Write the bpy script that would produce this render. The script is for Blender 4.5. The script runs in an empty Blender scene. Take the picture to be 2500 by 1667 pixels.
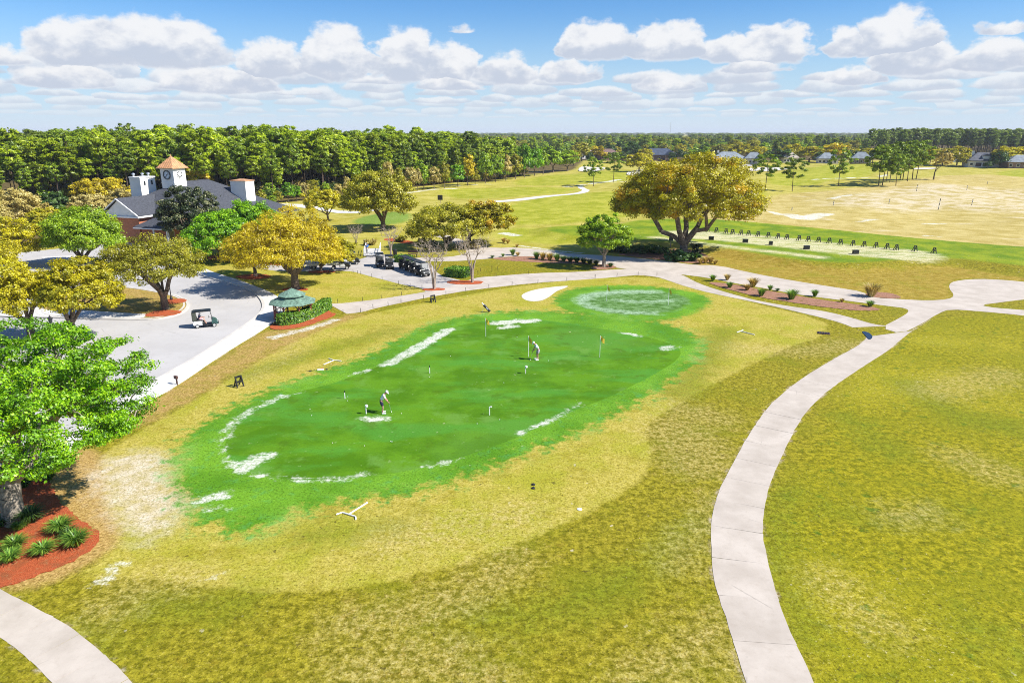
import bpy, bmesh, math, random
import numpy as np
from mathutils import Vector, Matrix
from mathutils.geometry import tessellate_polygon

S = bpy.context.scene
COL = S.collection
# ------------------------------------------------------------------ camera
F_PX, PITCH, CAM_H = 1680.0, math.radians(16.9), 19.0
cam_d = bpy.data.cameras.new('camera')
cam_d.sensor_width = 36.0
cam_d.lens = 36.0 * F_PX / 2500.0
cam_d.clip_start, cam_d.clip_end = 0.5, 60000.0
cam = bpy.data.objects.new('camera', cam_d)
COL.objects.link(cam)
cam.location = (0, 0, CAM_H)
cam.rotation_euler = (math.pi / 2 - PITCH, 0, 0)
S.camera = cam

# ------------------------------------------------------------------ light
SUN_EL, SUN_AZ = math.radians(44.0), math.radians(104.0)   # azimuth clockwise from +Y
sun_d = bpy.data.lights.new('sun', 'SUN')
sun_d.energy = 5.0
sun_d.angle = math.radians(0.55)
sun_d.color = (1.0, 0.955, 0.88)
sun = bpy.data.objects.new('sun', sun_d)
COL.objects.link(sun)
SUN_DIR = Vector((math.cos(SUN_EL) * math.sin(SUN_AZ), math.cos(SUN_EL) * math.cos(SUN_AZ), math.sin(SUN_EL)))
sun.rotation_euler = SUN_DIR.to_track_quat('Z', 'Y').to_euler()
sun.location = (40, -20, 60)

S.view_settings.view_transform = 'Standard'
S.view_settings.look = 'None'
S.view_settings.gamma = 1.0
S.view_settings.use_curve_mapping = False
S.view_settings.exposure = 0.70


def ray(px, py):
    cx = (px - 1250.0) / F_PX
    cy = (833.5 - py) / F_PX
    return Vector((cx, math.cos(PITCH) + cy * math.sin(PITCH), -math.sin(PITCH) + cy * math.cos(PITCH)))


# ------------------------------------------------------------------ node helper
class NT:
    def __init__(self, tree):
        self.t = tree
        self.n = tree.nodes
        self.l = tree.links

    def new(self, kind, **kw):
        nd = self.n.new(kind)
        for k, v in kw.items():
            setattr(nd, k, v)
        return nd

    def put(self, sock, v):
        if v is None:
            return
        if isinstance(v, bpy.types.NodeSocket):
            self.l.new(v, sock)
        elif isinstance(v, (tuple, list)):
            if sock.type == 'RGBA' and len(v) == 3:
                v = (*v, 1.0)
            sock.default_value = v
        else:
            if sock.type in ('RGBA',):
                v = (v, v, v, 1)
            elif sock.type == 'VECTOR' and not isinstance(v, (tuple, list)):
                v = (v, v, v)
            sock.default_value = v

    def math(self, op, a, b=None, c=None, clamp=False):
        nd = self.new('ShaderNodeMath', operation=op, use_clamp=clamp)
        self.put(nd.inputs[0], a)
        self.put(nd.inputs[1], b)
        self.put(nd.inputs[2], c)
        return nd.outputs[0]

    def vmath(self, op, a, b=None, scale=None):
        nd = self.new('ShaderNodeVectorMath', operation=op)
        self.put(nd.inputs[0], a)
        self.put(nd.inputs[1], b)
        if scale is not None:
            self.put(nd.inputs['Scale'], scale)
        return nd.outputs['Value'] if op in ('LENGTH', 'DOT_PRODUCT', 'DISTANCE') else nd.outputs[0]

    def mix(self, f, a, b):
        nd = self.new('ShaderNodeMix', data_type='RGBA')
        self.put(nd.inputs[0], f)
        self.put(nd.inputs[6], a)
        self.put(nd.inputs[7], b)
        return nd.outputs[2]

    def mixf(self, f, a, b):
        nd = self.new('ShaderNodeMix', data_type='FLOAT')
        self.put(nd.inputs[0], f)
        self.put(nd.inputs[2], a)
        self.put(nd.inputs[3], b)
        return nd.outputs[0]

    def noise(self, scale, detail=3, vec=None, rough=0.55, dist=0.0):
        nd = self.new('ShaderNodeTexNoise')
        nd.inputs['Scale'].default_value = scale
        nd.inputs['Detail'].default_value = detail
        nd.inputs['Roughness'].default_value = rough
        nd.inputs['Distortion'].default_value = dist
        if vec is not None:
            self.l.new(vec, nd.inputs['Vector'])
        return nd.outputs[0]

    def step(self, v, lo, hi, a=0.0, b=1.0):
        nd = self.new('ShaderNodeMapRange', interpolation_type='SMOOTHSTEP')
        self.put(nd.inputs[0], v)
        self.put(nd.inputs[1], lo)
        self.put(nd.inputs[2], hi)
        self.put(nd.inputs[3], a)
        self.put(nd.inputs[4], b)
        return nd.outputs[0]

    def attr(self, name, kind='GEOMETRY'):
        nd = self.new('ShaderNodeAttribute', attribute_name=name, attribute_type=kind)
        return nd.outputs['Fac']

    def sep(self, v):
        nd = self.new('ShaderNodeSeparateXYZ')
        self.put(nd.inputs[0], v)
        return nd.outputs

    def comb(self, x, y, z):
        nd = self.new('ShaderNodeCombineXYZ')
        self.put(nd.inputs[0], x)
        self.put(nd.inputs[1], y)
        self.put(nd.inputs[2], z)
        return nd.outputs[0]


# ------------------------------------------------------------------ world: Nishita sky with a field of cumulus
W = bpy.data.worlds.new('World')
S.world = W
W.use_nodes = True
W.node_tree.nodes.clear()
w = NT(W.node_tree)
SKY_STRENGTH = 0.090
sky = w.new('ShaderNodeTexSky', sky_type='NISHITA')
sky.sun_disc = False
sky.sun_elevation = SUN_EL
sky.sun_rotation = SUN_AZ
sky.altitude = 20
sky.air_density = 1.0
sky.dust_density = 0.3
sky.ozone_density = 2.5
gen = w.new('ShaderNodeTexCoord').outputs['Generated']
dx, dy, dz = w.sep(gen)
az0 = w.math('ARCTAN2', dx, dy)
# the same procession of cumulus goes on right round the horizon, four times in a full turn
az = w.math('WRAP', az0, math.pi / 4, -math.pi / 4)
el = dz
clouds_px = [  # x0, x1, y_base, y_top of the cumulus in view, solidity
    (50, 330, 138, 24, 1.0), (200, 590, 142, 30, 1.0), (545, 770, 176, 80, .9), (735, 925, 172, 54, 1.0),
    (895, 1080, 176, 56, 1.0), (1020, 1180, 180, 88, .95), (1150, 1320, 192, 112, .9), (1290, 1470, 190, 120, .8),
    (1360, 1560, 128, 44, 1.0), (1520, 1740, 130, 46, 1.0), (1690, 1850, 140, 70, .9), (1790, 1985, 136, 46, 1.0),
    (1990, 2130, 128, 60, .9), (2060, 2300, 122, 18, 1.0), (2090, 2350, 168, 90, .95), (2290, 2560, 158, 84, .9),
    (-160, 70, 150, 92, .9), (20, 300, 206, 146, .9), (330, 720, 218, 158, .85), (2340, 2560, 82, 40, .5),
    (1730, 1930, 174, 124, .8), (1075, 1190, 76, 40, .34), (1000, 1200, 216, 176, .7), (1540, 1720, 215, 176, .7),
    (1990, 2160, 200, 150, .75)]


def angles(px, py):
    d = ray(px, py).normalized()
    return math.atan2(d.x, d.y), d.z


wvec = w.comb(w.math('MULTIPLY', az, 1.0), w.math('MULTIPLY', el, 1.5), w.math('MULTIPLY', az0, 0.15))
wn = w.new('ShaderNodeTexNoise')
wn.inputs['Scale'].default_value = 21.0
wn.inputs['Detail'].default_value = 4
wn.inputs['Roughness'].default_value = 0.55
w.l.new(wvec, wn.inputs['Vector'])
wr = w.sep(wn.outputs['Color'])
azw = w.math('ADD', az, w.math('MULTIPLY', w.math('SUBTRACT', wr[0], 0.5), 0.072))
elw = w.math('ADD', el, w.math('MULTIPLY', w.math('SUBTRACT', wr[1], 0.5), 0.034))
elb = w.math('ADD', el, w.math('MULTIPLY', w.math('SUBTRACT', wr[1], 0.5), 0.010))
cov, vsel = None, None
for (x0, x1, yb, yt, s) in clouds_px:
    xm = (x0 + x1) / 2
    a0, _ = angles(x0, yb)
    a1, _ = angles(x1, yb)
    ac, eb = angles(xm, yb)
    _, et = angles(xm, yt)
    wa = (a1 - a0) / 2 * 1.03
    u2 = w.math('POWER', w.math('ABSOLUTE', w.math('MULTIPLY_ADD', azw, 1 / wa, -ac / wa)), 2.6)
    v = w.math('MULTIPLY_ADD', elw, 1 / (et - eb), -eb / (et - eb))
    vb = w.math('MULTIPLY_ADD', elb, -3.2 / (et - eb), 3.2 * eb / (et - eb))
    vv = w.math('POWER', w.math('MAXIMUM', v, 0.0), 1.7)
    e = w.math('SUBTRACT', s, w.math('ADD', u2, w.math('MAXIMUM', vv, vb)))
    if cov is None:
        cov, vsel = e, v
    else:
        hit = w.math('GREATER_THAN', e, cov)
        vsel = w.mixf(hit, vsel, v)
        cov = w.math('MAXIMUM', cov, e)
fine = w.noise(62.0, 5, wvec, 0.6)
cov = w.math('ADD', cov, w.math('MULTIPLY', w.math('SUBTRACT', fine, 0.5), 0.55))
# rows of smaller cumulus further and further off
rows = []
for k, (yb, hp, per, hzf) in enumerate([(206, 40, 200, .05), (226, 33, 165, .12), (245, 26, 130, .22), (260, 20, 105, .34), (274, 14, 84, .48), (286, 10, 66, .62)]):
    _, eb = angles(1250, yb)
    _, et = angles(1250, yb - hp)
    th, p_ = et - eb, per / F_PX
    sk = hp / 85.0
    aw = w.math('ADD', az0, w.math('MULTIPLY', w.math('SUBTRACT', wr[0], 0.5), 0.085 * (.35 + .65 * sk)))
    a_ = w.math('MULTIPLY_ADD', aw, 1 / p_, 0.37 * k + 20.0)
    cell = w.math('FLOOR', a_)
    wnz = w.new('ShaderNodeTexWhiteNoise', noise_dimensions='1D')
    w.put(wnz.inputs['W'], w.math('ADD', cell, 57.3 * k))
    r_ = w.sep(wnz.outputs['Color'])
    u_ = w.math('DIVIDE', w.math('MULTIPLY_ADD', w.math('FRACT', a_), 2.0, -1.0), w.math('MULTIPLY_ADD', r_[0], 0.6, 0.80))
    hh = w.math('MULTIPLY', w.math('MULTIPLY_ADD', r_[1], 1.0, 0.5), th)
    e0 = w.math('MULTIPLY_ADD', r_[2], th * 0.5, eb - th * .25)
    we = w.math('SUBTRACT', wr[1], 0.5)
    v_ = w.math('DIVIDE', w.math('SUBTRACT', w.math('MULTIPLY_ADD', we, 0.040 * sk, el), e0), hh)
    vb_ = w.math('MULTIPLY', w.math('DIVIDE', w.math('SUBTRACT', w.math('MULTIPLY_ADD', we, 0.012 * sk, el), e0), hh), -3.4)
    e_ = w.math('SUBTRACT', w.math('MULTIPLY_ADD', r_[0], .38, .70), w.math('ADD', w.math('POWER', w.math('ABSOLUTE', u_), 2.4), w.math('MAXIMUM', w.math('POWER', w.math('MAXIMUM', v_, 0.0), 1.6), vb_)))
    e_ = w.math('ADD', e_, w.math('MULTIPLY', w.math('SUBTRACT', fine, 0.5), 0.5))
    rows.append((e_, v_, hzf))

SKYK = (0.43, 0.72, 1.02)
HAZE = (4.75, 5.45, 6.05)
skyc = w.vmath('MULTIPLY', sky.outputs[0], SKYK)
skyc = w.mix(w.step(dz, 0.0, 0.17, 0.92, 0.0), skyc, (4.2, 5.3, 6.3))
white, grey = (6.35, 6.38, 6.5), (4.0, 4.4, 5.2)
lump = w.noise(30.0, 4, w.vmath('ADD', wvec, (0.013, -0.017, 0.0)), 0.55)
col = skyc
for e_, v_, hzf in reversed(rows):
    s_ = w.math('ADD', v_, w.math('MULTIPLY', w.math('SUBTRACT', lump, 0.5), 1.4))
    g_ = tuple(x + (y - x) * hzf for x, y in zip(grey, HAZE))
    wh_ = tuple(x + (y - x) * hzf for x, y in zip(white, HAZE))
    rc = w.mix(w.step(s_, -0.1, 0.55), g_, wh_)
    col = w.mix(w.math('MULTIPLY', w.step(e_, 0.0, 0.36), 0.92 - .25 * hzf), col, rc)
# near cumulus: bright tops, grey flat bases, billows
sh = w.math('ADD', vsel, w.math('MULTIPLY', w.math('SUBTRACT', lump, 0.5), 2.2))
ccol = w.mix(w.step(sh, -0.15, 0.62), grey, white)
ccol = w.mix(w.step(cov, 0.10, 0.45, 0.7, 0.0), ccol, (6.0, 6.15, 6.4))
col = w.mix(w.math('MULTIPLY', w.step(cov, 0.0, 0.34), 0.97), col, ccol)
# distance haze over everything low
col = w.mix(w.step(dz, 0.0, 0.034, 0.85, 0.0), col, HAZE)
bg = w.new('ShaderNodeBackground')
w.put(bg.inputs[0], col)
bg.inputs[1].default_value = SKY_STRENGTH
out = w.new('ShaderNodeOutputWorld')
w.l.new(bg.outputs[0], out.inputs[0])
W.cycles.sampling_method = 'MANUAL'
W.cycles.sample_map_resolution = 512

S.render.engine = 'CYCLES'
S.cycles.filter_width = 1.0
S.cycles.use_denoising = True
S.cycles.denoising_prefilter = 'NONE'
S.cycles.max_bounces = 6
S.cycles.diffuse_bounces = 3
S.cycles.transmission_bounces = 4
S.cycles.transparent_max_bounces = 6
S.cycles.volume_bounces = 0

# ------------------------------------------------------------------ helpers for scene objects
def tag(o, label=None, cat=None, group=None, kind=None):
    if label: o['label'] = label
    if cat: o['category'] = cat
    if group: o['group'] = group
    if kind: o['kind'] = kind
    return o


def link(o, parent=None):
    COL.objects.link(o)
    if parent is not None:
        o.parent = parent
    return o


def empty(name, loc=(0, 0, 0), rz=0.0, sc=1.0):
    o = bpy.data.objects.new(name, None)
    o.empty_display_size = 0.3
    o.location = loc
    o.rotation_euler = (0, 0, rz)
    o.scale = (sc, sc, sc) if not isinstance(sc, (tuple, list)) else sc
    return link(o)


def obj(name, me, mat=None, parent=None, loc=(0, 0, 0), rot=(0, 0, 0), sc=None):
    o = bpy.data.objects.new(name, me)
    if mat is not None and not me.materials:
        me.materials.append(mat)
    o.location = loc
    o.rotation_euler = rot
    if sc is not None:
        o.scale = sc if isinstance(sc, (tuple, list)) else (sc, sc, sc)
    return link(o, parent)


def mesh_np(name, V, F, attrs=None, smooth=False):
    V = np.ascontiguousarray(V, dtype=np.float32)
    F = np.ascontiguousarray(F, dtype=np.int32)
    me = bpy.data.meshes.new(name)
    k = F.shape[1]
    me.vertices.add(len(V))
    me.vertices.foreach_set('co', V.ravel())
    me.loops.add(F.size)
    me.loops.foreach_set('vertex_index', F.ravel())
    me.polygons.add(len(F))
    me.polygons.foreach_set('loop_start', np.arange(0, F.size, k, dtype=np.int32))
    me.polygons.foreach_set('loop_total', np.full(len(F), k, dtype=np.int32))
    if smooth:
        me.polygons.foreach_set('use_smooth', np.ones(len(F), dtype=bool))
    for an, av in (attrs or {}).items():
        at = me.attributes.new(an, 'FLOAT', 'POINT')
        at.data.foreach_set('value', np.ascontiguousarray(av, dtype=np.float32))
    me.update(calc_edges=True)
    return me


def bm_mesh(name, bm, smooth=False):
    me = bpy.data.meshes.new(name)
    bm.normal_update()
    bm.to_mesh(me)
    bm.free()
    if smooth:
        for p in me.polygons:
            p.use_smooth = True
    return me


class B:
    """collects boxes, tubes, discs and lofts into one mesh"""
    def __init__(self):
        self.bm = bmesh.new()

    def box(self, c, s, rot=None, bevel=0.0, taper=None):
        vs = []
        M = (rot if isinstance(rot, Matrix) else Matrix.Rotation(rot, 3, 'Z')) if rot is not None else Matrix.Identity(3)
        for i in range(8):
            sx, sy, sz = (1 if i & 1 else -1), (1 if i & 2 else -1), (1 if i & 4 else -1)
            k = 1.0
            if taper is not None and sz > 0:
                k = taper
            vs.append(self.bm.verts.new(Vector(c) + M @ Vector((sx * s[0] / 2 * k, sy * s[1] / 2 * k, sz * s[2] / 2))))
        fs = []
        for f in ((0, 2, 3, 1), (4, 5, 7, 6), (0, 1, 5, 4), (2, 6, 7, 3), (0, 4, 6, 2), (1, 3, 7, 5)):
            fs.append(self.bm.faces.new([vs[i] for i in f]))
        if bevel > 0:
            es = list({e for f in fs for e in f.edges})
            bmesh.ops.bevel(self.bm, geom=es, offset=bevel, segments=2, affect='EDGES', profile=0.5)
        return self

    def tube(self, pts, r, n=8, cap=True):
        pts = [Vector(p) for p in pts]
        rs = r if isinstance(r, (list, tuple)) else [r] * len(pts)
        rings = []
        for i, p in enumerate(pts):
            d = (pts[min(i + 1, len(pts) - 1)] - pts[max(i - 1, 0)]).normalized()
            a = d.orthogonal().normalized() if i == 0 else (pa - d * pa.dot(d)).normalized()
            pa = a
            b = d.cross(a)
            rings.append([self.bm.verts.new(p + (a * math.cos(2 * math.pi * j / n) + b * math.sin(2 * math.pi * j / n)) * rs[i]) for j in range(n)])
        for i in range(len(rings) - 1):
            for j in range(n):
                self.bm.faces.new((rings[i][j], rings[i][(j + 1) % n], rings[i + 1][(j + 1) % n], rings[i + 1][j]))
        if cap:
            self.bm.faces.new(rings[0][::-1])
            self.bm.faces.new(rings[-1])
        return self

    def lathe(self, c, prof, n=16, rot=0.0, axis='Z'):
        rings = []
        for (r, z) in prof:
            ring = []
            for j in range(n):
                a = rot + 2 * math.pi * j / n
                v = Vector((r * math.cos(a), r * math.sin(a), z))
                if axis == 'Y':
                    v = Vector((v.x, v.z, v.y))
                elif axis == 'X':
                    v = Vector((v.z, v.x, v.y))
                ring.append(self.bm.verts.new(Vector(c) + v))
            rings.append(ring)
        for i in range(len(rings) - 1):
            for j in range(n):
                self.bm.faces.new((rings[i][j], rings[i][(j + 1) % n], rings[i + 1][(j + 1) % n], rings[i + 1][j]))
        self.bm.faces.new(rings[0][::-1])
        self.bm.faces.new(rings[-1])
        return self

    def poly(self, pts, depth=0.0, dirv=(0, 0, -1)):
        vs = [self.bm.verts.new(Vector(p)) for p in pts]
        f = self.bm.faces.new(vs)
        if depth:
            ws = [self.bm.verts.new(Vector(p) + Vector(dirv) * depth) for p in pts]
            self.bm.faces.new(ws[::-1])
            for i in range(len(vs)):
                j = (i + 1) % len(vs)
                self.bm.faces.new((vs[i], ws[i], ws[j], vs[j]))
        return self

    def faces(self, V, F):
        vs = [self.bm.verts.new(Vector(v)) for v in V]
        for f in F:
            self.bm.faces.new([vs[i] for i in f])
        return self

    def me(self, name, smooth=False):
        bmesh.ops.recalc_face_normals(self.bm, faces=self.bm.faces[:])
        return bm_mesh(name, self.bm, smooth)

    def build(self, name, mat, parent=None, loc=(0, 0, 0), rot=(0, 0, 0), smooth=False):
        return obj(name, self.me(name, smooth), mat, parent, loc, rot)


def copy_tree(o, parent=None):
    c = o.copy()
    link(c, parent)
    for ch in list(o.children):
        copy_tree(ch, c)
    return c


# ------------------------------------------------------------------ materials
MAT = {}


def mat_basic(name, colr, rough=0.7, metal=0.0, var=0.12, nscale=3.0, bump=0.0, bscale=30.0, spec=0.5, obj_var=0.0):
    m = bpy.data.materials.new(name)
    m.use_nodes = True
    t = NT(m.node_tree)
    bs = m.node_tree.nodes['Principled BSDF']
    co = t.new('ShaderNodeTexCoord').outputs['Object']
    n = t.noise(nscale, 4, co, 0.6)
    lo = tuple(c * (1 - var) for c in colr)
    hi = tuple(min(1, c * (1 + var)) for c in colr)
    c = t.mix(t.step(n, 0.3, 0.7), lo, hi)
    if obj_var:
        ri = t.new('ShaderNodeObjectInfo').outputs['Random']
        c = t.vmath('SCALE', c, scale=t.step(ri, 0, 1, 1 - obj_var, 1 + obj_var))
    t.put(bs.inputs['Base Color'], c)
    bs.inputs['Roughness'].default_value = rough
    bs.inputs['Metallic'].default_value = metal
    bs.inputs['Specular IOR Level'].default_value = spec
    if bump:
        b = t.new('ShaderNodeBump')
        b.inputs['Strength'].default_value = bump
        b.inputs['Distance'].default_value = 0.05
        t.put(b.inputs['Height'], t.noise(bscale, 3, co))
        t.l.new(b.outputs[0], bs.inputs['Normal'])
    MAT[name] = m
    return m


def mat_leaf(name, dark, mid, light, trans=0.32, hue_obj=0.10, accent=None, acc_at=0.78):
    m = bpy.data.materials.new(name)
    m.use_nodes = True
    t = NT(m.node_tree)
    t.n.remove(m.node_tree.nodes['Principled BSDF'])
    o = m.node_tree.nodes['Material Output']
    LK = 1.55
    dark, mid, light = [tuple(min(.85, v * LK) for v in q) for q in (dark, mid, light)]
    accent = tuple(min(.85, v * LK) for v in accent) if accent else None
    trans = min(.6, trans + .02)
    a = t.attr('tint')
    c = t.mix(t.step(a, 0.0, 0.5), dark, mid)
    c = t.mix(t.step(a, 0.45, 1.0), c, light)
    if accent:
        c = t.mix(t.step(t.attr('clump'), acc_at - 0.12, acc_at + 0.1), c, accent)
    ri = t.new('ShaderNodeObjectInfo').outputs['Random']
    c = t.vmath('SCALE', c, scale=t.step(ri, 0, 1, 1 - hue_obj, 1 + hue_obj))
    d = t.new('ShaderNodeBsdfDiffuse')
    t.put(d.inputs[0], c)
    tr = t.new('ShaderNodeBsdfTranslucent')
    t.put(tr.inputs[0], t.vmath('MULTIPLY', c, (1.15, 1.1, 0.6)))
    gl = t.new('ShaderNodeBsdfGlossy')
    gl.inputs[0].default_value = (1, 1, 1, 1)
    gl.inputs[1].default_value = 0.45
    s = t.new('ShaderNodeMixShader')
    s.inputs[0].default_value = trans
    t.l.new(d.outputs[0], s.inputs[1])
    t.l.new(tr.outputs[0], s.inputs[2])
    s2 = t.new('ShaderNodeMixShader')
    s2.inputs[0].default_value = 0.03
    t.l.new(s.outputs[0], s2.inputs[1])
    t.l.new(gl.outputs[0], s2.inputs[2])
    t.l.new(s2.outputs[0], o.inputs[0])
    MAT[name] = m
    return m


# ------------------------------------------------------------------ plan of the place (metres on the ground)
def unproj(px, py, z=0.0):
    d = ray(px, py)
    t = (z - CAM_H) / d.z
    return np.array([d.x * t, d.y * t])


def chaikin(P, n=2, closed=True):
    P = np.asarray(P, float)
    for _ in range(n):
        if closed:
            Q = np.roll(P, -1, 0)
            P = np.stack([.75 * P + .25 * Q, .25 * P + .75 * Q], 1).reshape(-1, 2)
        else:
            A, Bq = P[:-1], P[1:]
            M = np.stack([.75 * A + .25 * Bq, .25 * A + .75 * Bq], 1).reshape(-1, 2)
            P = np.vstack([P[:1], M, P[-1:]])
    return P


K = 2500 / 2352.0


def W1(pts, n=2, closed=True, k=1.0, z=0.0):
    return chaikin([unproj(x * k, y * k, z) for x, y in pts], n, closed)


def seg_dist(X, Y, P, closed):
    P = np.asarray(P)
    A = P if closed else P[:-1]
    Bq = np.roll(P, -1, 0) if closed else P[1:]
    best = np.full(X.shape, 1e9)
    for (ax, ay), (bx, by) in zip(A, Bq):
        dx, dy = bx - ax, by - ay
        L = dx * dx + dy * dy + 1e-12
        t = np.clip(((X - ax) * dx + (Y - ay) * dy) / L, 0, 1)
        best = np.minimum(best, (X - ax - t * dx) ** 2 + (Y - ay - t * dy) ** 2)
    return np.sqrt(best)


def inside(X, Y, P):
    P = np.asarray(P)
    r = np.zeros(X.shape, bool)
    Q = np.roll(P, -1, 0)
    for (ax, ay), (bx, by) in zip(P, Q):
        if ay == by:
            continue
        c = ((ay > Y) != (by > Y)) & (X < (bx - ax) * (Y - ay) / (by - ay) + ax)
        r ^= c
    return r


def sd_poly(X, Y, P, lim=30.0):
    out = np.full(X.shape, -lim)
    x0, y0 = P.min(0) - lim
    x1, y1 = P.max(0) + lim
    m = (X > x0) & (X < x1) & (Y > y0) & (Y < y1)
    if m.any():
        d = seg_dist(X[m], Y[m], P, True)
        s = np.where(inside(X[m], Y[m], P), d, -d)
        out[m] = np.clip(s, -lim, lim)
    return out


def sd_line(X, Y, P, hw, lim=12.0):
    out = np.full(X.shape, -lim)
    P = np.asarray(P)
    x0, y0 = P.min(0) - lim
    x1, y1 = P.max(0) + lim
    m = (X > x0) & (X < x1) & (Y > y0) & (Y < y1)
    if m.any():
        out[m] = np.clip(hw - seg_dist(X[m], Y[m], P, False), -lim, lim)
    return out


TEE = W1([(1500, 560), (1560, 545), (1700, 545), (1850, 553), (2000, 566), (2200, 588), (2400, 606), (2620, 622), (2620, 668), (2480, 660),
          (2330, 640), (2200, 645), (2080, 655), (1960, 648), (1850, 630), (1760, 614), (1700, 606), (1600, 600), (1450, 590), (1330, 574), (1350, 560)], 2)


def smooth01(t):
    t = np.clip(t, 0, 1)
    return t * t * (3 - 2 * t)


def gz(X, Y):
    """ground height: flat by the greens, a low tee bank, swells on the range and fairways"""
    X, Y = np.asarray(X, float), np.asarray(Y, float)
    z = 0.75 * smooth01((sd_poly(X, Y, TEE) + 4.5) / 5.0)
    far = smooth01((Y - 132) / 40.0)
    sw = (np.sin(X * 0.071 + 0.4 * np.sin(Y * 0.05)) * np.sin(Y * 0.063 + 1.1) * 0.55 + np.sin(X * 0.15 + Y * 0.043 + 2.0) * np.sin(Y * 0.11 - X * 0.03) * 0.32
          + np.sin(X * 0.023 - 1.0) * np.cos(Y * 0.019) * 0.7)
    z = z + far * (sw + 0.45) * (1 - 0.6 * smooth01((Y - 420) / 200.0))
    z = z * (1 - smooth01((np.hypot(X, Y) - 1500) / 1500.0))
    # the clubhouse plot and the far-left lot stay level
    lev = smooth01((X + 45) / 22.0)
    z = np.where(Y < 190, z * lev, z * np.maximum(lev, smooth01((Y - 190) / 60.0)))
    return z


def gz1(x, y):
    return float(gz(np.array([x]), np.array([y]))[0])


def GP(px, py):
    """the ground point of the place that stands at this spot of the photograph's plan"""
    z = 0.0
    for _ in range(8):
        p = unproj(px, py, z)
        z = 0.5 * z + 0.5 * gz1(p[0], p[1])
    return Vector((p[0], p[1], gz1(p[0], p[1])))


def height_at(px, py, pytop):
    """height of a thing that stands at (px, py) and reaches up to pytop"""
    b = GP(px, py)
    d = ray(px, pytop)
    t = b.y / d.y
    return CAM_H + d.z * t - b.z



PATHS = {
    'main': ([(1832, 1700), (1824, 1667), (1801, 1606), (1777, 1522), (1756, 1460), (1743, 1418), (1737, 1350), (1734, 1282), (1748, 1215), (1772, 1163), (1801, 1111), (1829, 1058), (1871, 998), (1902, 967),
              (1965, 918), (2029, 880), (2062, 862), (2102, 840), (2118, 822)],
             [(1998, 1700), (1986, 1667), (1965, 1611), (1923, 1533), (1900, 1465), (1881, 1402), (1863, 1319), (1862, 1282), (1868, 1225), (1884, 1168), (1913, 1105), (1939, 1048), (1975, 996), (2022, 952),
              (2100, 899), (2173, 853), (2207, 822), (2246, 793), (2270, 780)]),
    'foot': ([(0, 1436), (72, 1476), (166, 1525), (217, 1566), (275, 1613), (325, 1667), (370, 1725)], [(-90, 1500), (0, 1555), (47, 1588), (87, 1624), (130, 1667), (175, 1725), (190, 1740)]),
    'mid': ([(800, 741), (826, 742), (880, 736), (931, 730), (982, 722), (1033, 714), (1110, 698), (1162, 677), (1207, 675), (1301, 667), (1400, 665), (1500, 658), (1560, 656), (1640, 664), (1664, 670),
             (1704, 692), (1758, 710), (1849, 735), (1939, 750), (2011, 759), (2084, 777), (2134, 793), (2170, 796)],
            [(800, 768), (826, 766), (839, 767), (880, 763), (910, 754), (946, 746), (982, 739), (1033, 728), (1135, 710), (1193, 703), (1301, 691), (1418, 683), (1500, 677), (1554, 671), (1605, 676), (1631, 685),
             (1672, 699), (1722, 713), (1795, 728), (1881, 746), (1975, 768), (2048, 786), (2100, 807)])}
PATH_EDGES = [W1(e, 1, False) for k in PATHS for e in PATHS[k]]
PATH_EDGES.append(W1([(39, 1181), (135, 1121), (208, 1086), (321, 1004), (440, 938), (536, 870), (655, 798)], 1, False))

zones = {}
zones['green'] = W1([(512, 1020), (545, 962), (600, 930), (660, 905), (770, 880), (830, 855), (900, 830), (960, 790), (1010, 765), (1060, 745), (1130, 735), (1240, 733),
                     (1330, 748), (1440, 763), (1520, 782), (1566, 800), (1560, 825), (1500, 862), (1400, 912), (1330, 938), (1250, 975), (1180, 1008), (1100, 1037), (1000, 1068),
                     (900, 1088), (800, 1100), (700, 1104), (600, 1095), (550, 1075), (520, 1045)], 2, True, K)
zones['collar'] = W1([(392, 1050), (440, 985), (530, 935), (620, 890), (720, 858), (830, 822), (910, 780), (980, 745), (1050, 728), (1180, 712), (1300, 716), (1450, 732),
                      (1560, 748), (1625, 785), (1605, 830), (1510, 900), (1400, 965), (1260, 1025), (1130, 1075), (1010, 1122), (850, 1145), (780, 1155), (700, 1172), (650, 1195),
                      (590, 1232), (500, 1215), (430, 1190), (400, 1110)], 2, True, K)
zones['chip'] = W1([(1318, 690), (1340, 675), (1400, 668), (1480, 667), (1560, 675), (1592, 692), (1560, 712), (1500, 722), (1430, 724), (1360, 713)], 2, True, K)
zones['chipc'] = W1([(1265, 692), (1295, 668), (1360, 655), (1480, 655), (1590, 668), (1640, 688), (1605, 718), (1530, 738), (1440, 742), (1350, 728), (1290, 712)], 2, True, K)
zones['mow'] = W1([(160, 1330), (330, 1325), (500, 1352), (700, 1362), (850, 1345), (1000, 1312), (1150, 1262), (1280, 1212), (1400, 1150), (1480, 1100), (1500, 1040), (1475, 985), (1550, 930),
                   (1700, 850), (1800, 800), (1900, 770), (1900, 735), (1700, 690), (1560, 640), (1400, 635), (1200, 655), (1000, 690), (800, 730), (640, 800), (480, 900), (330, 985), (220, 1050),
                   (200, 1180), (260, 1270)], 1, True, K)
zones['lawn'] = W1([(480, 640), (500, 655), (572, 682), (630, 703), (690, 735), (770, 745), (826, 743), (931, 731), (1048, 711), (1030, 702), (974, 692), (908, 675), (862, 662), (826, 660), (700, 662), (600, 640)], 1)
zones['right'] = W1([(1960, 1750), (1880, 1560), (1770, 1300), (1800, 1140), (1900, 930), (2010, 800), (2200, 715), (2600, 740), (2900, 1100), (2800, 1750)], 1, True, K)
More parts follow.
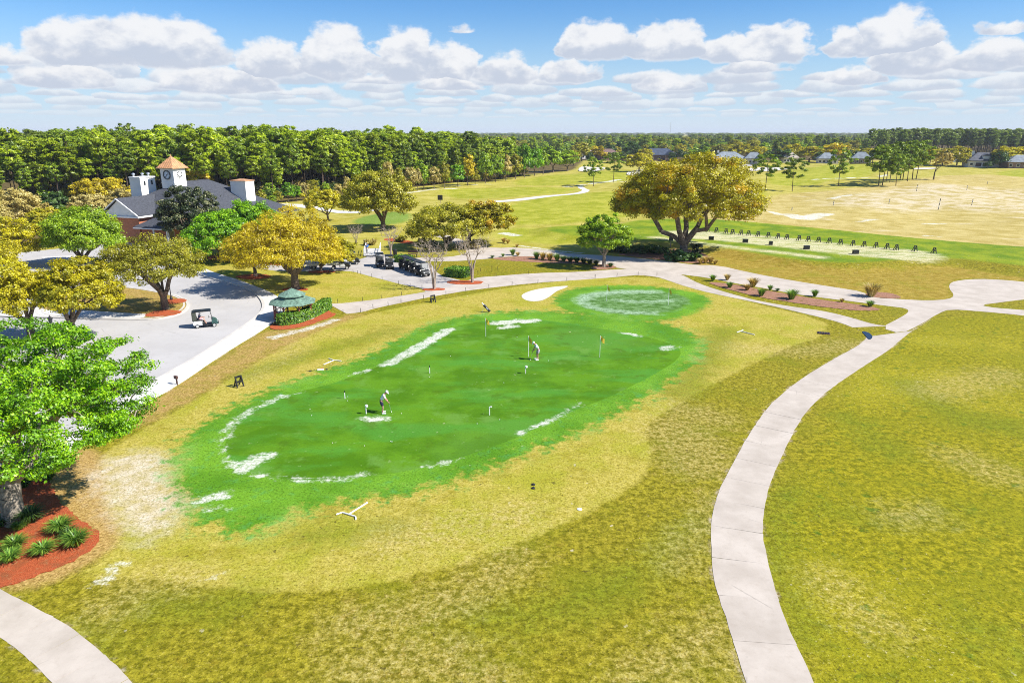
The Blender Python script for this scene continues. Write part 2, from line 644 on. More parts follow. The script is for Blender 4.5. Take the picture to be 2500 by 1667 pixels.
zones['tan'] = W1([(200, 1090), (260, 1050), (330, 1035), (400, 1050), (395, 1100), (440, 1130), (530, 1130), (500, 1160), (420, 1175), (390, 1215), (330, 1245), (280, 1200), (240, 1150)], 2, True, K)
zones['straw'] = W1([(20, 1180), (140, 1115), (230, 1085), (262, 1150), (262, 1240), (310, 1305), (250, 1358), (150, 1415), (60, 1440), (-20, 1440), (-40, 1250)], 2)
zones['verge'] = W1([(300, 1010), (440, 940), (655, 800), (700, 810), (850, 768), (900, 765), (830, 790), (700, 840), (560, 920), (430, 1000), (330, 1050)], 1)
zones['tee'] = TEE
zones['bank'] = W1([(1690, 630), (1760, 615), (1860, 632), (1960, 652), (2080, 662), (2200, 655), (2320, 650), (2420, 668), (2520, 680), (2520, 690), (2390, 678), (2330, 682), (2312, 700),
                    (2330, 722), (2300, 735), (2200, 732), (2110, 712), (1950, 690), (1800, 662), (1750, 652), (1690, 648)], 1)
zones['field'] = W1([(1600, 560), (1700, 541), (1850, 549), (2000, 562), (2200, 584), (2400, 602), (2700, 622), (2900, 560), (2900, 430), (2560, 428), (2450, 425), (2300, 432), (2200, 447), (2080, 462), (1980, 470),
                     (1870, 478), (1850, 500), (1700, 530)], 1)
zones['bare'] = W1([(1990, 500), (2130, 470), (2240, 455), (2400, 462), (2650, 480), (2700, 520), (2450, 518), (2290, 505), (2200, 520), (2090, 505)], 1)
zones['fair'] = W1([(1180, 540), (1260, 500), (1400, 480), (1540, 470), (1700, 470), (1870, 465), (1870, 480), (1700, 505), (1480, 540), (1330, 552), (1200, 550)], 1)
zones['fair2'] = W1([(1240, 449), (1290, 436), (1400, 424), (1480, 418), (1600, 424), (1560, 440), (1450, 449), (1330, 453)], 1)
zones['fair3'] = W1([(1860, 452), (1900, 425), (2000, 408), (2130, 398), (2200, 400), (2160, 420), (2080, 440), (1960, 456)], 1)
zones['fair4'] = W1([(1060, 470), (1160, 464), (1400, 458), (1428, 464), (1330, 484), (1180, 492), (1100, 484)], 1)
zones['fair5'] = W1([(2410, 424), (2500, 414), (2620, 412), (2640, 430), (2500, 432)], 1)
zones['fair6'] = W1([(1190, 575), (1260, 556), (1330, 560), (1420, 572), (1480, 588), (1400, 600), (1260, 590)], 1)
zones['pgreen'] = W1([(850, 545), (900, 533), (980, 530), (1010, 540), (990, 552), (900, 556)], 1)
zones['wood'] = W1([(-900, 600), (-200, 520), (250, 508), (450, 500), (690, 497), (800, 484), (930, 470), (1027, 461), (1160, 447), (1231, 437), (1301, 425), (1359, 420), (1420, 412), (1420, 372),
                    (1250, 352), (900, 345), (300, 343), (-900, 343)], 1)
zones['dist'] = W1([(1380, 392), (1600, 394), (1900, 395), (2200, 394), (2350, 392), (2800, 396), (3600, 400), (4200, 345), (1250, 340), (1300, 380)], 0)
zones['leftwild'] = W1([(-900, 640), (-200, 610), (100, 600), (260, 560), (330, 520), (250, 480), (0, 480), (-900, 520)], 1)

lines = {  # pale sanded streaks: points (first column of picks), half width in metres
    'sand': [([(508, 1015), (512, 1040), (530, 1068), (560, 1085), (620, 1095), (700, 1101), (770, 1100), (845, 1090)], .16, K),
             ([(512, 1015), (522, 990), (545, 960), (590, 935), (625, 920), (655, 910)], .26, K),
             ([(560, 1075), (590, 1060), (610, 1050)], .55, K),
             ([(545, 1062), (575, 1070)], .45, K),
             ([(800, 862), (850, 850)], .2, K), ([(885, 838), (925, 820)], .5, K), ([(915, 822), (960, 798), (1000, 775), (1030, 757)], .62, K),
             ([(1140, 742), (1180, 738), (1225, 737)], .75, K), ([(1155, 752), (1180, 750)], .5, K),
             ([(840, 962), (880, 962)], .38, K), ([(1190, 998), (1250, 972), (1300, 948), (1335, 929)], .13, K), ([(975, 1071), (1010, 1064), (1062, 1055)], .10, K),
             ([(1430, 764), (1470, 772)], .3, K), ([(1525, 800), (1545, 797)], .5, K), ([(690, 900), (700, 898)], .15, K),
             ([(625, 776), (660, 768), (700, 757), (740, 745), (770, 735)], .45, K), ([(632, 772), (680, 760)], .35, K),
             ([(232, 1335), (255, 1310), (280, 1295)], .28, K), ([(450, 1150), (500, 1138), (525, 1133)], .35, K), ([(460, 1165), (510, 1168)], .22, K), ([(480, 1322), (500, 1326)], .12, K),
             ([(1780, 740), (1830, 752), (1900, 772), (1960, 790)], .0, K),
             ([(1780, 525), (1830, 518), (1880, 522), (1900, 531)], 1.0, 1.0), ([(1930, 530), (1960, 540), (1990, 532), (2015, 522)], 2.2, 1.0), ([(2250, 575), (2300, 578)], .6, 1.0),
             ([(2090, 545), (2150, 535)], .7, 1.0), ([(2020, 487), (2090, 480), (2170, 476)], 1.2, 1.0), ([(2260, 545), (2300, 540)], 1.0, 1.0), ([(1990, 445), (2100, 436), (2190, 428)], 1.6, 1.0),
             ([(1380, 455), (1460, 449), (1510, 440)], 1.5, 1.0), ([(1230, 570), (1260, 575)], 1.2, 1.0), ([(1500, 447), (1600, 438)], 1.2, 1.0), ([(1100, 461), (1230, 452), (1380, 454)], 1.0, 1.0),
             ([(1270, 600), (1350, 612), (1420, 618)], .5, 1.0), ([(950, 478), (1050, 470), (1120, 466)], 1.5, 1.0)],
    'dry': [([(1540, 985), (1590, 1020), (1600, 1060)], 2.2, K), ([(1560, 940), (1640, 960)], 1.5, K), ([(1480, 1560), (1560, 1500), (1640, 1450)], .9, K), ([(820, 1540), (1000, 1500), (1100, 1560)], 1.1, K), ([(420, 1330), (330, 1340), (250, 1400)], .9, K),
            ([(1700, 1420), (1690, 1520)], .7, K), ([(2060, 1185), (2130, 1178)], .9, K), ([(1900, 1330), (1960, 1400), (2040, 1440)], .8, K), ([(2200, 1050), (2300, 1090)], 1.3, K), ([(600, 700), (700, 800), (560, 880)], .5, K),
            ([(1700, 800), (1850, 810), (1950, 790)], 1.4, K), ([(1180, 1290), (1000, 1400), (800, 1440)], 1.0, K), ([(2150, 900), (2300, 860)], 1.8, K), ([(1650, 1150), (1560, 1290)], .8, K), ([(900, 1240), (1200, 1180)], 1.2, K)],
    'lush': [([(1810, 1130), (1785, 1230), (1790, 1330), (1850, 1440)], .75, K), ([(1900, 1170), (2050, 1200), (2200, 1170)], .55, K), ([(2250, 1440), (2330, 1520)], .9, K), ([(150, 1450), (230, 1500)], .5, K), ([(330, 1390), (450, 1400), (560, 1385)], .8, K), ([(1600, 1200), (1500, 1300)], .9, K),
             ([(2080, 880), (2200, 960), (2330, 980)], 1.5, K), ([(1100, 1420), (1300, 1400), (1450, 1320)], 1.0, K), ([(560, 860), (760, 800), (900, 760)], 1.2, K), ([(1660, 760), (1560, 900)], 1.6, K), ([(1950, 960), (2050, 1040)], 1.0, K), ([(700, 1230), (900, 1210)], .8, K)],
    'worn': [([(1690, 582), (1800, 590), (1950, 606), (2080, 622), (2200, 632)], 5.5, 1.0), ([(1600, 590), (1720, 606), (1850, 622), (2000, 640)], 1.2, 1.0)],
    'chipr': [([(1335, 690), (1352, 678), (1420, 670), (1500, 670)], .9, K), ([(1335, 692), (1350, 704), (1420, 716), (1500, 720)], .55, K),
              ([(1420, 690), (1480, 694), (1540, 690)], .4, K)],
}
ATT = ['green', 'collar', 'chip', 'chipc', 'mow', 'right', 'tan', 'straw', 'verge', 'tee', 'bank', 'field', 'bare', 'fair', 'wood', 'pgreen', 'pedge', 'dry', 'lush', 'sand', 'worn', 'chipr']


def zone_attrs(X, Y):
    A = {}
    for k in ('green', 'collar', 'chip', 'chipc', 'right', 'tan', 'straw', 'verge', 'tee', 'bank', 'field', 'bare', 'pgreen'):
        A[k] = sd_poly(X, Y, zones[k])
    A['mow'] = np.maximum(sd_poly(X, Y, zones['mow']), sd_poly(X, Y, zones['lawn']))
    A['fair'] = np.max([sd_poly(X, Y, zones[k]) for k in ('fair', 'fair2', 'fair3', 'fair4', 'fair5', 'fair6')], axis=0)
    A['wood'] = np.max([sd_poly(X, Y, zones[k]) for k in ('wood', 'dist', 'leftwild')], axis=0)
    A['pedge'] = np.max([sd_line(X, Y, P_, .10, 3.0) for P_ in PATH_EDGES], axis=0)
    for k, L in lines.items():
        A[k] = np.max([sd_line(X, Y, chaikin([unproj(x * s, y * s) for x, y in P], 1, False), hw) for P, hw, s in L if hw > 0], axis=0)
    return A


# ------------------------------------------------------------------ turf material driven by the plan
def turf_material():
    m = bpy.data.materials.new('turf')
    m.use_nodes = True
    t = NT(m.node_tree)
    bs = m.node_tree.nodes['Principled BSDF']
    pos = t.new('ShaderNodeNewGeometry').outputs['Position']
    nb = t.noise(0.045, 4, pos, 0.6)          # broad drift
    nm = t.noise(0.22, 5, pos, 0.65)          # patches of a few metres
    ns = t.noise(1.1, 5, pos, 0.65)           # metre mottling
    nf = t.noise(5.5, 4, pos, 0.7)            # tufts
    ng = t.noise(7.0, 4, pos, 0.8)            # blades
    nl = t.noise(9.0, 3, t.vmath('ADD', pos, (7.3, 2.1, 0)), 0.8)
    edge = t.math('SUBTRACT', ns, 0.5)
    edgef = t.math('SUBTRACT', nf, 0.5)

    def mask(name, wd, amp, ampf=0.0, off=0.0):
        v = t.math('ADD', t.attr(name), t.math('MULTIPLY', edge, amp))
        if ampf:
            v = t.math('ADD', v, t.math('MULTIPLY', edgef, ampf))
        return t.step(v, off - wd, off + wd)

    def two(a, b, n, lo=0.35, hi=0.65):
        return t.mix(t.step(n, lo, hi), a, b)

    n3 = t.noise(2.6, 4, t.vmath('ADD', pos, (4.1, 9.3, 0)), 0.7)
    rough = two((0.128, 0.116, 0.003), (0.305, 0.262, 0.018), n3, 0.36, 0.64)
    rough = t.mix(t.step(nm, 0.46, 0.66, 0, 0.65), rough, (0.165, 0.172, 0.006))
    rough = t.mix(t.step(ns, 0.54, 0.70, 0, 0.55), rough, (0.235, 0.175, 0.012))
    rough = t.mix(t.step(nf, 0.56, 0.70, 0, 0.5), rough, (0.41, 0.335, 0.075))
    right = two((0.135, 0.132, 0.002), (0.320, 0.282, 0.010), n3, 0.36, 0.64)
    right = t.mix(t.step(nm, 0.44, 0.64, 0, 0.6), right, (0.195, 0.195, 0.006))
    right = t.mix(t.step(ns, 0.54, 0.70, 0, 0.6), right, (0.115, 0.140, 0.006))
    right = t.mix(t.step(nb, 0.46, 0.62, 0, 0.4), right, (0.37, 0.325, 0.018))
    right = t.mix(t.step(t.math('ADD', nf, t.math('MULTIPLY', nb, 0.3)), 0.76, 0.84, 0, 0.7), right, (0.46, 0.40, 0.20))
    right = t.mix(t.step(t.noise(0.75, 4, t.vmath('ADD', pos, (31, 7, 0)), 0.65), 0.60, 0.70, 0, 0.7), right, (0.050, 0.125, 0.008))
    mow = two((0.300, 0.252, 0.026), (0.445, 0.370, 0.080), n3, 0.3, 0.68)
    mow = t.mix(t.step(nm, 0.42, 0.64, 0, 0.75), mow, (0.285, 0.285, 0.018))
    mow = t.mix(t.step(t.noise(0.5, 4, t.vmath('ADD', pos, (5, 17, 0)), 0.6), 0.54, 0.68, 0, 0.6), mow, (0.240, 0.205, 0.014))
    mow = t.mix(t.step(nf, 0.58, 0.72, 0, 0.5), mow, (0.205, 0.170, 0.016))
    field = two((0.365, 0.280, 0.070), (0.50, 0.405, 0.150), nm, 0.34, 0.66)
    field = t.mix(t.step(ns, 0.55, 0.75, 0, 0.5), field, (0.32, 0.275, 0.035))
    fair = two((0.245, 0.265, 0.010), (0.375, 0.360, 0.045), nm, 0.36, 0.66)
    tee = two((0.115, 0.195, 0.007), (0.235, 0.280, 0.012), nm, 0.36, 0.64)
    bank = two((0.235, 0.165, 0.014), (0.360, 0.265, 0.045), ns, 0.36, 0.66)
    bank = t.mix(t.step(nm, 0.48, 0.66, 0, 0.7), bank, (0.225, 0.205, 0.012))
    collar = two((0.075, 0.205, 0.008), (0.140, 0.305, 0.018), nm, 0.34, 0.66)
    collar = t.mix(t.step(ns, 0.52, 0.72, 0, 0.55), collar, (0.075, 0.265, 0.070))
    collar = t.mix(t.step(nf, 0.55, 0.72, 0, 0.55), collar, (0.040, 0.135, 0.008))
    green = two((0.055, 0.150, 0.002), (0.088, 0.212, 0.006), nm, 0.40, 0.60)
    mow_lines = t.noise(0.10, 4, t.vmath('MULTIPLY', pos, (0.8, 2.2, 1.0)), 0.65)
    green = t.mix(t.step(mow_lines, 0.46, 0.60, 0, 0.75), green, (0.064, 0.222, 0.022))
    green = t.mix(t.step(nb, 0.50, 0.60, 0, 0.5), green, (0.085, 0.205, 0.022))
    green = t.mix(t.step(t.noise(0.30, 5, t.vmath('ADD', pos, (3, 8, 0)), 0.65), 0.54, 0.66, 0, 0.6), green, (0.120, 0.250, 0.040))
    green = t.mix(t.step(t.noise(0.42, 5, t.vmath('ADD', pos, (23, 1, 0)), 0.65), 0.56, 0.67, 0, 0.5), green, (0.052, 0.105, 0.002))
    green = t.mix(t.step(ns, 0.58, 0.72, 0, 0.45), green, (0.065, 0.130, 0.004))
    green = t.mix(t.step(t.noise(1.9, 3, t.vmath('ADD', pos, (3, 40, 0)), 0.6), 0.66, 0.72, 0, 0.45), green, (0.25, 0.33, 0.13))
    sandw = two((0.50, 0.50, 0.40), (0.68, 0.67, 0.60), nf)
    sandt = two((0.44, 0.36, 0.21), (0.56, 0.49, 0.36), ns, 0.3, 0.7)
    straw = two((0.300, 0.185, 0.048), (0.440, 0.300, 0.100), nf, 0.36, 0.64)
    litter = two((0.075, 0.052, 0.022), (0.16, 0.115, 0.035), nm)
    litter = t.mix(t.step(ns, 0.5, 0.7, 0, 0.7), litter, (0.07, 0.085, 0.016))

    c = t.mix(mask('right', 1.5, 3.0), rough, right)
    # dormant margins away from the greens
    yy = t.sep(pos)[1]
    n_dummy = None
    c = t.mix(t.step(yy, 100, 125), c, t.mix(t.step(nm, 0.3, 0.7), (0.30, 0.27, 0.025), (0.45, 0.39, 0.09)))
    c = t.mix(mask('mow', 0.25, 0.9, 0.25), c, mow)
    nfar = t.step(yy, 85, 120, 1.0, 0.0)
    lus = t.math('MULTIPLY', t.math('MULTIPLY', mask('lush', 1.6, 5.0, 1.0), nfar), t.step(n3, 0.3, 0.65, 0.35, 0.85))
    c = t.mix(lus, c, t.mix(t.step(n3, 0.4, 0.6), (0.110, 0.135, 0.006), (0.185, 0.215, 0.010)))
    dry = t.math('MULTIPLY', t.math('MULTIPLY', mask('dry', 1.4, 5.0, 1.4), nfar), t.step(n3, 0.38, 0.64, 0.04, 0.50))
    c = t.mix(dry, c, t.mix(t.step(nf, 0.4, 0.6), (0.36, 0.255, 0.080), (0.52, 0.43, 0.20)))
    c = t.mix(t.math('MULTIPLY', t.step(t.noise(1.7, 3, t.vmath('ADD', pos, (51, 3, 0)), 0.6), 0.66, 0.72, 0, 0.75), nfar), c, (0.085, 0.070, 0.012))
    c = t.mix(mask('field', 3.0, 6.0), c, field)
    bare = t.math('MULTIPLY', mask('bare', 6.0, 16.0), t.step(nm, 0.40, 0.60, 0.1, 0.85))
    c = t.mix(bare, c, (0.56, 0.475, 0.32))
    speck = t.math('MULTIPLY', mask('field', 6, 4), t.step(t.noise(0.13, 4, t.vmath('MULTIPLY', pos, (0.5, 1.3, 1)), 0.6), 0.60, 0.70, 0, 0.75))
    c = t.mix(speck, c, (0.58, 0.50, 0.36))
    c = t.mix(mask('fair', 2.0, 4.0), c, fair)
    c = t.mix(t.math('MULTIPLY', mask('pgreen', 1.2, 2.8), 0.7), c, (0.09, 0.23, 0.03))
    c = t.mix(mask('bank', 0.8, 2.0), c, bank)
    c = t.mix(mask('tee', 0.9, 1.2), c, tee)
    streak = t.noise(0.55, 4, t.vmath('MULTIPLY', pos, (0.55, 2.6, 1)), 0.65)
    worn = t.math('MULTIPLY', mask('worn', 1.2, 2.5), t.step(streak, 0.36, 0.54, 0.20, 0.95))
    c = t.mix(worn, c, t.mix(t.step(nf, 0.4, 0.6), (0.45, 0.41, 0.17), (0.60, 0.56, 0.38)))
    c = t.mix(mask('wood', 2.0, 5.0), c, litter)
    c = t.mix(t.math('MULTIPLY', mask('verge', 0.8, 1.6), t.step(ns, 0.35, 0.6, 0.45, 0.9)), c, straw)
    c = t.mix(mask('straw', 0.5, 0.9), c, straw)
    c = t.mix(t.math('MULTIPLY', mask('tan', 1.3, 2.8), t.step(ns, 0.25, 0.6, 0.55, 0.95)), c, sandt)
    c = t.mix(mask('collar', 0.7, 6.5, 1.5), c, collar)
    c = t.mix(mask('chipc', 0.6, 3.5), c, collar)
    # pale bleached fringe where the collar dries out
    fr = t.math('MULTIPLY', t.step(t.math('ABSOLUTE', t.math('ADD', t.attr('collar'), t.math('MULTIPLY', edge, 2.5))), 0.0, 1.6, 1.0, 0.0), t.step(nm, 0.45, 0.65, 0.0, 0.22))
    c = t.mix(fr, c, (0.33, 0.42, 0.20))
    c = t.mix(mask('green', 0.06, 0.22, 0.1), c, green)
    c = t.mix(mask('chip', 0.5, 1.2), c, t.mix(t.step(ns, 0.35, 0.65), (0.055, 0.14, 0.015), (0.15, 0.27, 0.09)))
    cr = t.math('MULTIPLY', mask('chipr', 0.9, 2.6, 0.8), t.step(n3, 0.32, 0.62, 0.15, 0.75))
    c = t.mix(cr, c, (0.40, 0.53, 0.37))
    pe = t.math('MULTIPLY', mask('pedge', 0.12, 0.5, 0.35), t.step(ns, 0.30, 0.6, 0.15, 0.9))
    c = t.mix(pe, c, t.mix(t.step(nf, 0.4, 0.6), (0.52, 0.46, 0.35), (0.22, 0.15, 0.055)))
    sd = t.math('MULTIPLY', mask('sand', 0.26, 1.9, 0.7, 0.04), t.step(t.math('ADD', t.math('MULTIPLY', nf, 0.5), t.math('MULTIPLY', ns, 0.5)), 0.35, 0.55, 0.25, 0.86))
    sd = t.math('MULTIPLY', sd, t.step(nm, 0.36, 0.56, 0.72, 1.0))
    c = t.mix(sd, c, sandw)
    # pale specks: sand, divots and clippings
    c = t.mix(t.math('MULTIPLY', t.step(t.noise(2.3, 2, pos, 0.5), 0.715, 0.745), t.step(nb, 0.45, 0.6, 0.0, 0.7)), c, (0.56, 0.50, 0.36))
    # grass is never one value: blades and tufts differ in age
    calm = t.step(t.attr('green'), -0.3, 0.3, 1.0, 0.35)
    c = t.mix(t.math('MULTIPLY', t.step(ng, 0.50, 0.62, 0, 0.80), calm), c, t.vmath('MULTIPLY', c, (0.40, 0.40, 0.22)))
    c = t.mix(t.math('MULTIPLY', t.step(nl, 0.52, 0.64, 0, 0.65), calm), c, t.vmath('MULTIPLY', c, (1.55, 1.5, 2.1)))
    k = t.math('ADD', 1.06, t.math('MULTIPLY', calm, t.math('MULTIPLY', t.math('SUBTRACT', nf, 0.5), 0.5)))
    c = t.vmath('SCALE', c, scale=k)
    t.put(bs.inputs['Base Color'], c)
    bs.inputs['Roughness'].default_value = 0.95
    bs.inputs['Specular IOR Level'].default_value = 0.12
    b = t.new('ShaderNodeBump')
    b.inputs['Distance'].default_value = 0.10
    t.put(b.inputs['Strength'], t.math('MULTIPLY', calm, 0.55))
    t.put(b.inputs['Height'], t.math('ADD', t.math('MULTIPLY', ng, 0.5), nf))
    t.l.new(b.outputs[0], bs.inputs['Normal'])
    return m


TURF = turf_material()


def axis(lo_core, hi_core, step, growth, lim_lo, lim_hi):
    a = list(np.arange(lo_core, hi_core + 1e-6, step))
    s = step
    while a[-1] < lim_hi:
        s *= growth
        a.append(a[-1] + s)
    s = step
    while a[0] > lim_lo:
        s *= growth
        a.insert(0, a[0] - s)
    return np.array(a)


def grid_mesh(name, xs, ys, zoff=0.0, keep=None):
    X, Y = np.meshgrid(xs, ys)
    X, Y = X.ravel(), Y.ravel()
    A = zone_attrs(X, Y)
    Z = gz(X, Y) + zoff
    nx, ny = len(xs), len(ys)
    i = np.arange(nx * ny).reshape(ny, nx)
    F = np.stack([i[:-1, :-1], i[:-1, 1:], i[1:, 1:], i[1:, :-1]], -1).reshape(-1, 4)
    V = np.stack([X, Y, Z], 1)
    if keep is not None:
        ok = keep(X, Y, A)
        F = F[ok[F].all(1)]
        used = np.unique(F)
        mp = np.full(len(V), -1)
        mp[used] = np.arange(len(used))
        V, F = V[used], mp[F]
        A = {k: v[used] for k, v in A.items()}
    me = mesh_np(name, V, F, A, smooth=True)
    me.materials.append(TURF)
    return me


ground = link(bpy.data.objects.new('ground', grid_mesh('ground', axis(-42, 46, 0.6, 1.038, -9000, 9000), axis(16, 112, 0.6, 1.030, -6000, 14000))))
tag(ground, kind='structure')
gb = zones['green']
o = link(bpy.data.objects.new('putting_green', grid_mesh('putting_green', np.arange(gb[:, 0].min() - 1, gb[:, 0].max() + 1, .4), np.arange(gb[:, 1].min() - 1, gb[:, 1].max() + 1, .4), 0.005,
                                                        lambda X, Y, A: A['green'] > 0.05)))
tag(o, kind='structure')
gb = zones['chip']
o = link(bpy.data.objects.new('chipping_green', grid_mesh('chipping_green', np.arange(gb[:, 0].min() - 1, gb[:, 0].max() + 1, .4), np.arange(gb[:, 1].min() - 1, gb[:, 1].max() + 1, .4), 0.005,
                                                         lambda X, Y, A: A['chip'] > 0.0)))
tag(o, kind='structure')

# ------------------------------------------------------------------ paving, beds and bunkers
def paving(name, lo, hi, stain, scale=0.5, bump=0.15, speck=0.08, grime=0.22):
    m = bpy.data.materials.new(name)
    m.use_nodes = True
    t = NT(m.node_tree)
    bs = m.node_tree.nodes['Principled BSDF']
    pos = t.new('ShaderNodeNewGeometry').outputs['Position']
    n1 = t.noise(scale, 5, pos, 0.6)
    n2 = t.noise(9.0, 4, pos, 0.7)
    n3 = t.noise(70.0, 2, pos, 0.6)
    c = t.mix(t.step(n1, 0.3, 0.7), lo, hi)
    c = t.mix(t.step(t.noise(scale * 6.0, 4, t.vmath('ADD', pos, (9, 4, 0)), 0.65), 0.52, 0.72, 0, grime), c, stain)
    cr = t.new('ShaderNodeTexVoronoi', feature='DISTANCE_TO_EDGE')
    cr.inputs['Scale'].default_value = 0.23
    t.l.new(t.vmath('ADD', pos, t.vmath('SCALE', t.new('ShaderNodeTexNoise').outputs['Color'], scale=0.0)), cr.inputs['Vector'])
    c = t.mix(t.math('MULTIPLY', t.step(t.math('ADD', cr.outputs['Distance'], t.math('MULTIPLY', n2, 0.012)), 0.006, 0.014, 1.0, 0.0), t.step(n1, 0.5, 0.6, 0.0, 0.45)), c, t.vmath('SCALE', c, scale=0.45))
    ri = t.new('ShaderNodeObjectInfo').outputs['Random']
    k = t.math('ADD', t.math('ADD', 1.0 - speck, t.math('MULTIPLY', n2, speck)), t.math('MULTIPLY', t.math('SUBTRACT', ri, 0.5), 0.05))
    k = t.math('MULTIPLY', k, t.step(n3, 0.2, 0.8, 0.93, 1.06))
    t.put(bs.inputs['Base Color'], t.vmath('SCALE', c, scale=k))
    bs.inputs['Roughness'].default_value = 0.88
    bs.inputs['Specular IOR Level'].default_value = 0.25
    b = t.new('ShaderNodeBump')
    b.inputs['Strength'].default_value = bump
    b.inputs['Distance'].default_value = 0.02
    t.put(b.inputs['Height'], n2)
    t.l.new(b.outputs[0], bs.inputs['Normal'])
    MAT[name] = m
    return m


paving('concrete', (0.43, 0.372, 0.310), (0.535, 0.470, 0.400), (0.33, 0.265, 0.205))
paving('walk', (0.56, 0.54, 0.50), (0.66, 0.64, 0.60), (0.47, 0.43, 0.38))
paving('asphalt', (0.445, 0.425, 0.405), (0.500, 0.480, 0.460), (0.405, 0.380, 0.355), 0.22, 0.2, 0.10, 0.5)
paving('lot', (0.40, 0.365, 0.33), (0.50, 0.46, 0.42), (0.30, 0.26, 0.23), 0.35)
paving('kerb', (0.50, 0.47, 0.42), (0.60, 0.57, 0.52), (0.36, 0.31, 0.25))
paving('bunker_sand', (0.58, 0.535, 0.465), (0.68, 0.64, 0.57), (0.52, 0.465, 0.385), 0.4, 0.5)


def mulch_mat(name, a, b, dark):
    m = bpy.data.materials.new(name)
    m.use_nodes = True
    t = NT(m.node_tree)
    bs = m.node_tree.nodes['Principled BSDF']
    pos = t.new('ShaderNodeNewGeometry').outputs['Position']
    n1, n2, n3 = t.noise(1.3, 4, pos, 0.6), t.noise(14.0, 4, pos, 0.75), t.noise(38, 2, pos, 0.7)
    c = t.mix(t.step(n2, 0.35, 0.65), a, b)
    c = t.mix(t.step(n1, 0.48, 0.68, 0, 0.75), c, dark)
    c = t.mix(t.step(t.noise(5.0, 4, t.vmath('ADD', pos, (2, 6, 0)), 0.7), 0.56, 0.66, 0, 0.55), c, (0.34, 0.20, 0.09))
    c = t.vmath('SCALE', c, scale=t.step(n3, 0.25, 0.75, 0.6, 1.35))
    t.put(bs.inputs['Base Color'], c)
    bs.inputs['Roughness'].default_value = 0.95
    bs.inputs['Specular IOR Level'].default_value = 0.1
    bp = t.new('ShaderNodeBump')
    bp.inputs['Strength'].default_value = 0.8
    bp.inputs['Distance'].default_value = 0.08
    t.put(bp.inputs['Height'], n2)
    t.l.new(bp.outputs[0], bs.inputs['Normal'])
    MAT[name] = m
    return m


mulch_mat('mulch_red', (0.35, 0.066, 0.022), (0.50, 0.125, 0.048), (0.27, 0.090, 0.035))
mulch_mat('mulch_pink', (0.27, 0.125, 0.080), (0.40, 0.22, 0.15), (0.20, 0.12, 0.05))


def sheet(name, pts, mat, z, thick=0.0, n=2, kind='structure', parent=None, world=False, terrain=False):
    P = np.asarray(pts) if world else W1(pts, n)
    if name == 'mulch_bed':      # raked by hand: an uneven edge
        P = resample(np.vstack([P, P[:1]]), max(24, int(seg_len(P) / .22)))[:-1]
        P = P + np.random.default_rng(len(P)).normal(0, .055, P.shape)
    b = B()
    if thick:
        b.poly([(x, y, z + thick) for x, y in P], thick)
    else:
        tri = tessellate_polygon([[Vector((x, y, 0)) for x, y in P]])
        zz = gz(P[:, 0], P[:, 1]) if terrain else np.zeros(len(P))
        b.faces([(x, y, z + zz[i]) for i, (x, y) in enumerate(P)], [t for t in tri])
    o = b.build(name, mat)
    for f in o.data.polygons:
        if f.normal.z < -0.5 and not thick:
            f.flip()
    o.data.update()
    if parent:
        o.parent = parent
    elif kind:
        tag(o, kind=kind)
    return o


def resample(P, n):
    P = np.asarray(P, float)
    d = np.r_[0, np.cumsum(np.hypot(*np.diff(P, axis=0).T))]
    t = np.linspace(0, d[-1], n)
    return np.stack([np.interp(t, d, P[:, 0]), np.interp(t, d, P[:, 1])], 1)


def seg_len(P):
    return float(np.hypot(*np.diff(np.vstack([P, P[:1]]), axis=0).T).sum())


def slab_path(name, L, R, mat, step, top=0.014, gap=0.014, sm=2, sub=4, wob=0.012, seed=1):
    """a concrete path cast in bays: each bay is a slab of its own, with an open joint between"""
    rnd = random.Random(seed)
    L = resample(W1(L, sm, False), 400)
    R0 = resample(W1(R, sm, False), 900)
    q = [int(np.argmin(((R0 - p) ** 2).sum(1))) for p in L]
    q[0], q[-1] = 0, 899
    q = np.maximum.accumulate(np.convolve(np.pad(q, 20, 'edge'), np.ones(41) / 41, 'valid'))
    R = np.stack([np.interp(q, np.arange(900), R0[:, 0]), np.interp(q, np.arange(900), R0[:, 1])], 1)
    mid = (L + R) / 2
    length = np.hypot(*np.diff(mid, axis=0).T).sum()
    nb = max(2, int(round(length / step)))
    root = bpy.data.objects.new(name, None)
    link(root)
    tag(root, kind='structure')
    e = gap / length
    for k in range(nb):
        ta, tb = k / nb + e / 2, (k + 1) / nb - e / 2
        ts = np.linspace(ta, tb, sub + 1)
        f = lambda P, t: np.stack([np.interp(t, np.linspace(0, 1, 400), P[:, 0]), np.interp(t, np.linspace(0, 1, 400), P[:, 1])], 1)
        a, c = f(L, ts), f(R, ts)
        a = a + np.array([[rnd.gauss(0, wob), rnd.gauss(0, wob)] for _ in a])
        c = c + np.array([[rnd.gauss(0, wob), rnd.gauss(0, wob)] for _ in c])
        P = np.vstack([a, c[::-1]])
        h = top + rnd.uniform(-0.002, 0.002)
        b = B()
        b.poly([(x, y, h) for x, y in P], h + 0.03)
        b.build('slab', MAT[mat], root)
    return root


# main cart path sweeping down the right, the bottom-left walk, the path between the greens and the beds
slab_path('cart_path', *PATHS['main'], 'concrete', 2.9, seed=3)
slab_path('footpath', *PATHS['foot'], 'concrete', 1.75, seed=5)
slab_path('cart_path', *PATHS['mid'], 'concrete', 3.4, top=0.018, wob=0.008, seed=7)
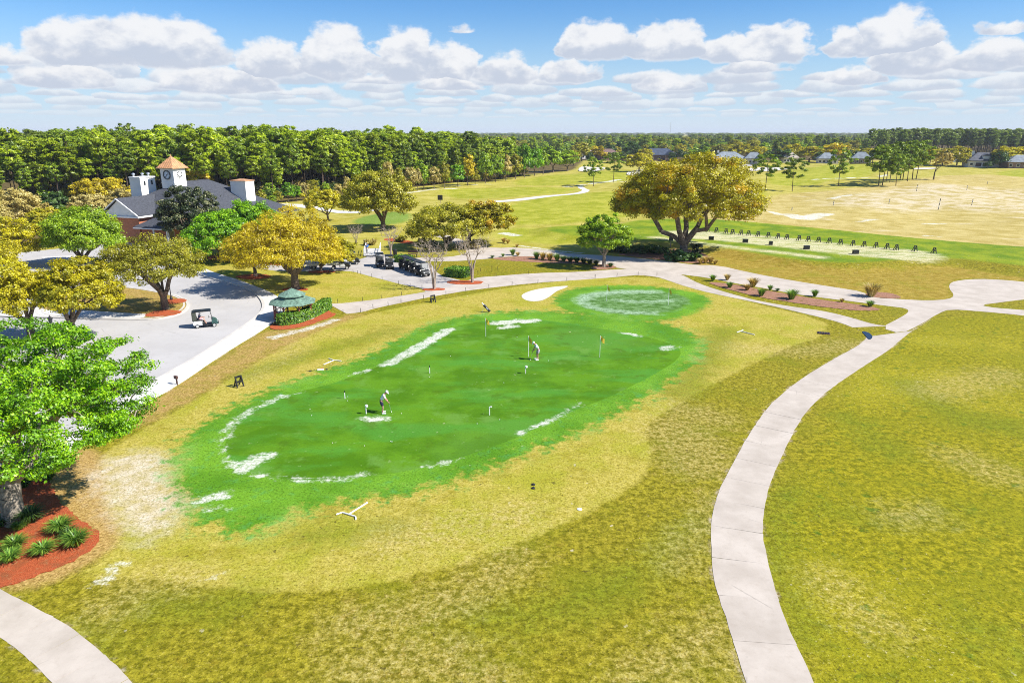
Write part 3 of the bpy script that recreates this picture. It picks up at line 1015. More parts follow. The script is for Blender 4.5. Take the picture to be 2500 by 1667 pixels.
# upper road past the big oak and on to the turning pad
sheet('cart_path', [(930, 547), (1000, 556), (1060, 566), (1114, 580), (1160, 599), (1207, 606), (1266, 604), (1348, 613), (1394, 620), (1503, 625), (1631, 638), (1692, 647), (1755, 648), (1831, 666), (1939, 686), (2048, 703), (2105, 712),
                    (2131, 727), (2207, 731), (2264, 734), (2315, 731), (2331, 722), (2316, 703), (2320, 690), (2345, 684), (2391, 681), (2440, 683), (2500, 688), (2600, 700), (2640, 720), (2560, 728), (2500, 731), (2445, 738), (2391, 745),
                    (2430, 752), (2500, 757), (2650, 770), (2650, 792), (2500, 770), (2391, 760), (2319, 755), (2293, 764), (2246, 793), (2200, 815), (2150, 800), (2199, 775), (2219, 762), (2214, 753), (2174, 748), (2120, 741), (2048, 732), (1957, 721),
                    (1867, 704), (1795, 692), (1733, 679), (1664, 670), (1600, 664), (1508, 655), (1464, 645), (1371, 626), (1277, 626), (1231, 627), (1195, 632), (1114, 638), (1050, 638), (1005, 637), (1005, 629), (1090, 629), (1150, 618),
                    (1110, 592), (1060, 576), (1000, 564), (930, 556)], MAT['concrete'], 0.012, n=1)
# golf cart yard
sheet('cart_yard', [(560, 632), (640, 640), (740, 640), (800, 640), (869, 636), (900, 626), (905, 612), (934, 612), (938, 624), (960, 632), (1000, 632), (1050, 640), (1070, 672), (1114, 682), (1150, 690), (1162, 680), (1190, 678), (1180, 700), (1050, 722), (1030, 703), (1002, 699),
                    (974, 693), (933, 682), (908, 676), (880, 668), (862, 663), (826, 661), (760, 664), (640, 660)], MAT['lot'], 0.008, n=1)
# distant paths
sheet('cart_path', [(1180, 500), (1250, 494), (1340, 486), (1410, 476), (1424, 468), (1415, 459), (1408, 454), (1424, 454), (1436, 462), (1441, 470), (1430, 478), (1350, 490), (1250, 499), (1190, 505)], MAT['walk'], 0.03, n=2, terrain=True)
sheet('cart_path', [(680, 497), (760, 500), (850, 520), (930, 515), (1000, 508), (1000, 513), (930, 521), (850, 526), (750, 508), (680, 503)], MAT['walk'], 0.03, n=1, terrain=True)
sheet('cart_path', [(800, 548), (860, 550), (930, 549), (930, 556), (860, 560), (800, 556)], MAT['concrete'], 0.02, n=1)

# road with its loop, kerb and pavement
sheet('road', [(-500, 1500), (-300, 1330), (0, 1168), (100, 1108), (240, 1028), (384, 929), (488, 872), (619, 786), (643, 768), (652, 750), (640, 727), (610, 703), (536, 685), (464, 661), (431, 646), (420, 625), (440, 600),
               (380, 588), (250, 596), (100, 612), (-200, 640), (-700, 760), (-900, 1100)], MAT['asphalt'], 0.008, n=1)
KERB = [(-60, 1198), (0, 1166), (100, 1106), (240, 1026), (384, 929), (488, 872), (600, 797), (636, 770), (648, 750), (640, 728), (610, 704), (536, 686), (464, 662), (431, 647)]
WALKO = [(0, 1205), (39, 1181), (135, 1121), (208, 1086), (321, 1004), (440, 938), (536, 870), (655, 798), (692, 770), (700, 745), (673, 720), (621, 699), (572, 681), (526, 668), (490, 652)]
slab_path('pavement', KERB, WALKO, 'walk', 3.0, top=0.10, wob=0.008, seed=11)


def ribbon(name, P, w, z0, z1, mat, closed=False, parent=None):
    P = np.asarray(P)
    Q = np.roll(P, -1, 0) if closed else None
    T = (np.roll(P, -1, 0) - np.roll(P, 1, 0)) if closed else np.gradient(P, axis=0)
    T /= np.linalg.norm(T, axis=1)[:, None] + 1e-9
    N = np.stack([-T[:, 1], T[:, 0]], 1)
    A, C = P + N * w / 2, P - N * w / 2
    b = B()
    n = len(P)
    rows = []
    for i in range(n):
        rows.append([b.bm.verts.new((A[i][0], A[i][1], z0)), b.bm.verts.new((A[i][0], A[i][1], z1)), b.bm.verts.new((C[i][0], C[i][1], z1)), b.bm.verts.new((C[i][0], C[i][1], z0))])
    for i in range(n if closed else n - 1):
        j = (i + 1) % n
        for k in range(3):
            b.bm.faces.new((rows[i][k], rows[i][k + 1], rows[j][k + 1], rows[j][k]))
    o = b.build(name, MAT[mat])
    if parent:
        o.parent = parent
    else:
        tag(o, kind='structure')
    return o


kp = W1(KERB, 2, False)
ribbon('kerb', kp + np.array([-0.10, -0.04]), 0.32, 0.0, 0.135, 'kerb')


def turf_island(name, pts, z, n=2):
    P = W1(pts, n)
    b = B()
    xs = np.arange(P[:, 0].min(), P[:, 0].max() + .5, .5)
    b.poly([(x, y, z) for x, y in P], z + 0.02)
    me = b.me(name)
    co = np.zeros(len(me.vertices) * 3, np.float32)
    me.vertices.foreach_get('co', co)
    co = co.reshape(-1, 3)
    A = zone_attrs(co[:, 0].astype(float), co[:, 1].astype(float))
    for k, v in A.items():
        at = me.attributes.new(k, 'FLOAT', 'POINT')
        v = np.full(len(co), -20.0) if k not in ('verge',) else np.full(len(co), 3.0)
        at.data.foreach_set('value', v.astype(np.float32))
    me.materials.append(TURF)
    o = link(bpy.data.objects.new(name, me))
    tag(o, kind='structure')
    return o, P


isl, ip = turf_island('traffic_island', [(150, 778), (345, 782), (393, 780), (440, 768), (460, 752), (458, 738), (440, 727), (423, 721), (357, 708), (295, 700), (230, 705), (150, 725), (90, 750), (90, 772)], 0.12)
ribbon('kerb', ip, 0.30, 0.0, 0.14, 'kerb', closed=True)
ribbon('kerb', (ip - ip.mean(0)) * 0.94 + ip.mean(0), 0.22, 0.0, 0.145, 'kerb', closed=True)
sheet('pavement', [(-60, 756), (90, 757), (200, 760), (369, 770), (340, 781), (200, 778), (60, 776), (-60, 772)], MAT['walk'], 0.126, n=0)
sheet('pavement', [(100, 628), (182, 624), (182, 636), (120, 641)], MAT['walk'], 0.02, n=0)

# mulch beds
sheet('mulch_bed', [(655, 801), (670, 806), (700, 805), (745, 797), (790, 782), (825, 767), (808, 765), (798, 755), (770, 770), (730, 785), (690, 790), (668, 790)], MAT['mulch_red'], 0.02, 0.05, n=1)
sheet('mulch_bed', [(-40, 1290), (-40, 1450), (0, 1436), (40, 1425), (108, 1400), (202, 1360), (239, 1326), (241, 1302), (217, 1284), (174, 1252), (140, 1222), (128, 1190), (110, 1160), (72, 1166), (10, 1200)], MAT['mulch_red'], 0.02, 0.04, n=2)
for c, rx, ry in (((1136, 690), 2.7, 1.3), ((1060, 707), 1.6, .8), ((400, 768), 1.9, 1.5), ((424, 738), 1.5, 1.4), ((623, 676), 2.6, 1.6), ((722, 707), 1.6, 1.2), ((784, 664), 2.2, .9)):
    p = unproj(*c)
    rn = random.Random(int(c[0]))
    zz = 0.122 if c[0] in (400, 424) else 0.015
    sheet('mulch_bed', chaikin([(p[0] + rx * math.cos(a) * rn.uniform(.8, 1.15), p[1] + ry * math.cos(0) * math.sin(a) * rn.uniform(.8, 1.15)) for a in np.linspace(0, 2 * math.pi, 11)[:-1]], 2),
          MAT['mulch_red'], zz, 0.035, world=True)
sheet('mulch_bed', [(500, 632), (560, 640), (640, 645), (700, 650), (700, 640), (640, 632), (560, 628), (520, 622)], MAT['mulch_red'], 0.016, n=1)
sheet('mulch_bed', [(930, 585), (960, 590), (1000, 597), (1030, 598), (1010, 590), (960, 580)], MAT['mulch_red'], 0.012, n=1)
sheet('mulch_bed', [(1722, 688), (1790, 694), (1850, 706), (1920, 718), (2000, 732), (2090, 743), (2140, 752), (2155, 757), (2110, 760), (2030, 753), (1930, 738), (1850, 726), (1760, 702)], MAT['mulch_pink'], 0.016, 0.03, n=1)
sheet('mulch_bed', [(2105, 718), (2150, 712), (2190, 720), (2205, 729), (2140, 728)], MAT['mulch_pink'], 0.016, 0.03, n=1)
sheet('mulch_bed', [(1440, 652), (1470, 645), (1505, 650), (1500, 656), (1450, 660)], MAT['mulch_pink'], 0.018, 0.03, n=1)
sheet('mulch_bed', [(1195, 631), (1240, 627), (1300, 626), (1380, 630), (1450, 645), (1400, 645), (1300, 640), (1230, 636)], MAT['mulch_pink'], 0.016, n=1)
sheet('mulch_bed', [(1500, 620), (1560, 615), (1640, 608), (1720, 616), (1740, 640), (1690, 644), (1630, 636), (1540, 627)], MAT['mulch_pink'], 0.006, n=1, terrain=True)

# bunkers
sheet('bunker', [(1270, 723), (1283, 714), (1310, 706), (1345, 701), (1392, 697), (1378, 704), (1360, 710), (1350, 718), (1338, 727), (1318, 736), (1285, 735)], MAT['bunker_sand'], 0.012, n=2)
for P in ([(1408, 417), (1420, 410), (1455, 409), (1480, 413), (1475, 418), (1435, 420)], [(1524, 429), (1545, 421), (1600, 419), (1640, 424), (1600, 430), (1550, 432)],
          [(1815, 420), (1840, 414), (1900, 413), (1935, 417), (1900, 422), (1840, 424)], [(1790, 407), (1810, 404), (1840, 405), (1830, 409)], [(2218, 413), (2240, 410), (2290, 411), (2280, 414), (2240, 415)]):
    sheet('bunker', P, MAT['bunker_sand'], 0.25, n=2, terrain=True)
# puddle at the path bend
m = mat_basic('water', (0.012, 0.016, 0.025), 0.12, 0, .1, spec=.25)
sheet('puddle', [(2103, 810), (2110, 809), (2124, 814), (2131, 822), (2127, 829), (2119, 829), (2114, 821)], m, 0.036, n=2)

# ------------------------------------------------------------------ trees
mat_leaf('leaf_bright', (0.020, 0.056, 0.001), (0.098, 0.225, 0.002), (0.27, 0.43, 0.006))
mat_leaf('leaf_spring', (0.055, 0.095, 0.002), (0.155, 0.245, 0.005), (0.31, 0.40, 0.012))
mat_leaf('leaf_yellow', (0.13, 0.11, 0.002), (0.355, 0.315, 0.005), (0.55, 0.50, 0.012), accent=(0.26, 0.25, 0.012))
mat_leaf('leaf_amber', (0.13, 0.096, 0.002), (0.355, 0.285, 0.004), (0.55, 0.455, 0.010), accent=(0.45, 0.37, 0.015), acc_at=.7)
mat_leaf('leaf_olive', (0.072, 0.072, 0.003), (0.220, 0.212, 0.008), (0.39, 0.37, 0.020), accent=(0.30, 0.28, 0.02))
mat_leaf('leaf_gold', (0.075, 0.062, 0.001), (0.255, 0.228, 0.003), (0.47, 0.43, 0.008), accent=(0.38, 0.25, 0.008), acc_at=.88)
mat_leaf('leaf_magnolia', (0.010, 0.018, 0.006), (0.032, 0.048, 0.014), (0.19, 0.19, 0.085), trans=.1)
mat_leaf('leaf_straw', (0.14, 0.11, 0.03), (0.33, 0.27, 0.075), (0.46, 0.40, 0.15))
mat_leaf('leaf_dark', (0.014, 0.035, 0.006), (0.036, 0.080, 0.012), (0.10, 0.155, 0.024))
mat_leaf('needle', (0.050, 0.080, 0.002), (0.175, 0.240, 0.003), (0.37, 0.425, 0.010), trans=.3, hue_obj=.25)
mat_leaf('needle_far', (0.045, 0.074, 0.006), (0.115, 0.165, 0.010), (0.215, 0.27, 0.020), trans=.25, hue_obj=.25)
mat_leaf('needle_dark', (0.032, 0.060, 0.003), (0.108, 0.168, 0.006), (0.25, 0.31, 0.014), trans=.25, hue_obj=.2)
mat_leaf('hedge_leaf', (0.018, 0.055, 0.004), (0.060, 0.150, 0.008), (0.19, 0.32, 0.024), trans=.2)
mat_leaf('blade_green', (0.030, 0.080, 0.010), (0.085, 0.185, 0.018), (0.23, 0.34, 0.05), trans=.25)
mat_leaf('blade_straw', (0.14, 0.09, 0.02), (0.33, 0.24, 0.06), (0.52, 0.42, 0.16), trans=.25)
mat_leaf('blade_dark', (0.012, 0.035, 0.008), (0.035, 0.085, 0.016), (0.10, 0.17, 0.035), trans=.2)
mat_basic('bark', (0.155, 0.120, 0.088), .9, 0, .45, 5.0, .9, 14.0, .15)
mat_basic('bark_pale', (0.30, 0.255, 0.20), .9, 0, .45, 4.0, .7, 14.0, .15)
mat_basic('bark_pine', (0.115, 0.082, 0.060), .9, 0, .4, 4.0, .8, 10.0, .15)
mat_basic('bark_smooth', (0.36, 0.29, 0.225), .7, 0, .3, 3.0, .2, 20.0, .3)
mat_basic('bark_grey', (0.33, 0.30, 0.26), .9, 0, .3, 3.0, .4, 20.0, .15)


def grow(rng, trunk, pts, bias=0.35, r0=0.3, rtip=0.02, expo=0.45, limbs=None):
    """join every point to the nearest branch; radii follow how much each limb carries"""
    nodes = [np.array(p, float) for p in trunk]
    par = [-1] + list(range(len(trunk) - 1))
    plen = [0.0]
    for i in range(1, len(trunk)):
        plen.append(0.0)
    fork = nodes[-1]
    d0 = np.linalg.norm(pts - fork, axis=1)
    nl_ = sum(len(q) for q in limbs) if limbs else 0
    arr = np.zeros((len(trunk) + nl_ + 2 * len(pts), 3))
    arr[:len(trunk)] = nodes
    pl = np.zeros(len(arr))
    dist = np.full(len(arr), 1e9)
    dist[len(trunk) - 1] = 0.0
    if len(trunk) > 2:
        dist[len(trunk) - 2] = 0.3
    n = len(trunk)
    for q in (limbs or []):
        prev = len(trunk) - 1
        for p in q:
            arr[n] = p
            pl[n] = pl[prev] + np.linalg.norm(arr[n] - arr[prev])
            dist[n] = np.linalg.norm(arr[n] - fork)
            par.append(prev)
            prev = n
            n += 1
    n0 = n
    for i in np.argsort(d0):
        p = pts[i]
        c = np.linalg.norm(arr[:n] - p, axis=1) + bias * pl[:n]
        c[dist[:n] > d0[i] * 0.97] = 1e9
        c[:max(0, len(trunk) - 2)] = 1e9
        j = int(np.argmin(c))
        seg = p - arr[j]
        L = np.linalg.norm(seg)
        mid = arr[j] + seg * 0.5 + rng.normal(0, 0.07 * L, 3) + np.array([0, 0, 0.05 * L])
        arr[n] = mid
        pl[n] = pl[j] + L / 2
        dist[n] = np.linalg.norm(mid - fork)
        par.append(j)
        arr[n + 1] = p
        pl[n + 1] = pl[j] + L
        dist[n + 1] = d0[i]
        par.append(n)
        n += 2
    cnt = np.zeros(n)
    cnt[n0 + 1::2] = 1
    for i in range(n - 1, 0, -1):
        cnt[par[i]] += cnt[i]
    r = rtip * np.maximum(cnt, 1) ** expo
    r = np.minimum(r, r0 * 0.85)
    for k in range(len(trunk)):
        f = k / max(1, len(trunk) - 1)
        r[k] = r0 * (1.35 - 0.5 * f ** 0.5)
    return arr[:n], np.array(par), r


def tubes_np(P, par, R, sides=6, minr=0.0):
    V, F = [], []
    base = 0
    ang = np.linspace(0, 2 * np.pi, sides, endpoint=False)
    ca, sa = np.cos(ang)[:, None], np.sin(ang)[:, None]
    for i in range(1, len(P)):
        j = par[i]
        d = P[i] - P[j]
        L = np.linalg.norm(d)
        if L < 1e-6 or max(R[i], R[j]) < minr:
            continue
        d = d / L
        a = np.cross(d, [0.31, 0.87, 0.38])
        a /= np.linalg.norm(a) + 1e-9
        b = np.cross(d, a)
        rj = min(R[j], R[i] * 1.5) if j > 5 else R[j] if i < 6 else min(R[j], R[i] * 1.6)
        V.append(P[j] + (ca * a + sa * b) * rj)
        V.append(P[i] + (ca * a + sa * b) * R[i])
        k = np.arange(sides)
        k2 = (k + 1) % sides
        F.append(np.stack([base + k, base + k2, base + sides + k2, base + sides + k], 1))
        base += 2 * sides
    return np.vstack(V), np.vstack(F)


def leaves_np(rng, C, N, n_each, sig, size, elong=1.5, up=0.35, outw=0.9, jit=0.7, flat=0.6, ctint=None):
    """leaf-sized quads scattered in clumps; each faces mostly out of its clump"""
    m = len(C)
    idx = np.repeat(np.arange(m), n_each)
    n = len(idx)
    u = rng.normal(0, 1, (n, 3))
    u /= np.linalg.norm(u, axis=1)[:, None] + 1e-9
    rad = rng.uniform(0.2, 1.0, n) ** 0.7 * np.where(rng.uniform(0, 1, n) < .12, 1.45, 1.0)
    s = (sig * rng.uniform(0.75, 1.3, m))[idx]
    off = u * (rad * s)[:, None] * np.array([1, 1, flat])
    P = C[idx] + off
    nrm = u * outw + N[idx] * 0.5 + rng.normal(0, jit, (n, 3)) + np.array([0, 0, up])
    nrm /= np.linalg.norm(nrm, axis=1)[:, None] + 1e-9
    t = np.cross(nrm, rng.normal(0, 1, (n, 3)))
    t /= np.linalg.norm(t, axis=1)[:, None] + 1e-9
    b = np.cross(nrm, t)
    sz = size * rng.uniform(0.6, 1.35, n)
    hl, hw = (sz * elong / 2)[:, None], (sz / elong ** 0.5 / 2)[:, None]
    V = np.stack([P - t * hl, P + b * hw, P + t * hl, P - b * hw], 1).reshape(-1, 3)
    F = np.arange(4 * n).reshape(-1, 4)
    ct = rng.uniform(0, 1, m) if ctint is None else ctint
    tint = np.clip(0.40 * ct[idx] + 0.6 * rng.uniform(0, 1, n), 0, 1)
    return V, F, np.repeat(tint, 4), np.repeat(ct[idx], 4)


def crown_points(rng, n, rx, ry, z0, z1, inner=0.35, bottom=0.35, lobes=6, lob_amp=0.22, hollow=0.0):
    """points through a lobed, uneven dome between z0 and z1"""
    zc = z0 + (z1 - z0) * bottom
    up, dn = z1 - zc, zc - z0
    L = rng.normal(0, 1, (lobes, 3))
    L /= np.linalg.norm(L, axis=1)[:, None]
    La = rng.uniform(-lob_amp, lob_amp, lobes)
    P = []
    while len(P) < n:
        u = rng.normal(0, 1, 3)
        u /= np.linalg.norm(u)
        r = rng.uniform(inner ** 2.2, 1) ** (1 / 2.2)
        k = 1 + sum(a * max(0, u @ l) ** 3 for l, a in zip(L, La))
        p = u * r * k * np.array([rx, ry, up if u[2] > 0 else dn])
        if hollow and p[2] + zc < z0 + hollow * (z1 - z0) * (1 - min(1, (p[0] / rx) ** 2 + (p[1] / ry) ** 2)):
            continue
        P.append(np.array([p[0], p[1], p[2] + zc]))
    return np.array(P), np.array([0, 0, zc - 0.3 * dn])


def tree_meshes(name, seed, h, rx, ry, z0, fork, r0, n_clump, n_leaf, sig, size, lean=(0, 0), bottom=.35, elong=1.5, flat=.6, rtip=.02, sides=6, off=(0, 0), bias=.35, inner=.35, jit=.7, up=.35, lobes=7, lob_amp=.28,
                expo=.56, extra=None, hollow=.5, nlimb=5):
    rng = np.random.default_rng(seed)
    P, ctr = crown_points(rng, n_clump, rx, ry, z0, h - sig * 0.5, inner, bottom, lobes, lob_amp, hollow)
    P[:, 0] += off[0]
    P[:, 1] += off[1]
    ctr = ctr + np.array([off[0], off[1], 0])
    if extra is not None:
        P = np.vstack([P, extra])
    f = fork
    trunk = [(0, 0, -0.15), (lean[0] * .1, lean[1] * .1, f * .25), (lean[0] * .35, lean[1] * .35, f * .6), (lean[0] * .7, lean[1] * .7, f * .85), (lean[0], lean[1], f)]
    limbs = []
    a0 = rng.uniform(0, 6.28)
    for i in range(nlimb):
        a = a0 + 2 * np.pi * i / nlimb + rng.uniform(-.35, .35)
        rr_, zt = rng.uniform(.42, .66), z0 + (h - z0) * rng.uniform(.35, .62)
        e = np.array([off[0] + rx * rr_ * math.cos(a), off[1] + ry * rr_ * math.sin(a), zt])
        s0 = np.array([lean[0], lean[1], f])
        limbs.append([s0 + (e - s0) * np.array([tt, tt, tt ** (.75 if i % 2 else 1.15)]) + rng.normal(0, .03 * rx, 3) * (0.4 if tt == 1 else 1) for tt in (.22, .45, .7, 1.0)])
    nodes, par, R = grow(rng, trunk, P, bias, r0, rtip, expo, limbs if nlimb else None)
    tv, tf = tubes_np(nodes, par, R, sides)
    N = P - ctr
    N /= np.linalg.norm(N, axis=1)[:, None] + 1e-9
    lv, lf, tint, cl = leaves_np(rng, P, N, n_leaf, sig, size, elong, up, .9, jit, flat)
    return mesh_np(name + '_trunk', tv, tf, smooth=True), mesh_np(name + '_crown', lv, lf, {'tint': tint, 'clump': cl})


def cam_depth(p):
    return p.y * math.cos(PITCH) - (p.z - CAM_H) * math.sin(PITCH)


def std_tree(name, label, cat, base, ytop, xl, xr, ybot, leaf, bark='bark', seed=0, n_clump=130, n_leaf=110, size=None, fork_f=.5, r0=None, group=None, ratio=.85, sig_f=.125, lift=0.0, fork_k=.7, **kw):
    b = GP(*base)
    dep = cam_depth(b)
    m = dep / F_PX
    h = height_at(base[0], base[1], ytop) * 1.0
    z0 = max(0.6, height_at(base[0], base[1], ybot))
    hw = (xr - xl) / 2 * m
    ox = ((xl + xr) / 2 - base[0]) * m
    n_clump, n_leaf = int(n_clump * 1.75), int(n_leaf * 1.2)
    size = (size or max(0.15, dep * 0.0026)) * .72
    sig = sig_f * hw
    r0 = r0 or 0.035 * hw + 0.10
    tm, cm = tree_meshes(name, seed, h, hw * .93, hw * .93 * ratio, z0, max(.5, z0 * fork_k), r0, n_clump, n_leaf, sig, size, off=(ox, 0), rtip=max(.016, r0 * .05), **kw)
    root = empty(name, b + Vector((0, 0, lift)))
    obj('trunk', tm, MAT[bark], root)
    obj('crown', cm, MAT[leaf], root)
    tag(root, label, cat, group)
    return root


# --- oaks and shade trees that stand singly
std_tree('oak_tree', 'bright green spreading oak over the red mulch bed beside the footpath', 'tree', (36, 1276), 812, -330, 362, 1150, 'leaf_bright', 'bark_pale', 21, 420, 160, .135, fork_f=.35, r0=.46, sig_f=.072, flat=.5,
         lean=(.1, .3), fork_k=.8, bottom=.35, ratio=.9, inner=.25, lob_amp=.3, lobes=9)
std_tree('oak_tree', 'yellow leafed oak at the road edge behind the lantern post', 'tree', (182, 838), 622, 95, 305, 768, 'leaf_yellow', 'bark', 5, 150, 120, .19, fork_f=.3, r0=.36, flat=.55)
std_tree('oak_tree', 'yellow leafed oak with a low forked trunk on the left of the lantern', 'tree', (80, 832), 628, -60, 170, 775, 'leaf_yellow', 'bark', 6, 150, 120, .19, fork_f=.2, r0=.34, flat=.55)
std_tree('oak_tree', 'olive vase shaped oak on the kerbed traffic island', 'tree', (404, 757), 568, 250, 522, 690, 'leaf_olive', 'bark', 7, 170, 105, .18, fork_k=.45, r0=.40, flat=.5, lift=.1, inner=.45, up=.5)
std_tree('shade_tree', 'broad green tree in front of the gabled clubhouse wing', 'tree', (205, 645), 492, 100, 338, 628, 'leaf_spring', 'bark', 8, 170, 130, .27, fork_f=.2, r0=.35)
std_tree('magnolia_tree', 'dark glossy magnolia against the clubhouse roof', 'tree', (478, 607), 452, 398, 548, 575, 'leaf_magnolia', 'bark', 9, 120, 110, .30, fork_f=.2, r0=.3, ratio=.9)
std_tree('shade_tree', 'vivid green tree between the magnolia and the amber oak', 'tree', (545, 640), 510, 452, 640, 622, 'leaf_bright', 'bark', 10, 130, 120, .28, fork_f=.2, r0=.3)
std_tree('shade_tree', 'vivid green tree below the copper capped chimney', 'tree', (622, 618), 480, 540, 700, 590, 'leaf_bright', 'bark', 11, 130, 120, .28, fork_f=.2, r0=.3)
std_tree('oak_tree', 'amber oak with a thick burled trunk behind the gazebo', 'tree', (722, 706), 517, 575, 845, 655, 'leaf_amber', 'bark', 12, 190, 120, .20, fork_f=.15, r0=.50, elong=2.4, flat=.6)
std_tree('oak_tree', 'slim amber oak rising from a red mulch ring beside the pavement', 'tree', (624, 675), 545, 553, 690, 648, 'leaf_amber', 'bark', 13, 90, 110, .21, fork_f=.2, r0=.25, elong=2.2)
std_tree('oak_tree', 'yellow oak at the grass edge by the utility cart', 'tree', (784, 663), 562, 740, 872, 648, 'leaf_yellow', 'bark', 14, 90, 110, .22, fork_f=.2, r0=.24, elong=2.2)
std_tree('oak_tree', 'small yellow tree standing alone on the lawn beside the clubhouse', 'tree', (801, 540), 458, 746, 852, 518, 'leaf_yellow', 'bark', 15, 75, 90, .36, fork_f=.3, r0=.25)
std_tree('oak_tree', 'large olive oak with hanging moss behind the practice green', 'tree', (936, 560), 410, 836, 1022, 532, 'leaf_olive', 'bark', 16, 180, 110, .35, fork_f=.25, r0=.55, inner=.4)
std_tree('oak_tree', 'many stemmed olive oak at the bend of the upper path', 'tree', (1090, 602), 490, 998, 1208, 580, 'leaf_olive', 'bark', 17, 160, 120, .28, fork_k=.2, r0=.40)
std_tree('oak_tree', 'gold tinged olive oak behind the many stemmed oak', 'tree', (1146, 600), 470, 1110, 1254, 570, 'leaf_gold', 'bark', 18, 110, 110, .30, fork_f=.2, r0=.35)
std_tree('young_oak', 'small bright lime oak on the planted strip beside the path', 'tree', (1474, 652), 516, 1402, 1540, 612, 'leaf_spring', 'bark_pale', 19, 110, 120, .25, fork_f=.35, r0=.26)


def big_oak():
    b = GP(1668, 622)
    m = cam_depth(b) / F_PX
    h = height_at(1668, 622, 372)
    hw = (1863 - 1466) / 2 * m
    rng = np.random.default_rng(3)
    ext = []
    for k in range(10):   # the long low limb to the left
        ext.append([-3.0 - k * .75 + rng.normal(0, .3), rng.normal(0, .8), 6.3 + .22 * k + rng.normal(0, .35)])
    tm, cm = tree_meshes('great_oak', 24, h, hw * .98, hw * .8, 4.4, 1.7, .66, 480, 165, hw * .085, .22, hollow=.40, off=(-.3, 0), bottom=.30, expo=.58, elong=1.5, rtip=.026, sides=7, inner=.42, lobes=10, lob_amp=.25, bias=.25, extra=np.array(ext))
    root = empty('oak_tree', b)
    obj('trunk', tm, mat_basic('bark_oak', (0.20, 0.165, 0.128), .9, 0, .5, 4.0, .8, 14.0, .15), root)
    obj('crown', cm, MAT['leaf_gold'], root)
    tag(root, 'great golden oak with a forked leaning trunk beside the driving range', 'tree')


big_oak()

# --- far-left mixed trees by the clubhouse
for i, (base, yt, xl, xr, yb, lf, lab) in enumerate([
        ((40, 650), 515, -60, 108, 635, 'leaf_yellow', 'tall yellow tree left of the broad green tree'),
        ((-60, 690), 560, -200, 40, 660, 'leaf_yellow', 'yellow tree leaning into view beyond the road lot'),
        ((146, 545), 466, 98, 196, 535, 'leaf_dark', 'dark evergreen beside the gabled clubhouse wing'),
        ((255, 510), 430, 178, 322, 495, 'leaf_amber', 'amber tree behind the white vent block of the clubhouse'),
        ((60, 560), 450, -30, 130, 545, 'leaf_straw', 'pale straw coloured tree at the edge of the pines'),
        ((210, 545), 470, 150, 290, 535, 'leaf_straw', 'pale bare looking tree beside the white vent block'),
        ((-40, 600), 480, -140, 40, 580, 'leaf_straw', 'pale straw tree at the left end of the lot'),
        ((300, 535), 462, 262, 345, 520, 'leaf_straw', 'thin pale tree close to the clubhouse gable'),
        ((110, 600), 505, 60, 180, 590, 'leaf_yellow', 'rounded yellow tree behind the broad green tree'),
        ((480, 490), 395, 438, 530, 478, 'leaf_amber', 'amber tree just right of the clock tower'),
        ((590, 492), 440, 560, 625, 485, 'leaf_yellow', 'low yellow tree behind the copper capped chimney')]):
    std_tree('shade_tree', lab, 'tree', base, yt, xl, xr, yb, lf, 'bark', 40 + i, 90, 100, None, fork_f=.2, r0=.25)

# --- bare crape myrtles
def crape(seed, h, spread, stems, n=150):
    rng = np.random.default_rng(seed)
    V, F, base = [], [], 0
    P = []
    for k in range(n):
        a = rng.uniform(0, 2 * np.pi)
        z = h * rng.uniform(.62, 1.0)
        r = spread * (z / h) ** 1.1 * rng.uniform(.15, 1) ** .5
        P.append([r * math.cos(a), r * math.sin(a), z])
    P = np.array(P)
    allv, allf, off = [], [], 0
    for s in range(stems):
        a = 2 * np.pi * s / stems + rng.uniform(-.3, .3)
        sel = P[[i for i in range(n) if int(((math.atan2(P[i, 1], P[i, 0]) - a) % (2 * np.pi)) / (2 * np.pi) * stems + .5) % stems == 0]]
        if len(sel) < 3:
            continue
        d = np.array([math.cos(a), math.sin(a), 0])
        tr = [d * .08 + [0, 0, -.1], d * .12 + [0, 0, h * .10], d * .16 + [0, 0, h * .2], d * .22 + [0, 0, h * .3], d * .30 + [0, 0, h * .38]]
        nd, par, R = grow(rng, tr, sel, .1, .075, .011, .5)
        v, f = tubes_np(nd, par, R, 5)
        allv.append(v)
        allf.append(f + off)
        off += len(v)
        # fine twigs at each tip
        tw = []
        for p in sel:
            for _ in range(6):
                q = p + rng.normal(0, .22, 3) + np.array([p[0], p[1], h * .4]) / h * .35
                tw.append((p, q))
        A = np.array([t[0] for t in tw])
        Q = np.array([t[1] for t in tw])
        w_ = rng.normal(0, 1, A.shape)
        w_ /= np.linalg.norm(w_, axis=1)[:, None]
        w_ *= .011
        vv = np.stack([A - w_, A + w_, Q + w_ * .5, Q - w_ * .5], 1).reshape(-1, 3)
        allv.append(vv)
        allf.append(np.arange(len(vv)).reshape(-1, 4) + off)
        off += len(vv)
    return mesh_np('crape_myrtle', np.vstack(allv), np.vstack(allf))


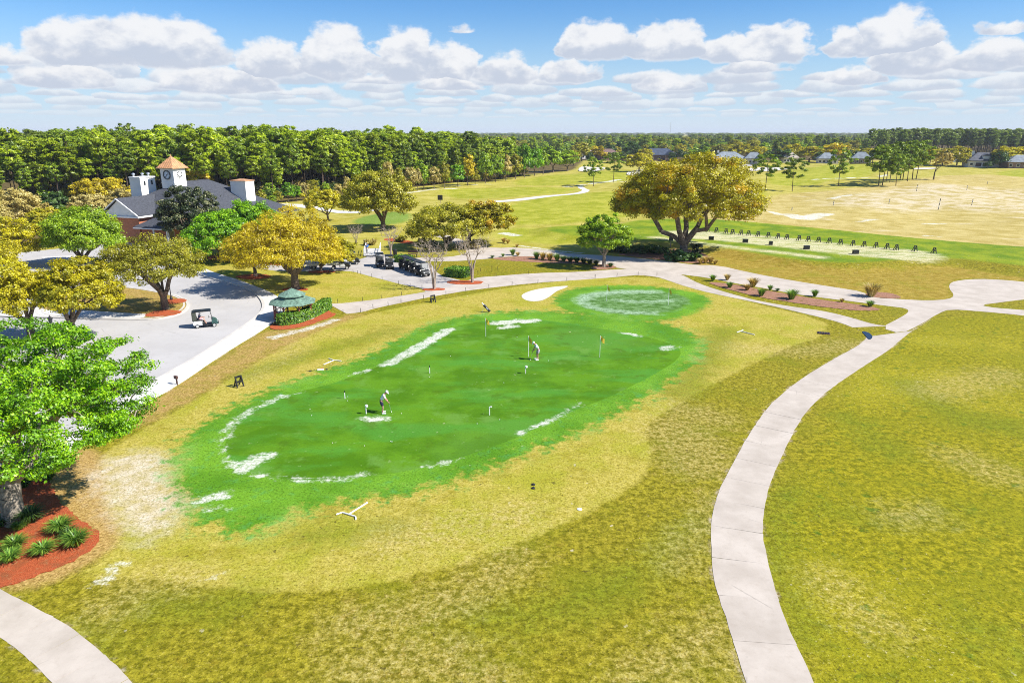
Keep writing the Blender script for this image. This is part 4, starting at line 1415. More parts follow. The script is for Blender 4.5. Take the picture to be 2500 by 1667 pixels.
cme = [crape(1, 6.0, 2.7, 7), crape(2, 5.5, 2.3, 6), crape(3, 6.4, 3.0, 8)]
for i, (base, yt, w0, lab) in enumerate([
        ((1060, 706), 592, 1, 'bare crape myrtle by the small mulch ring at the yard corner'), ((1153, 690), 580, 0, 'bare crape myrtle beside the clipped hedge and wide mulch ring'),
        ((955, 627), 553, 2, 'bare crape myrtle behind the two golf carts parked together'), ((870, 604), 552, 1, 'grey twiggy crape myrtle beside the footbridge'),
        ((1135, 612), 558, 1, 'bare crape myrtle on the grass below the upper path')]):
    b = GP(*base)
    h = height_at(base[0], base[1], yt)
    root = empty('crape_myrtle', b, i * 1.3, h / (6.0, 5.5, 6.4)[w0])
    obj('stems', cme[w0], MAT['bark_smooth'], root)
    tag(root, lab, 'tree')

# --- pines and woodland
def pine_meshes(seed, h=20.0, crown=.45, rx=2.6, n=46, leafn=46, size=.55, dense=1.0):
    rng = np.random.default_rng(seed)
    z0 = h * (1 - crown)
    P = []
    for i in range(n):
        f = rng.uniform(0, 1)
        r = rx * (0.25 + 0.95 * math.sin(math.pi * min(1, .12 + .80 * (1 - f))) ** .8) * rng.uniform(.35, 1.0)
        a = rng.uniform(0, 2 * np.pi)
        P.append([r * math.cos(a), r * math.sin(a), z0 + f * (h - z0 - .6)])
    P = np.array(P)
    sw = rng.normal(0, .25, 2)
    nodes = [np.array([sw[0] * math.sin(k / 8 * 3), sw[1] * math.sin(k / 8 * 2.2), h * k / 8 * .98 - .1]) for k in range(9)]
    par = [-1] + list(range(8))
    R = [.20 * (1 - .86 * k / 8) + .012 for k in range(9)]
    for p in P:
        zt = max(z0 * .92, p[2] - .8)
        k = min(7, int(zt / h * 8 / .98))
        a = nodes[k] + (nodes[k + 1] - nodes[k]) * ((zt - nodes[k][2]) / (nodes[k + 1][2] - nodes[k][2]))
        nodes.append(a)
        par.append(k)
        R.append(.03)
        nodes.append(p)
        par.append(len(nodes) - 2)
        R.append(.018)
    tv, tf = tubes_np(np.array(nodes), np.array(par), np.array(R), 5)
    N = P - np.array([0, 0, z0 + (h - z0) * .4])
    N /= np.linalg.norm(N, axis=1)[:, None] + 1e-9
    lv, lf, ti, cl = leaves_np(rng, P, N, leafn, .78 * dense, size, 2.3, .35, .9, .6, .62)
    return (tv, tf), (lv, lf, ti, cl)


def two_part(name, T, L):
    return mesh_np(name + '_trunk', T[0], T[1], smooth=True), mesh_np(name + '_crown', L[0], L[1], {'tint': L[2], 'clump': L[3]})


def joined(name, T, L, mt, ml):
    n = len(T[0])
    V = np.vstack([T[0], L[0]])
    Fq = np.vstack([T[1], L[1] + n])
    me = mesh_np(name, V, Fq, {'tint': np.r_[np.full(n, .5), L[2]], 'clump': np.r_[np.full(n, .5), L[3]]})
    me.materials.append(MAT[mt])
    me.materials.append(MAT[ml])
    me.polygons.foreach_set('material_index', np.r_[np.zeros(len(T[1]), np.int32), np.ones(len(L[1]), np.int32)])
    return me


PINE_RAW = [pine_meshes(101, 20, .58, 2.4, 62, 50, .48), pine_meshes(102, 20, .46, 2.7, 54, 52, .48), pine_meshes(103, 20, .66, 2.3, 70, 48, .48), pine_meshes(104, 20, .38, 2.6, 44, 52, .48), pine_meshes(105, 20, .60, 2.8, 72, 48, .48)]
PINE = [two_part('pine', T, L) for T, L in PINE_RAW]
for i_, (a, b_) in enumerate(PINE):
    a.materials.append(MAT['bark_pine'])
    b_.materials.append(MAT['needle_dark' if i_ in (1, 4) else 'needle'])


RP_RAW = [pine_meshes(111, 20, .66, 5.6, 50, 74, .55, 1.25), pine_meshes(112, 20, .58, 6.0, 46, 74, .55, 1.3), pine_meshes(113, 20, .74, 5.2, 54, 70, .55, 1.2)]
RPINE = [two_part('pine', T, L) for T, L in RP_RAW]
for a, b_ in RPINE:
    a.materials.append(MAT['bark_pine'])
    b_.materials.append(MAT['needle_dark'])


def broad_raw(seed, h=9.0, r=4.0, n=52, leafn=52, size=.5, z0=1.8):
    rng = np.random.default_rng(seed)
    P, ctr = crown_points(rng, n, r * .85, r * .85, z0, h - .5, .35, .35, 6, .25, .3)
    trunk = [(0, 0, -.2), (0, .02, z0 * .3), (.03, 0, z0 * .6), (0, .05, z0 * .85), (0, 0, z0)]
    nd, par, R = grow(rng, trunk, P, .3, .2, .02)
    T = tubes_np(nd, par, R, 5)
    N = P - ctr
    N /= np.linalg.norm(N, axis=1)[:, None] + 1e-9
    return T, leaves_np(rng, P, N, leafn, r * .22, size)


BROAD_RAW = [broad_raw(201), broad_raw(202, 10, 3.6), broad_raw(203, 8, 4.4), broad_raw(204, 11, 4.2, 60)]

# the front edge of the pine woods
edge_px = [(-700, 575), (-250, 525), (0, 507), (250, 500), (450, 495), (660, 492), (740, 484), (860, 476), (930, 470), (1027, 461), (1100, 454), (1160, 447), (1231, 437), (1290, 428)]
EDGE = resample(np.array([unproj(*p) for p in edge_px]), 300)
Tn = np.gradient(EDGE, axis=0)
Tn /= np.linalg.norm(Tn, axis=1)[:, None]
Nn = np.stack([-Tn[:, 1], Tn[:, 0]], 1)
Nn *= np.sign(Nn[:, 1:2])
rng = np.random.default_rng(77)
spots = []
tries = 0
while len(spots) < 620 and tries < 40000:
    tries += 1
    i = rng.integers(0, 300)
    d = rng.uniform(0, 1) ** 1.15 * 62 + 1.0
    p = EDGE[i] + Nn[i] * d
    if abs(p[0]) > p[1] * 0.80 + 6 or any((p[0] - q[0]) ** 2 + (p[1] - q[1]) ** 2 < 11.0 for q in spots):
        continue
    spots.append((p[0], p[1], d))
spots.sort(key=lambda s: s[2] + 0.05 * s[1])
PLAB = 'tall slender pine of the dense woods behind the clubhouse'
PGRP = 'pines of the woods'


def put_pine(x, y, v, h, rz, label, group, lift=0.0, name='pine_tree', wide=1.0, meshes=None):
    meshes = meshes or PINE
    r = empty(name, (x, y, gz1(x, y) + lift), rz, (h / 20 * wide, h / 20 * wide, h / 20))
    link_o = obj('trunk', meshes[v][0], None, r)
    c = obj('crown', meshes[v][1], None, r)
    tag(r, label, 'tree', group)
    return r


rp = random.Random(5)
n_ind = 285
for k, (x, y, d) in enumerate(spots[:n_ind]):
    put_pine(x, y, rp.randrange(5), (rp.uniform(13.6, 20.0) + (2.6 if rp.random() < .08 else 0)) * (0.80 if d < 4 else 1.0) - max(0, (y - 215)) * .018, rp.uniform(0, 6.28), PLAB, PGRP, wide=rp.uniform(.95, 1.3))
rest_pines = spots[n_ind:]

# loose pines out on the course
for i, (px, py, yt, v, wd, lab) in enumerate([
        (1449, 455, 380, 3, 1.15, 'lone pine on the fairway, left of the pair beyond the big oak'), (1497, 446, 372, 1, 1.2, 'lone pine on the fairway in front of the brown roofed house'),
        (1868, 466, 377, 4, 1.35, 'full crowned pine at the edge of the dormant range, right of the big oak'), (1934, 468, 384, 1, 1.25, 'one sided pine with a long low limb at the range edge'),
        (2047, 455, 360, 3, 1.2, 'tall lone pine between the range edge and the pine cluster')]):
    b = GP(px, py)
    put_pine(b.x, b.y, v % 3, height_at(px, py, yt), i * 1.7, lab, None, wide=wd * .95, meshes=RPINE)
for i, (px, py, yt) in enumerate([(2145, 454, 350), (2154, 452, 352), (2164, 443, 348), (2187, 454, 372), (2197, 440, 345), (2204, 439, 342), (2227, 439, 338), (2236, 439, 342), (2172, 446, 356), (2215, 444, 350)]):
    b = GP(px, py)
    put_pine(b.x, b.y, i % 3, height_at(px, py, yt), i * 2.1, 'tall pine in the tight cluster on the range mound', 'pine cluster on the range mound', wide=1.15, meshes=RPINE)
std_tree('shade_tree', 'half bare brown tree at the right of the pine cluster', 'tree', (2279, 439), 362, 2268, 2322, 412, 'leaf_straw', 'bark', 61, 40, 26, .6, fork_f=.3, r0=.25)

# coloured broadleaf trees along the wood edge and among the far houses
BMESH = {}


def put_broad(px, py, yt, halfw_px, leaf, seed, lab, group=None, name='shade_tree'):
    b = GP(px, py)
    h = max(3.0, height_at(px, py, yt))
    k = seed % 4
    key = (k, leaf)
    if key not in BMESH:
        T, L = BROAD_RAW[k]
        a, c = two_part('broad_tree', T, L)
        a.materials.append(MAT['bark'])
        c.materials.append(MAT[leaf])
        BMESH[key] = (a, c)
    hh, rr = ((9, 4), (10, 3.6), (8, 4.4), (11, 4.2))[k]
    sx = halfw_px * cam_depth(b) / F_PX / rr
    r = empty(name, b, seed * 1.1, (sx, sx, h / hh))
    obj('trunk', BMESH[key][0], None, r)
    obj('crown', BMESH[key][1], None, r)
    tag(r, lab, 'tree', group)
    return r


EG = 'broadleaf trees along the wood edge'
edge_trees = [(1350, 421, 352, 36, 'leaf_spring', 'big bright green tree at the end of the wood edge'), (1385, 418, 360, 30, 'leaf_spring', 'rounded lime tree beside the far bunker'),
              (1560, 420, 374, 40, 'leaf_yellow', 'round yellow tree beyond the fairway, above the big oak crown'), (1575, 398, 357, 24, 'leaf_yellow', 'small lime tree beside the navy roofed house'),
              (1690, 396, 357, 24, 'leaf_spring', 'dome shaped lime tree right of the navy roofed house')]
for i, (px, py, yt, hw, lf, lab) in enumerate(edge_trees):
    put_broad(px, py, yt, hw, lf, i, lab)
fol = [('leaf_spring', 'spring green broadleaf tree at the edge of the pine woods'), ('leaf_amber', 'russet broadleaf tree at the edge of the pine woods'), ('leaf_bright', 'vivid green broadleaf tree at the edge of the pine woods'),
       ('leaf_olive', 'olive broadleaf tree at the edge of the pine woods'), ('leaf_straw', 'pale leafless looking tree at the edge of the pine woods'), ('leaf_dark', 'dark green broadleaf tree at the edge of the pine woods')]
seq = [(1035, 462, 385, 20, 0), (1060, 460, 400, 16, 4), (1085, 458, 396, 16, 3), (1118, 455, 392, 20, 2), (1142, 452, 370, 20, 1), (1160, 450, 405, 12, 3), (1185, 446, 372, 20, 0), (1210, 443, 366, 20, 0), (1235, 440, 372, 16, 4), (1258, 436, 368, 18, 3),
       (1280, 432, 352, 20, 2), (1305, 428, 350, 22, 2), (1326, 425, 356, 18, 0), (1000, 466, 400, 16, 4), (975, 468, 410, 14, 3), (950, 470, 380, 16, 4), (905, 474, 420, 14, 4), (880, 478, 425, 13, 0), (850, 480, 432, 13, 4), (705, 492, 436, 14, 2),
       (725, 490, 450, 14, 2), (680, 496, 462, 12, 3), (745, 487, 446, 12, 4), (770, 486, 452, 12, 3), (800, 484, 440, 12, 0), (825, 482, 445, 12, 4), (1020, 464, 412, 14, 4), (665, 500, 472, 12, 0), (640, 497, 460, 14, 3), (930, 471, 432, 10, 3)]
for i, (px, py, yt, hw, c) in enumerate(seq):
    put_broad(px, py + 1.5, yt, hw * 1.1, fol[c][0], i, fol[c][1], fol[c][1].split(' at the')[0] + 's of the wood edge')
hood = [('leaf_yellow', 'yellow tree standing among the far houses'), ('leaf_spring', 'lime tree standing among the far houses'), ('leaf_dark', 'dark tree standing among the far houses'), ('leaf_amber', 'amber tree standing among the far houses'), ('leaf_olive', 'olive tree standing among the far houses')]
hs_ = [(1400, 405, 366, 18, 4), (1420, 394, 350, 20, 4), (1460, 392, 358, 18, 3), (1545, 392, 352, 20, 2), (1660, 394, 366, 12, 2), (1715, 396, 360, 16, 1), (1752, 400, 376, 10, 2), (1800, 385, 355, 26, 0), (1850, 388, 358, 20, 0), (1880, 396, 372, 14, 2),
       (1905, 397, 366, 22, 2), (1935, 392, 358, 26, 0), (1975, 395, 356, 28, 0), (2000, 398, 374, 16, 2), (2040, 392, 350, 26, 3), (2075, 398, 372, 14, 2), (2120, 394, 362, 18, 0), (2130, 398, 366, 14, 2), (2300, 404, 362, 22, 4), (2335, 405, 364, 26, 0),
       (2350, 408, 374, 14, 0), (2445, 406, 358, 26, 0), (2475, 402, 360, 26, 0), (2440, 410, 376, 18, 2), (2500, 400, 356, 24, 0), (2270, 400, 360, 18, 3), (1500, 398, 374, 12, 2), (1520, 396, 376, 12, 2), (1640, 396, 374, 8, 2), (1860, 398, 378, 9, 2),
       (2100, 396, 364, 14, 4), (1440, 399, 378, 9, 2), (2390, 404, 392, 9, 2), (2410, 412, 398, 8, 2), (2230, 402, 376, 14, 1), (2190, 399, 372, 14, 4), (2160, 398, 370, 14, 1)]
for i, (px, py, yt, hw, c) in enumerate(hs_):
    put_broad(px, py, yt - 6, hw * 1.35, hood[c][0], i + 3, hood[c][1], hood[c][1].split(' standing')[0] + 's among the houses')

# --- everything further back reads as one mass of wood
proto = bpy.data.collections.new('woodland_kinds')
kinds = [('a_pine', PINE_RAW[0], 'needle'), ('b_pine', PINE_RAW[1], 'needle_dark'), ('c_pine', PINE_RAW[4], 'needle_far'), ('d_pine', PINE_RAW[2], 'needle_far'), ('e_green', BROAD_RAW[0], 'leaf_dark'), ('f_green', BROAD_RAW[3], 'leaf_olive'),
         ('g_yellow', BROAD_RAW[2], 'leaf_yellow'), ('h_spring', BROAD_RAW[1], 'leaf_spring'), ('i_straw', BROAD_RAW[2], 'leaf_straw'), ('j_green', BROAD_RAW[0], 'leaf_spring')]
for nm, (T, L), ml in kinds:
    proto.objects.link(bpy.data.objects.new(nm, joined(nm, T, L, 'bark_pine' if 'pine' in nm else 'bark', ml)))


def gn_scatter():
    ng = bpy.data.node_groups.new('woodland', 'GeometryNodeTree')
    ng.interface.new_socket('Geometry', in_out='INPUT', socket_type='NodeSocketGeometry')
    ng.interface.new_socket('Geometry', in_out='OUTPUT', socket_type='NodeSocketGeometry')
    N, Lk = ng.nodes, ng.links
    gi, go = N.new('NodeGroupInput'), N.new('NodeGroupOutput')
    ci = N.new('GeometryNodeCollectionInfo')
    ci.inputs['Collection'].default_value = proto
    ci.inputs['Separate Children'].default_value = True
    ci.inputs['Reset Children'].default_value = True
    ip_ = N.new('GeometryNodeInstanceOnPoints')
    ip_.inputs['Pick Instance'].default_value = True

    def at(nm, ty):
        a = N.new('GeometryNodeInputNamedAttribute')
        a.data_type = ty
        a.inputs['Name'].default_value = nm
        return a.outputs[0]
    Lk.new(gi.outputs[0], ip_.inputs['Points'])
    Lk.new(ci.outputs[0], ip_.inputs['Instance'])
    Lk.new(at('kind_id', 'INT'), ip_.inputs['Instance Index'])
    Lk.new(at('rot', 'FLOAT_VECTOR'), ip_.inputs['Rotation'])
    Lk.new(at('scl', 'FLOAT_VECTOR'), ip_.inputs['Scale'])
    Lk.new(ip_.outputs[0], go.inputs[0])
    return ng


GN = gn_scatter()


def woodland(name, label, P, idx, rot, scl):
    me = bpy.data.meshes.new(name)
    me.vertices.add(len(P))
    me.vertices.foreach_set('co', np.asarray(P, np.float32).ravel())
    a = me.attributes.new('kind_id', 'INT', 'POINT')
    a.data.foreach_set('value', np.asarray(idx, np.int32))
    a = me.attributes.new('rot', 'FLOAT_VECTOR', 'POINT')
    a.data.foreach_set('vector', np.stack([np.zeros(len(P)), np.zeros(len(P)), rot], 1).astype(np.float32).ravel())
    a = me.attributes.new('scl', 'FLOAT_VECTOR', 'POINT')
    a.data.foreach_set('vector', np.asarray(scl, np.float32).ravel())
    o = link(bpy.data.objects.new(name, me))
    md = o.modifiers.new('woodland', 'NODES')
    md.node_group = GN
    tag(o, label, None, None, 'stuff')
    return o


rng = np.random.default_rng(9)
P, I, Sc = [], [], []
for (x, y, d) in rest_pines:
    P.append((x, y)); I.append(rng.integers(0, 3)); h = rng.uniform(14.5, 20.4) / 20; Sc.append((h * 1.15, h * 1.15, h))
# deeper woods on the left
n = 0
while n < 1500:
    i = rng.integers(0, 300)
    d = 55 + 330 * rng.uniform(0, 1) ** 1.5
    p = EDGE[i] + Nn[i] * d
    if abs(p[0]) > p[1] * .86 + 20:
        continue
    P.append(tuple(p)); I.append(rng.choice([0, 1, 2, 3, 0, 1, 4])); h = (rng.uniform(13.2, 19.8) + (3.0 if rng.uniform() < .05 else 0)) / 20 - max(0, p[1] - 300) * .0004
    if I[-1] >= 4:
        Sc.append((1.4, 1.4, 1.5))
    else:
        Sc.append((h * 1.2, h * 1.2, h))
    n += 1
n = 0
while n < 420:   # undergrowth along and just inside the wood edge
    i = rng.integers(0, 300)
    d = rng.uniform(0, 1) ** 1.6 * 26 + .5
    p = EDGE[i] + Nn[i] * d
    if abs(p[0]) > p[1] * .8 + 8:
        continue
    s = rng.uniform(.22, .55)
    P.append(tuple(p)); I.append(rng.choice([4, 5, 7, 8, 8, 9])); Sc.append((s * 1.1, s * 1.1, s)); n += 1
Z = gz(np.array([p[0] for p in P]), np.array([p[1] for p in P]))
woodland('deep_woods', 'deep mass of pine woods behind the front rows', np.stack([np.array([p[0] for p in P]), np.array([p[1] for p in P]), Z - .1], 1), I, rng.uniform(0, 6.28, len(P)), Sc)
# far woods running out to the horizon beyond the houses
P, I, Sc = [], [], []
n = 0
while n < 7000:
    y = 590 * math.exp(rng.uniform(0, 1) ** 1.05 * math.log(13))
    x = y * rng.uniform(-.95, .95)
    if y < 640 and x < y * .02:
        continue
    t = x / y
    pineblock = t > .50 and y < 1000
    r = rng.uniform() + (.25 if y < 900 else 0)
    if pineblock:
        if y < 610:
            continue
        k, h = rng.choice([2, 3]), rng.uniform(17, 22.5) / 20
        s = (h * 1.3, h * 1.3, h)
    elif r < .40:
        k, h = rng.choice([2, 3, 0]), rng.uniform(11.5, 16.5) / 20
        s = (h * 1.7, h * 1.7, h)
    elif r < .68:
        k = rng.choice([4, 5, 9]); q = rng.uniform(.9, 1.4); s = (q * 1.3, q * 1.3, q)
    else:
        k = rng.choice([6, 7, 9, 5, 7, 9]); q = rng.uniform(.75, 1.2); s = (q * 1.3, q * 1.3, q)
    if y > 1500:
        s = (s[0] * 2.2, s[1] * 2.2, s[2])
    if y > 4000:
        s = (s[0] * 2, s[1] * 2, s[2])
    P.append((x, y)); I.append(k); Sc.append(s); n += 1
for _ in range(420):     # the stand of pines closing the right side
    y = rng.uniform(640, 860); x = y * rng.uniform(.53, .92); h = rng.uniform(18.5, 23.5) / 20
    P.append((x, y)); I.append(rng.choice([2, 3])); Sc.append((h * 1.25, h * 1.25, h))
Z = gz(np.array([p[0] for p in P]), np.array([p[1] for p in P]))
woodland('far_woods', 'far woods reaching to the horizon beyond the houses', np.stack([np.array([p[0] for p in P]), np.array([p[1] for p in P]), Z - .1], 1), I, rng.uniform(0, 6.28, len(P)), Sc)

# ------------------------------------------------------------------ buildings
mat_basic('brick', (0.44, 0.165, 0.085), .85, 0, .18, 6.0, .3, 40)
mat_basic('stucco', (0.78, 0.76, 0.72), .85, 0, .05, 1.0, .1, 30)
mat_basic('white_trim', (0.80, 0.79, 0.77), .6, 0, .04)
mat_basic('shingle', (0.058, 0.062, 0.075), .9, 0, .30, 3.5, .6, 9)
mat_basic('copper', (0.56, 0.30, 0.145), .5, .1, .2, 1.5)
mat_basic('dark_glass', (0.02, 0.025, 0.03), .12, 0, .2)
mat_basic('black_iron', (0.018, 0.018, 0.02), .5, 0, .2)
mat_basic('clock_white', (0.62, 0.68, 0.74), .5, 0, .03)
mat_basic('galvanised', (0.55, 0.56, 0.57), .35, .7, .1)
mat_basic('green_shingle', (0.135, 0.225, 0.165), .9, 0, .45, 3.0, .5, 9)
mat_basic('red_wood', (0.30, 0.085, 0.060), .7, 0, .25)
mat_basic('dark_wood', (0.075, 0.035, 0.028), .75, 0, .25)
mat_basic('interior_dark', (0.02, 0.022, 0.03), .9, 0, .2)


def hip_roof(b, x0, x1, y0, y1, z, zr, ridge, over=0.0, th=0.22):
    """ridge: ((xa, ya), (xb, yb)) in plan; roof over a rectangle"""
    x0, x1, y0, y1 = x0 - over, x1 + over, y0 - over, y1 + over
    (xa, ya), (xb, yb) = ridge
    V = [(x0, y0, z), (x1, y0, z), (x1, y1, z), (x0, y1, z), (xa, ya, zr), (xb, yb, zr), (x0, y0, z - th), (x1, y0, z - th), (x1, y1, z - th), (x0, y1, z - th)]
    if abs(xa - xb) < 1e-6:   # ridge runs along y
        Fc = [(0, 1, 4), (1, 2, 5, 4), (2, 3, 5), (3, 0, 4, 5)]
    else:
        Fc = [(0, 1, 5, 4), (1, 2, 5), (2, 3, 4, 5), (3, 0, 4)]
    Fc += [(0, 6, 7, 1), (1, 7, 8, 2), (2, 8, 9, 3), (3, 9, 6, 0), (6, 9, 8, 7)]
    b.faces(V, Fc)
    return b


def clubhouse():
    u = math.atan2(-.32, .948)
    O = Vector((-62.4, 119.15, 0))
    root = empty('clubhouse', O, u)
    tag(root, 'brick clubhouse with grey shingle roof, clock tower and copper caps', 'building')
    # walls
    B().box((-6, 17.7, 2.45), (16.4, 24.2, 4.9)).build('wall', MAT['brick'], root)
    B().box((-8, 6.0, 2.42), (7.4, 8.2, 4.84)).build('wall', MAT['brick'], root)
    B().box((-.5, 5.2, 1.5), (6.0, 7.4, 3.0)).build('wall', MAT['brick'], root)
    # main hipped roof
    r = hip_roof(B(), -14.4, 2.4, 5.4, 30.1, 5.0, 9.9, ((-6, 13.4), (-6, 22.0)), .4).build('main_roof', MAT['shingle'], root)
    B().tube([(-6, 13.4, 9.92), (-6, 22, 9.92)], .09, 6).build('ridge_cap', MAT['shingle'], r)
    hip_roof(B(), -1.2, 7.4, 21.5, 31.5, 3.45, 6.4, ((0, 24.5), (0, 28.0)), .4).build('side_roof', MAT['shingle'], root)
    # gabled wing
    x0, x1, y0, y1, z, zr = -12.4, -3.6, 1.2, 12.0, 5.0, 7.9
    xm = (x0 + x1) / 2
    b = B()
    b.faces([(x0, y0, z), (xm, y0, zr), (x1, y0, z), (x0, y1, z), (xm, y1, zr), (x1, y1, z), (x0, y0, z - .22), (xm, y0, zr - .24), (x1, y0, z - .22), (x0, y1, z - .22), (xm, y1, zr - .24), (x1, y1, z - .22)],
            [(0, 1, 4, 3), (1, 2, 5, 4), (6, 9, 10, 7), (7, 10, 11, 8), (0, 6, 7, 1), (1, 7, 8, 2), (2, 8, 11, 5), (3, 4, 10, 9), (4, 5, 11, 10), (0, 3, 9, 6)])
    wr = b.build('wing_roof', MAT['shingle'], root)
    b = B()
    b.poly([(x0 + .5, y0 + .35, z - .3), (x1 - .5, y0 + .35, z - .3), (xm, y0 + .35, zr - .32)], .2, (0, 1, 0))
    b.build('gable', MAT['stucco'], root)
    b = B()
    for s in (x0, x1):
        d = Vector((xm - s, 0, zr - z))
        b.tube([(s, y0 - .03, z - .10), (xm, y0 - .03, zr - .12)], .13, 4)
    b.build('bargeboard', MAT['white_trim'], root)
    b = B()
    b.box((x1 - .06, (y0 + y1) / 2 - 1.0, z - .30), (.16, y1 - y0 - 2, .30)).box((xm, y0 + .12, z - .34), (x1 - x0, .14, .24))
    b.build('fascia', MAT['white_trim'], root)
    # porch with a low hipped roof
    hip_roof(B(), -3.4, 3.2, .4, 9.4, 3.25, 4.8, ((-1.5, 3.6), (-1.5, 8.0)), .35, .12).build('porch_roof', MAT['shingle'], root)
    b = B()
    b.box((-.1, 0.0, 3.04), (7.3, .12, .16)).box((3.58, 4.9, 3.04), (.12, 9.6, .16))
    b.build('gutter', MAT['white_trim'], root)
    for x, y in ((3.1, .5), (3.1, 4.5), (3.1, 8.8), (.2, .5)):
        B().box((x, y, 1.5), (.24, .24, 3.0)).build('porch_post', MAT['white_trim'], root)
    for y in (2.0, 5.0, 8.0):
        f = B().box((2.53, y, 1.6), (.1, 1.3, 1.9)).build('window', MAT['white_trim'], root)
        B().box((2.6, y, 1.6), (.05, 1.1, 1.7)).build('pane', MAT['dark_glass'], f)
    for y in (9.0, 12.5, 16.0, 19.5):
        f = B().box((2.25, y, 2.6), (.1, 1.5, 2.0)).build('window', MAT['white_trim'], root)
        B().box((2.32, y, 2.6), (.05, 1.25, 1.75)).build('pane', MAT['dark_glass'], f)
    # clock tower
    cx, cy, s = -6.2, 13.2, 3.0
    t = B().box((cx, cy, 10.35), (s, s, 4.5)).build('tower', MAT['stucco'], root)
    B().box((cx, cy, 9.95), (s + .14, s + .14, .12)).box((cx, cy, 12.5), (s + .22, s + .22, .18)).build('cornice', MAT['white_trim'], t)
    a, zb, za = s / 2 + .48, 12.6, 14.75
    tr = B().faces([(cx - a, cy - a, zb), (cx + a, cy - a, zb), (cx + a, cy + a, zb), (cx - a, cy + a, zb), (cx, cy, za), (cx - a, cy - a, zb - .1), (cx + a, cy - a, zb - .1), (cx + a, cy + a, zb - .1), (cx - a, cy + a, zb - .1)],
                   [(0, 1, 4), (1, 2, 4), (2, 3, 4), (3, 0, 4), (0, 5, 6, 1), (1, 6, 7, 2), (2, 7, 8, 3), (3, 8, 5, 0), (5, 8, 7, 6)]).build('tower_roof', MAT['copper'], root)
    b = B()
    for side in range(4):
        M = Matrix.Rotation(side * math.pi / 2, 3, 'Z')
        for k in range(-4, 5):
            x = k / 4 * a
            top = 1 - abs(k) / 4
            p0, p1 = M @ Vector((x, -a, 0)), M @ Vector((x, -a * abs(k) / 4, (za - zb) * top))
            b.tube([Vector((cx, cy, zb + .03)) + p0, Vector((cx, cy, zb + .03)) + p1], .045, 4)
    b.build('standing_seams', MAT['copper'], tr)
    B().lathe((cx, cy, za - .05), [(.12, 0), (.06, .15), (.02, .4)], 8).build('finial', MAT['copper'], tr)
    y = cy - s / 2
    c = B().lathe((cx, y - .02, 11.35), [(.78, -.06), (.78, .03)], 28, axis='Y').build('clock_face', MAT['clock_white'], t)
    ring = B()
    ring.tube([(cx + .78 * math.cos(k / 28 * 2 * math.pi), y - .09, 11.35 + .78 * math.sin(k / 28 * 2 * math.pi)) for k in range(29)], .085, 6)
    ring.build('clock_rim', MAT['black_iron'], c)
    tk = B()
    for k in range(12):
        g_ = k / 12 * 2 * math.pi
        tk.box((cx + .58 * math.sin(g_), y - .10, 11.35 + .58 * math.cos(g_)), (.05, .03, .17), Matrix.Rotation(g_, 3, 'Y'))
    tk.build('hour_marks', MAT['black_iron'], c)
    for ang, L, w_ in ((math.radians(215), .60, .09), (math.radians(60), .42, .11)):
        B().box((cx + L / 2 * math.sin(ang), y - .13, 11.35 + L / 2 * math.cos(ang)), (w_, .03, L), Matrix.Rotation(ang, 3, 'Y')).build('clock_hand', MAT['black_iron'], c)
    x = cx + s / 2
    v = B().lathe((x, cy, 11.4), [(.72, -.05), (.72, .02)], 24, axis='X').build('round_vent', MAT['dark_glass'], t)
    sp = B()
    for k in range(5):
        g_ = k / 5 * math.pi
        sp.box((x + .04, cy, 11.4), (.06, .10, 1.44), Matrix.Rotation(g_, 3, 'X'))
    sp.tube([(x + .04, cy + .72 * math.cos(k / 24 * 2 * math.pi), 11.4 + .72 * math.sin(k / 24 * 2 * math.pi)) for k in range(25)], .06, 6)
    sp.build('spokes', MAT['white_trim'], v)
    # right chimney block with copper cap
    c2 = B().box((.2, 24.3, 5.0), (3.6, 2.7, 9.4)).build('chimney', MAT['stucco'], root)
    hip_roof(B(), -1.6, 2.0, 22.95, 25.65, 9.74, 10.05, ((-.2, 24.3), (.6, 24.3)), .14, .12).build('cap', MAT['copper'], c2)
    B().box((.2, 24.3, 9.52), (3.7, 2.8, .14)).build('band', MAT['white_trim'], c2)
    # left vent block with slots and roof vents
    c3 = B().box((-11.6, 11.0, 7.2), (2.6, 3.6, 7.4), taper=.98).build('vent_block', MAT['stucco'], root)
    B().box((-11.6, 11.0, 10.92), (2.75, 3.75, .18)).build('coping', MAT['white_trim'], c3)
    for yy in (10.2, 11.9):
        B().box((-10.3, yy, 9.9), (.1, .32, .75)).build('slot', MAT['dark_glass'], c3)
    for xx, yy in ((-12.3, 9.8), (-11.4, 11.0), (-11.2, 12.2)):
        B().lathe((xx, yy, 11.0), [(.16, 0), (.16, .35), (.30, .42), (.26, .62), (.05, .72)], 10).build('roof_vent', MAT['galvanised'], c3)


clubhouse()


# ------------------------------------------------------------------ leafy shrubs, hedges and clumps
def leaf_cloud(name, seed, C, n_each, sig, size, flat=.7, up=.35):
    rng = np.random.default_rng(seed)
    C = np.asarray(C, float)
    N = np.tile([0, 0, .4], (len(C), 1))
    V, Fq, ti, cl = leaves_np(rng, C, N, n_each, sig, size, 1.5, up, .9, .6, flat)
    return mesh_np(name, V, Fq, {'tint': ti, 'clump': cl})


mat_basic('hedge_core', (0.020, 0.040, 0.010), .95, 0, .3)


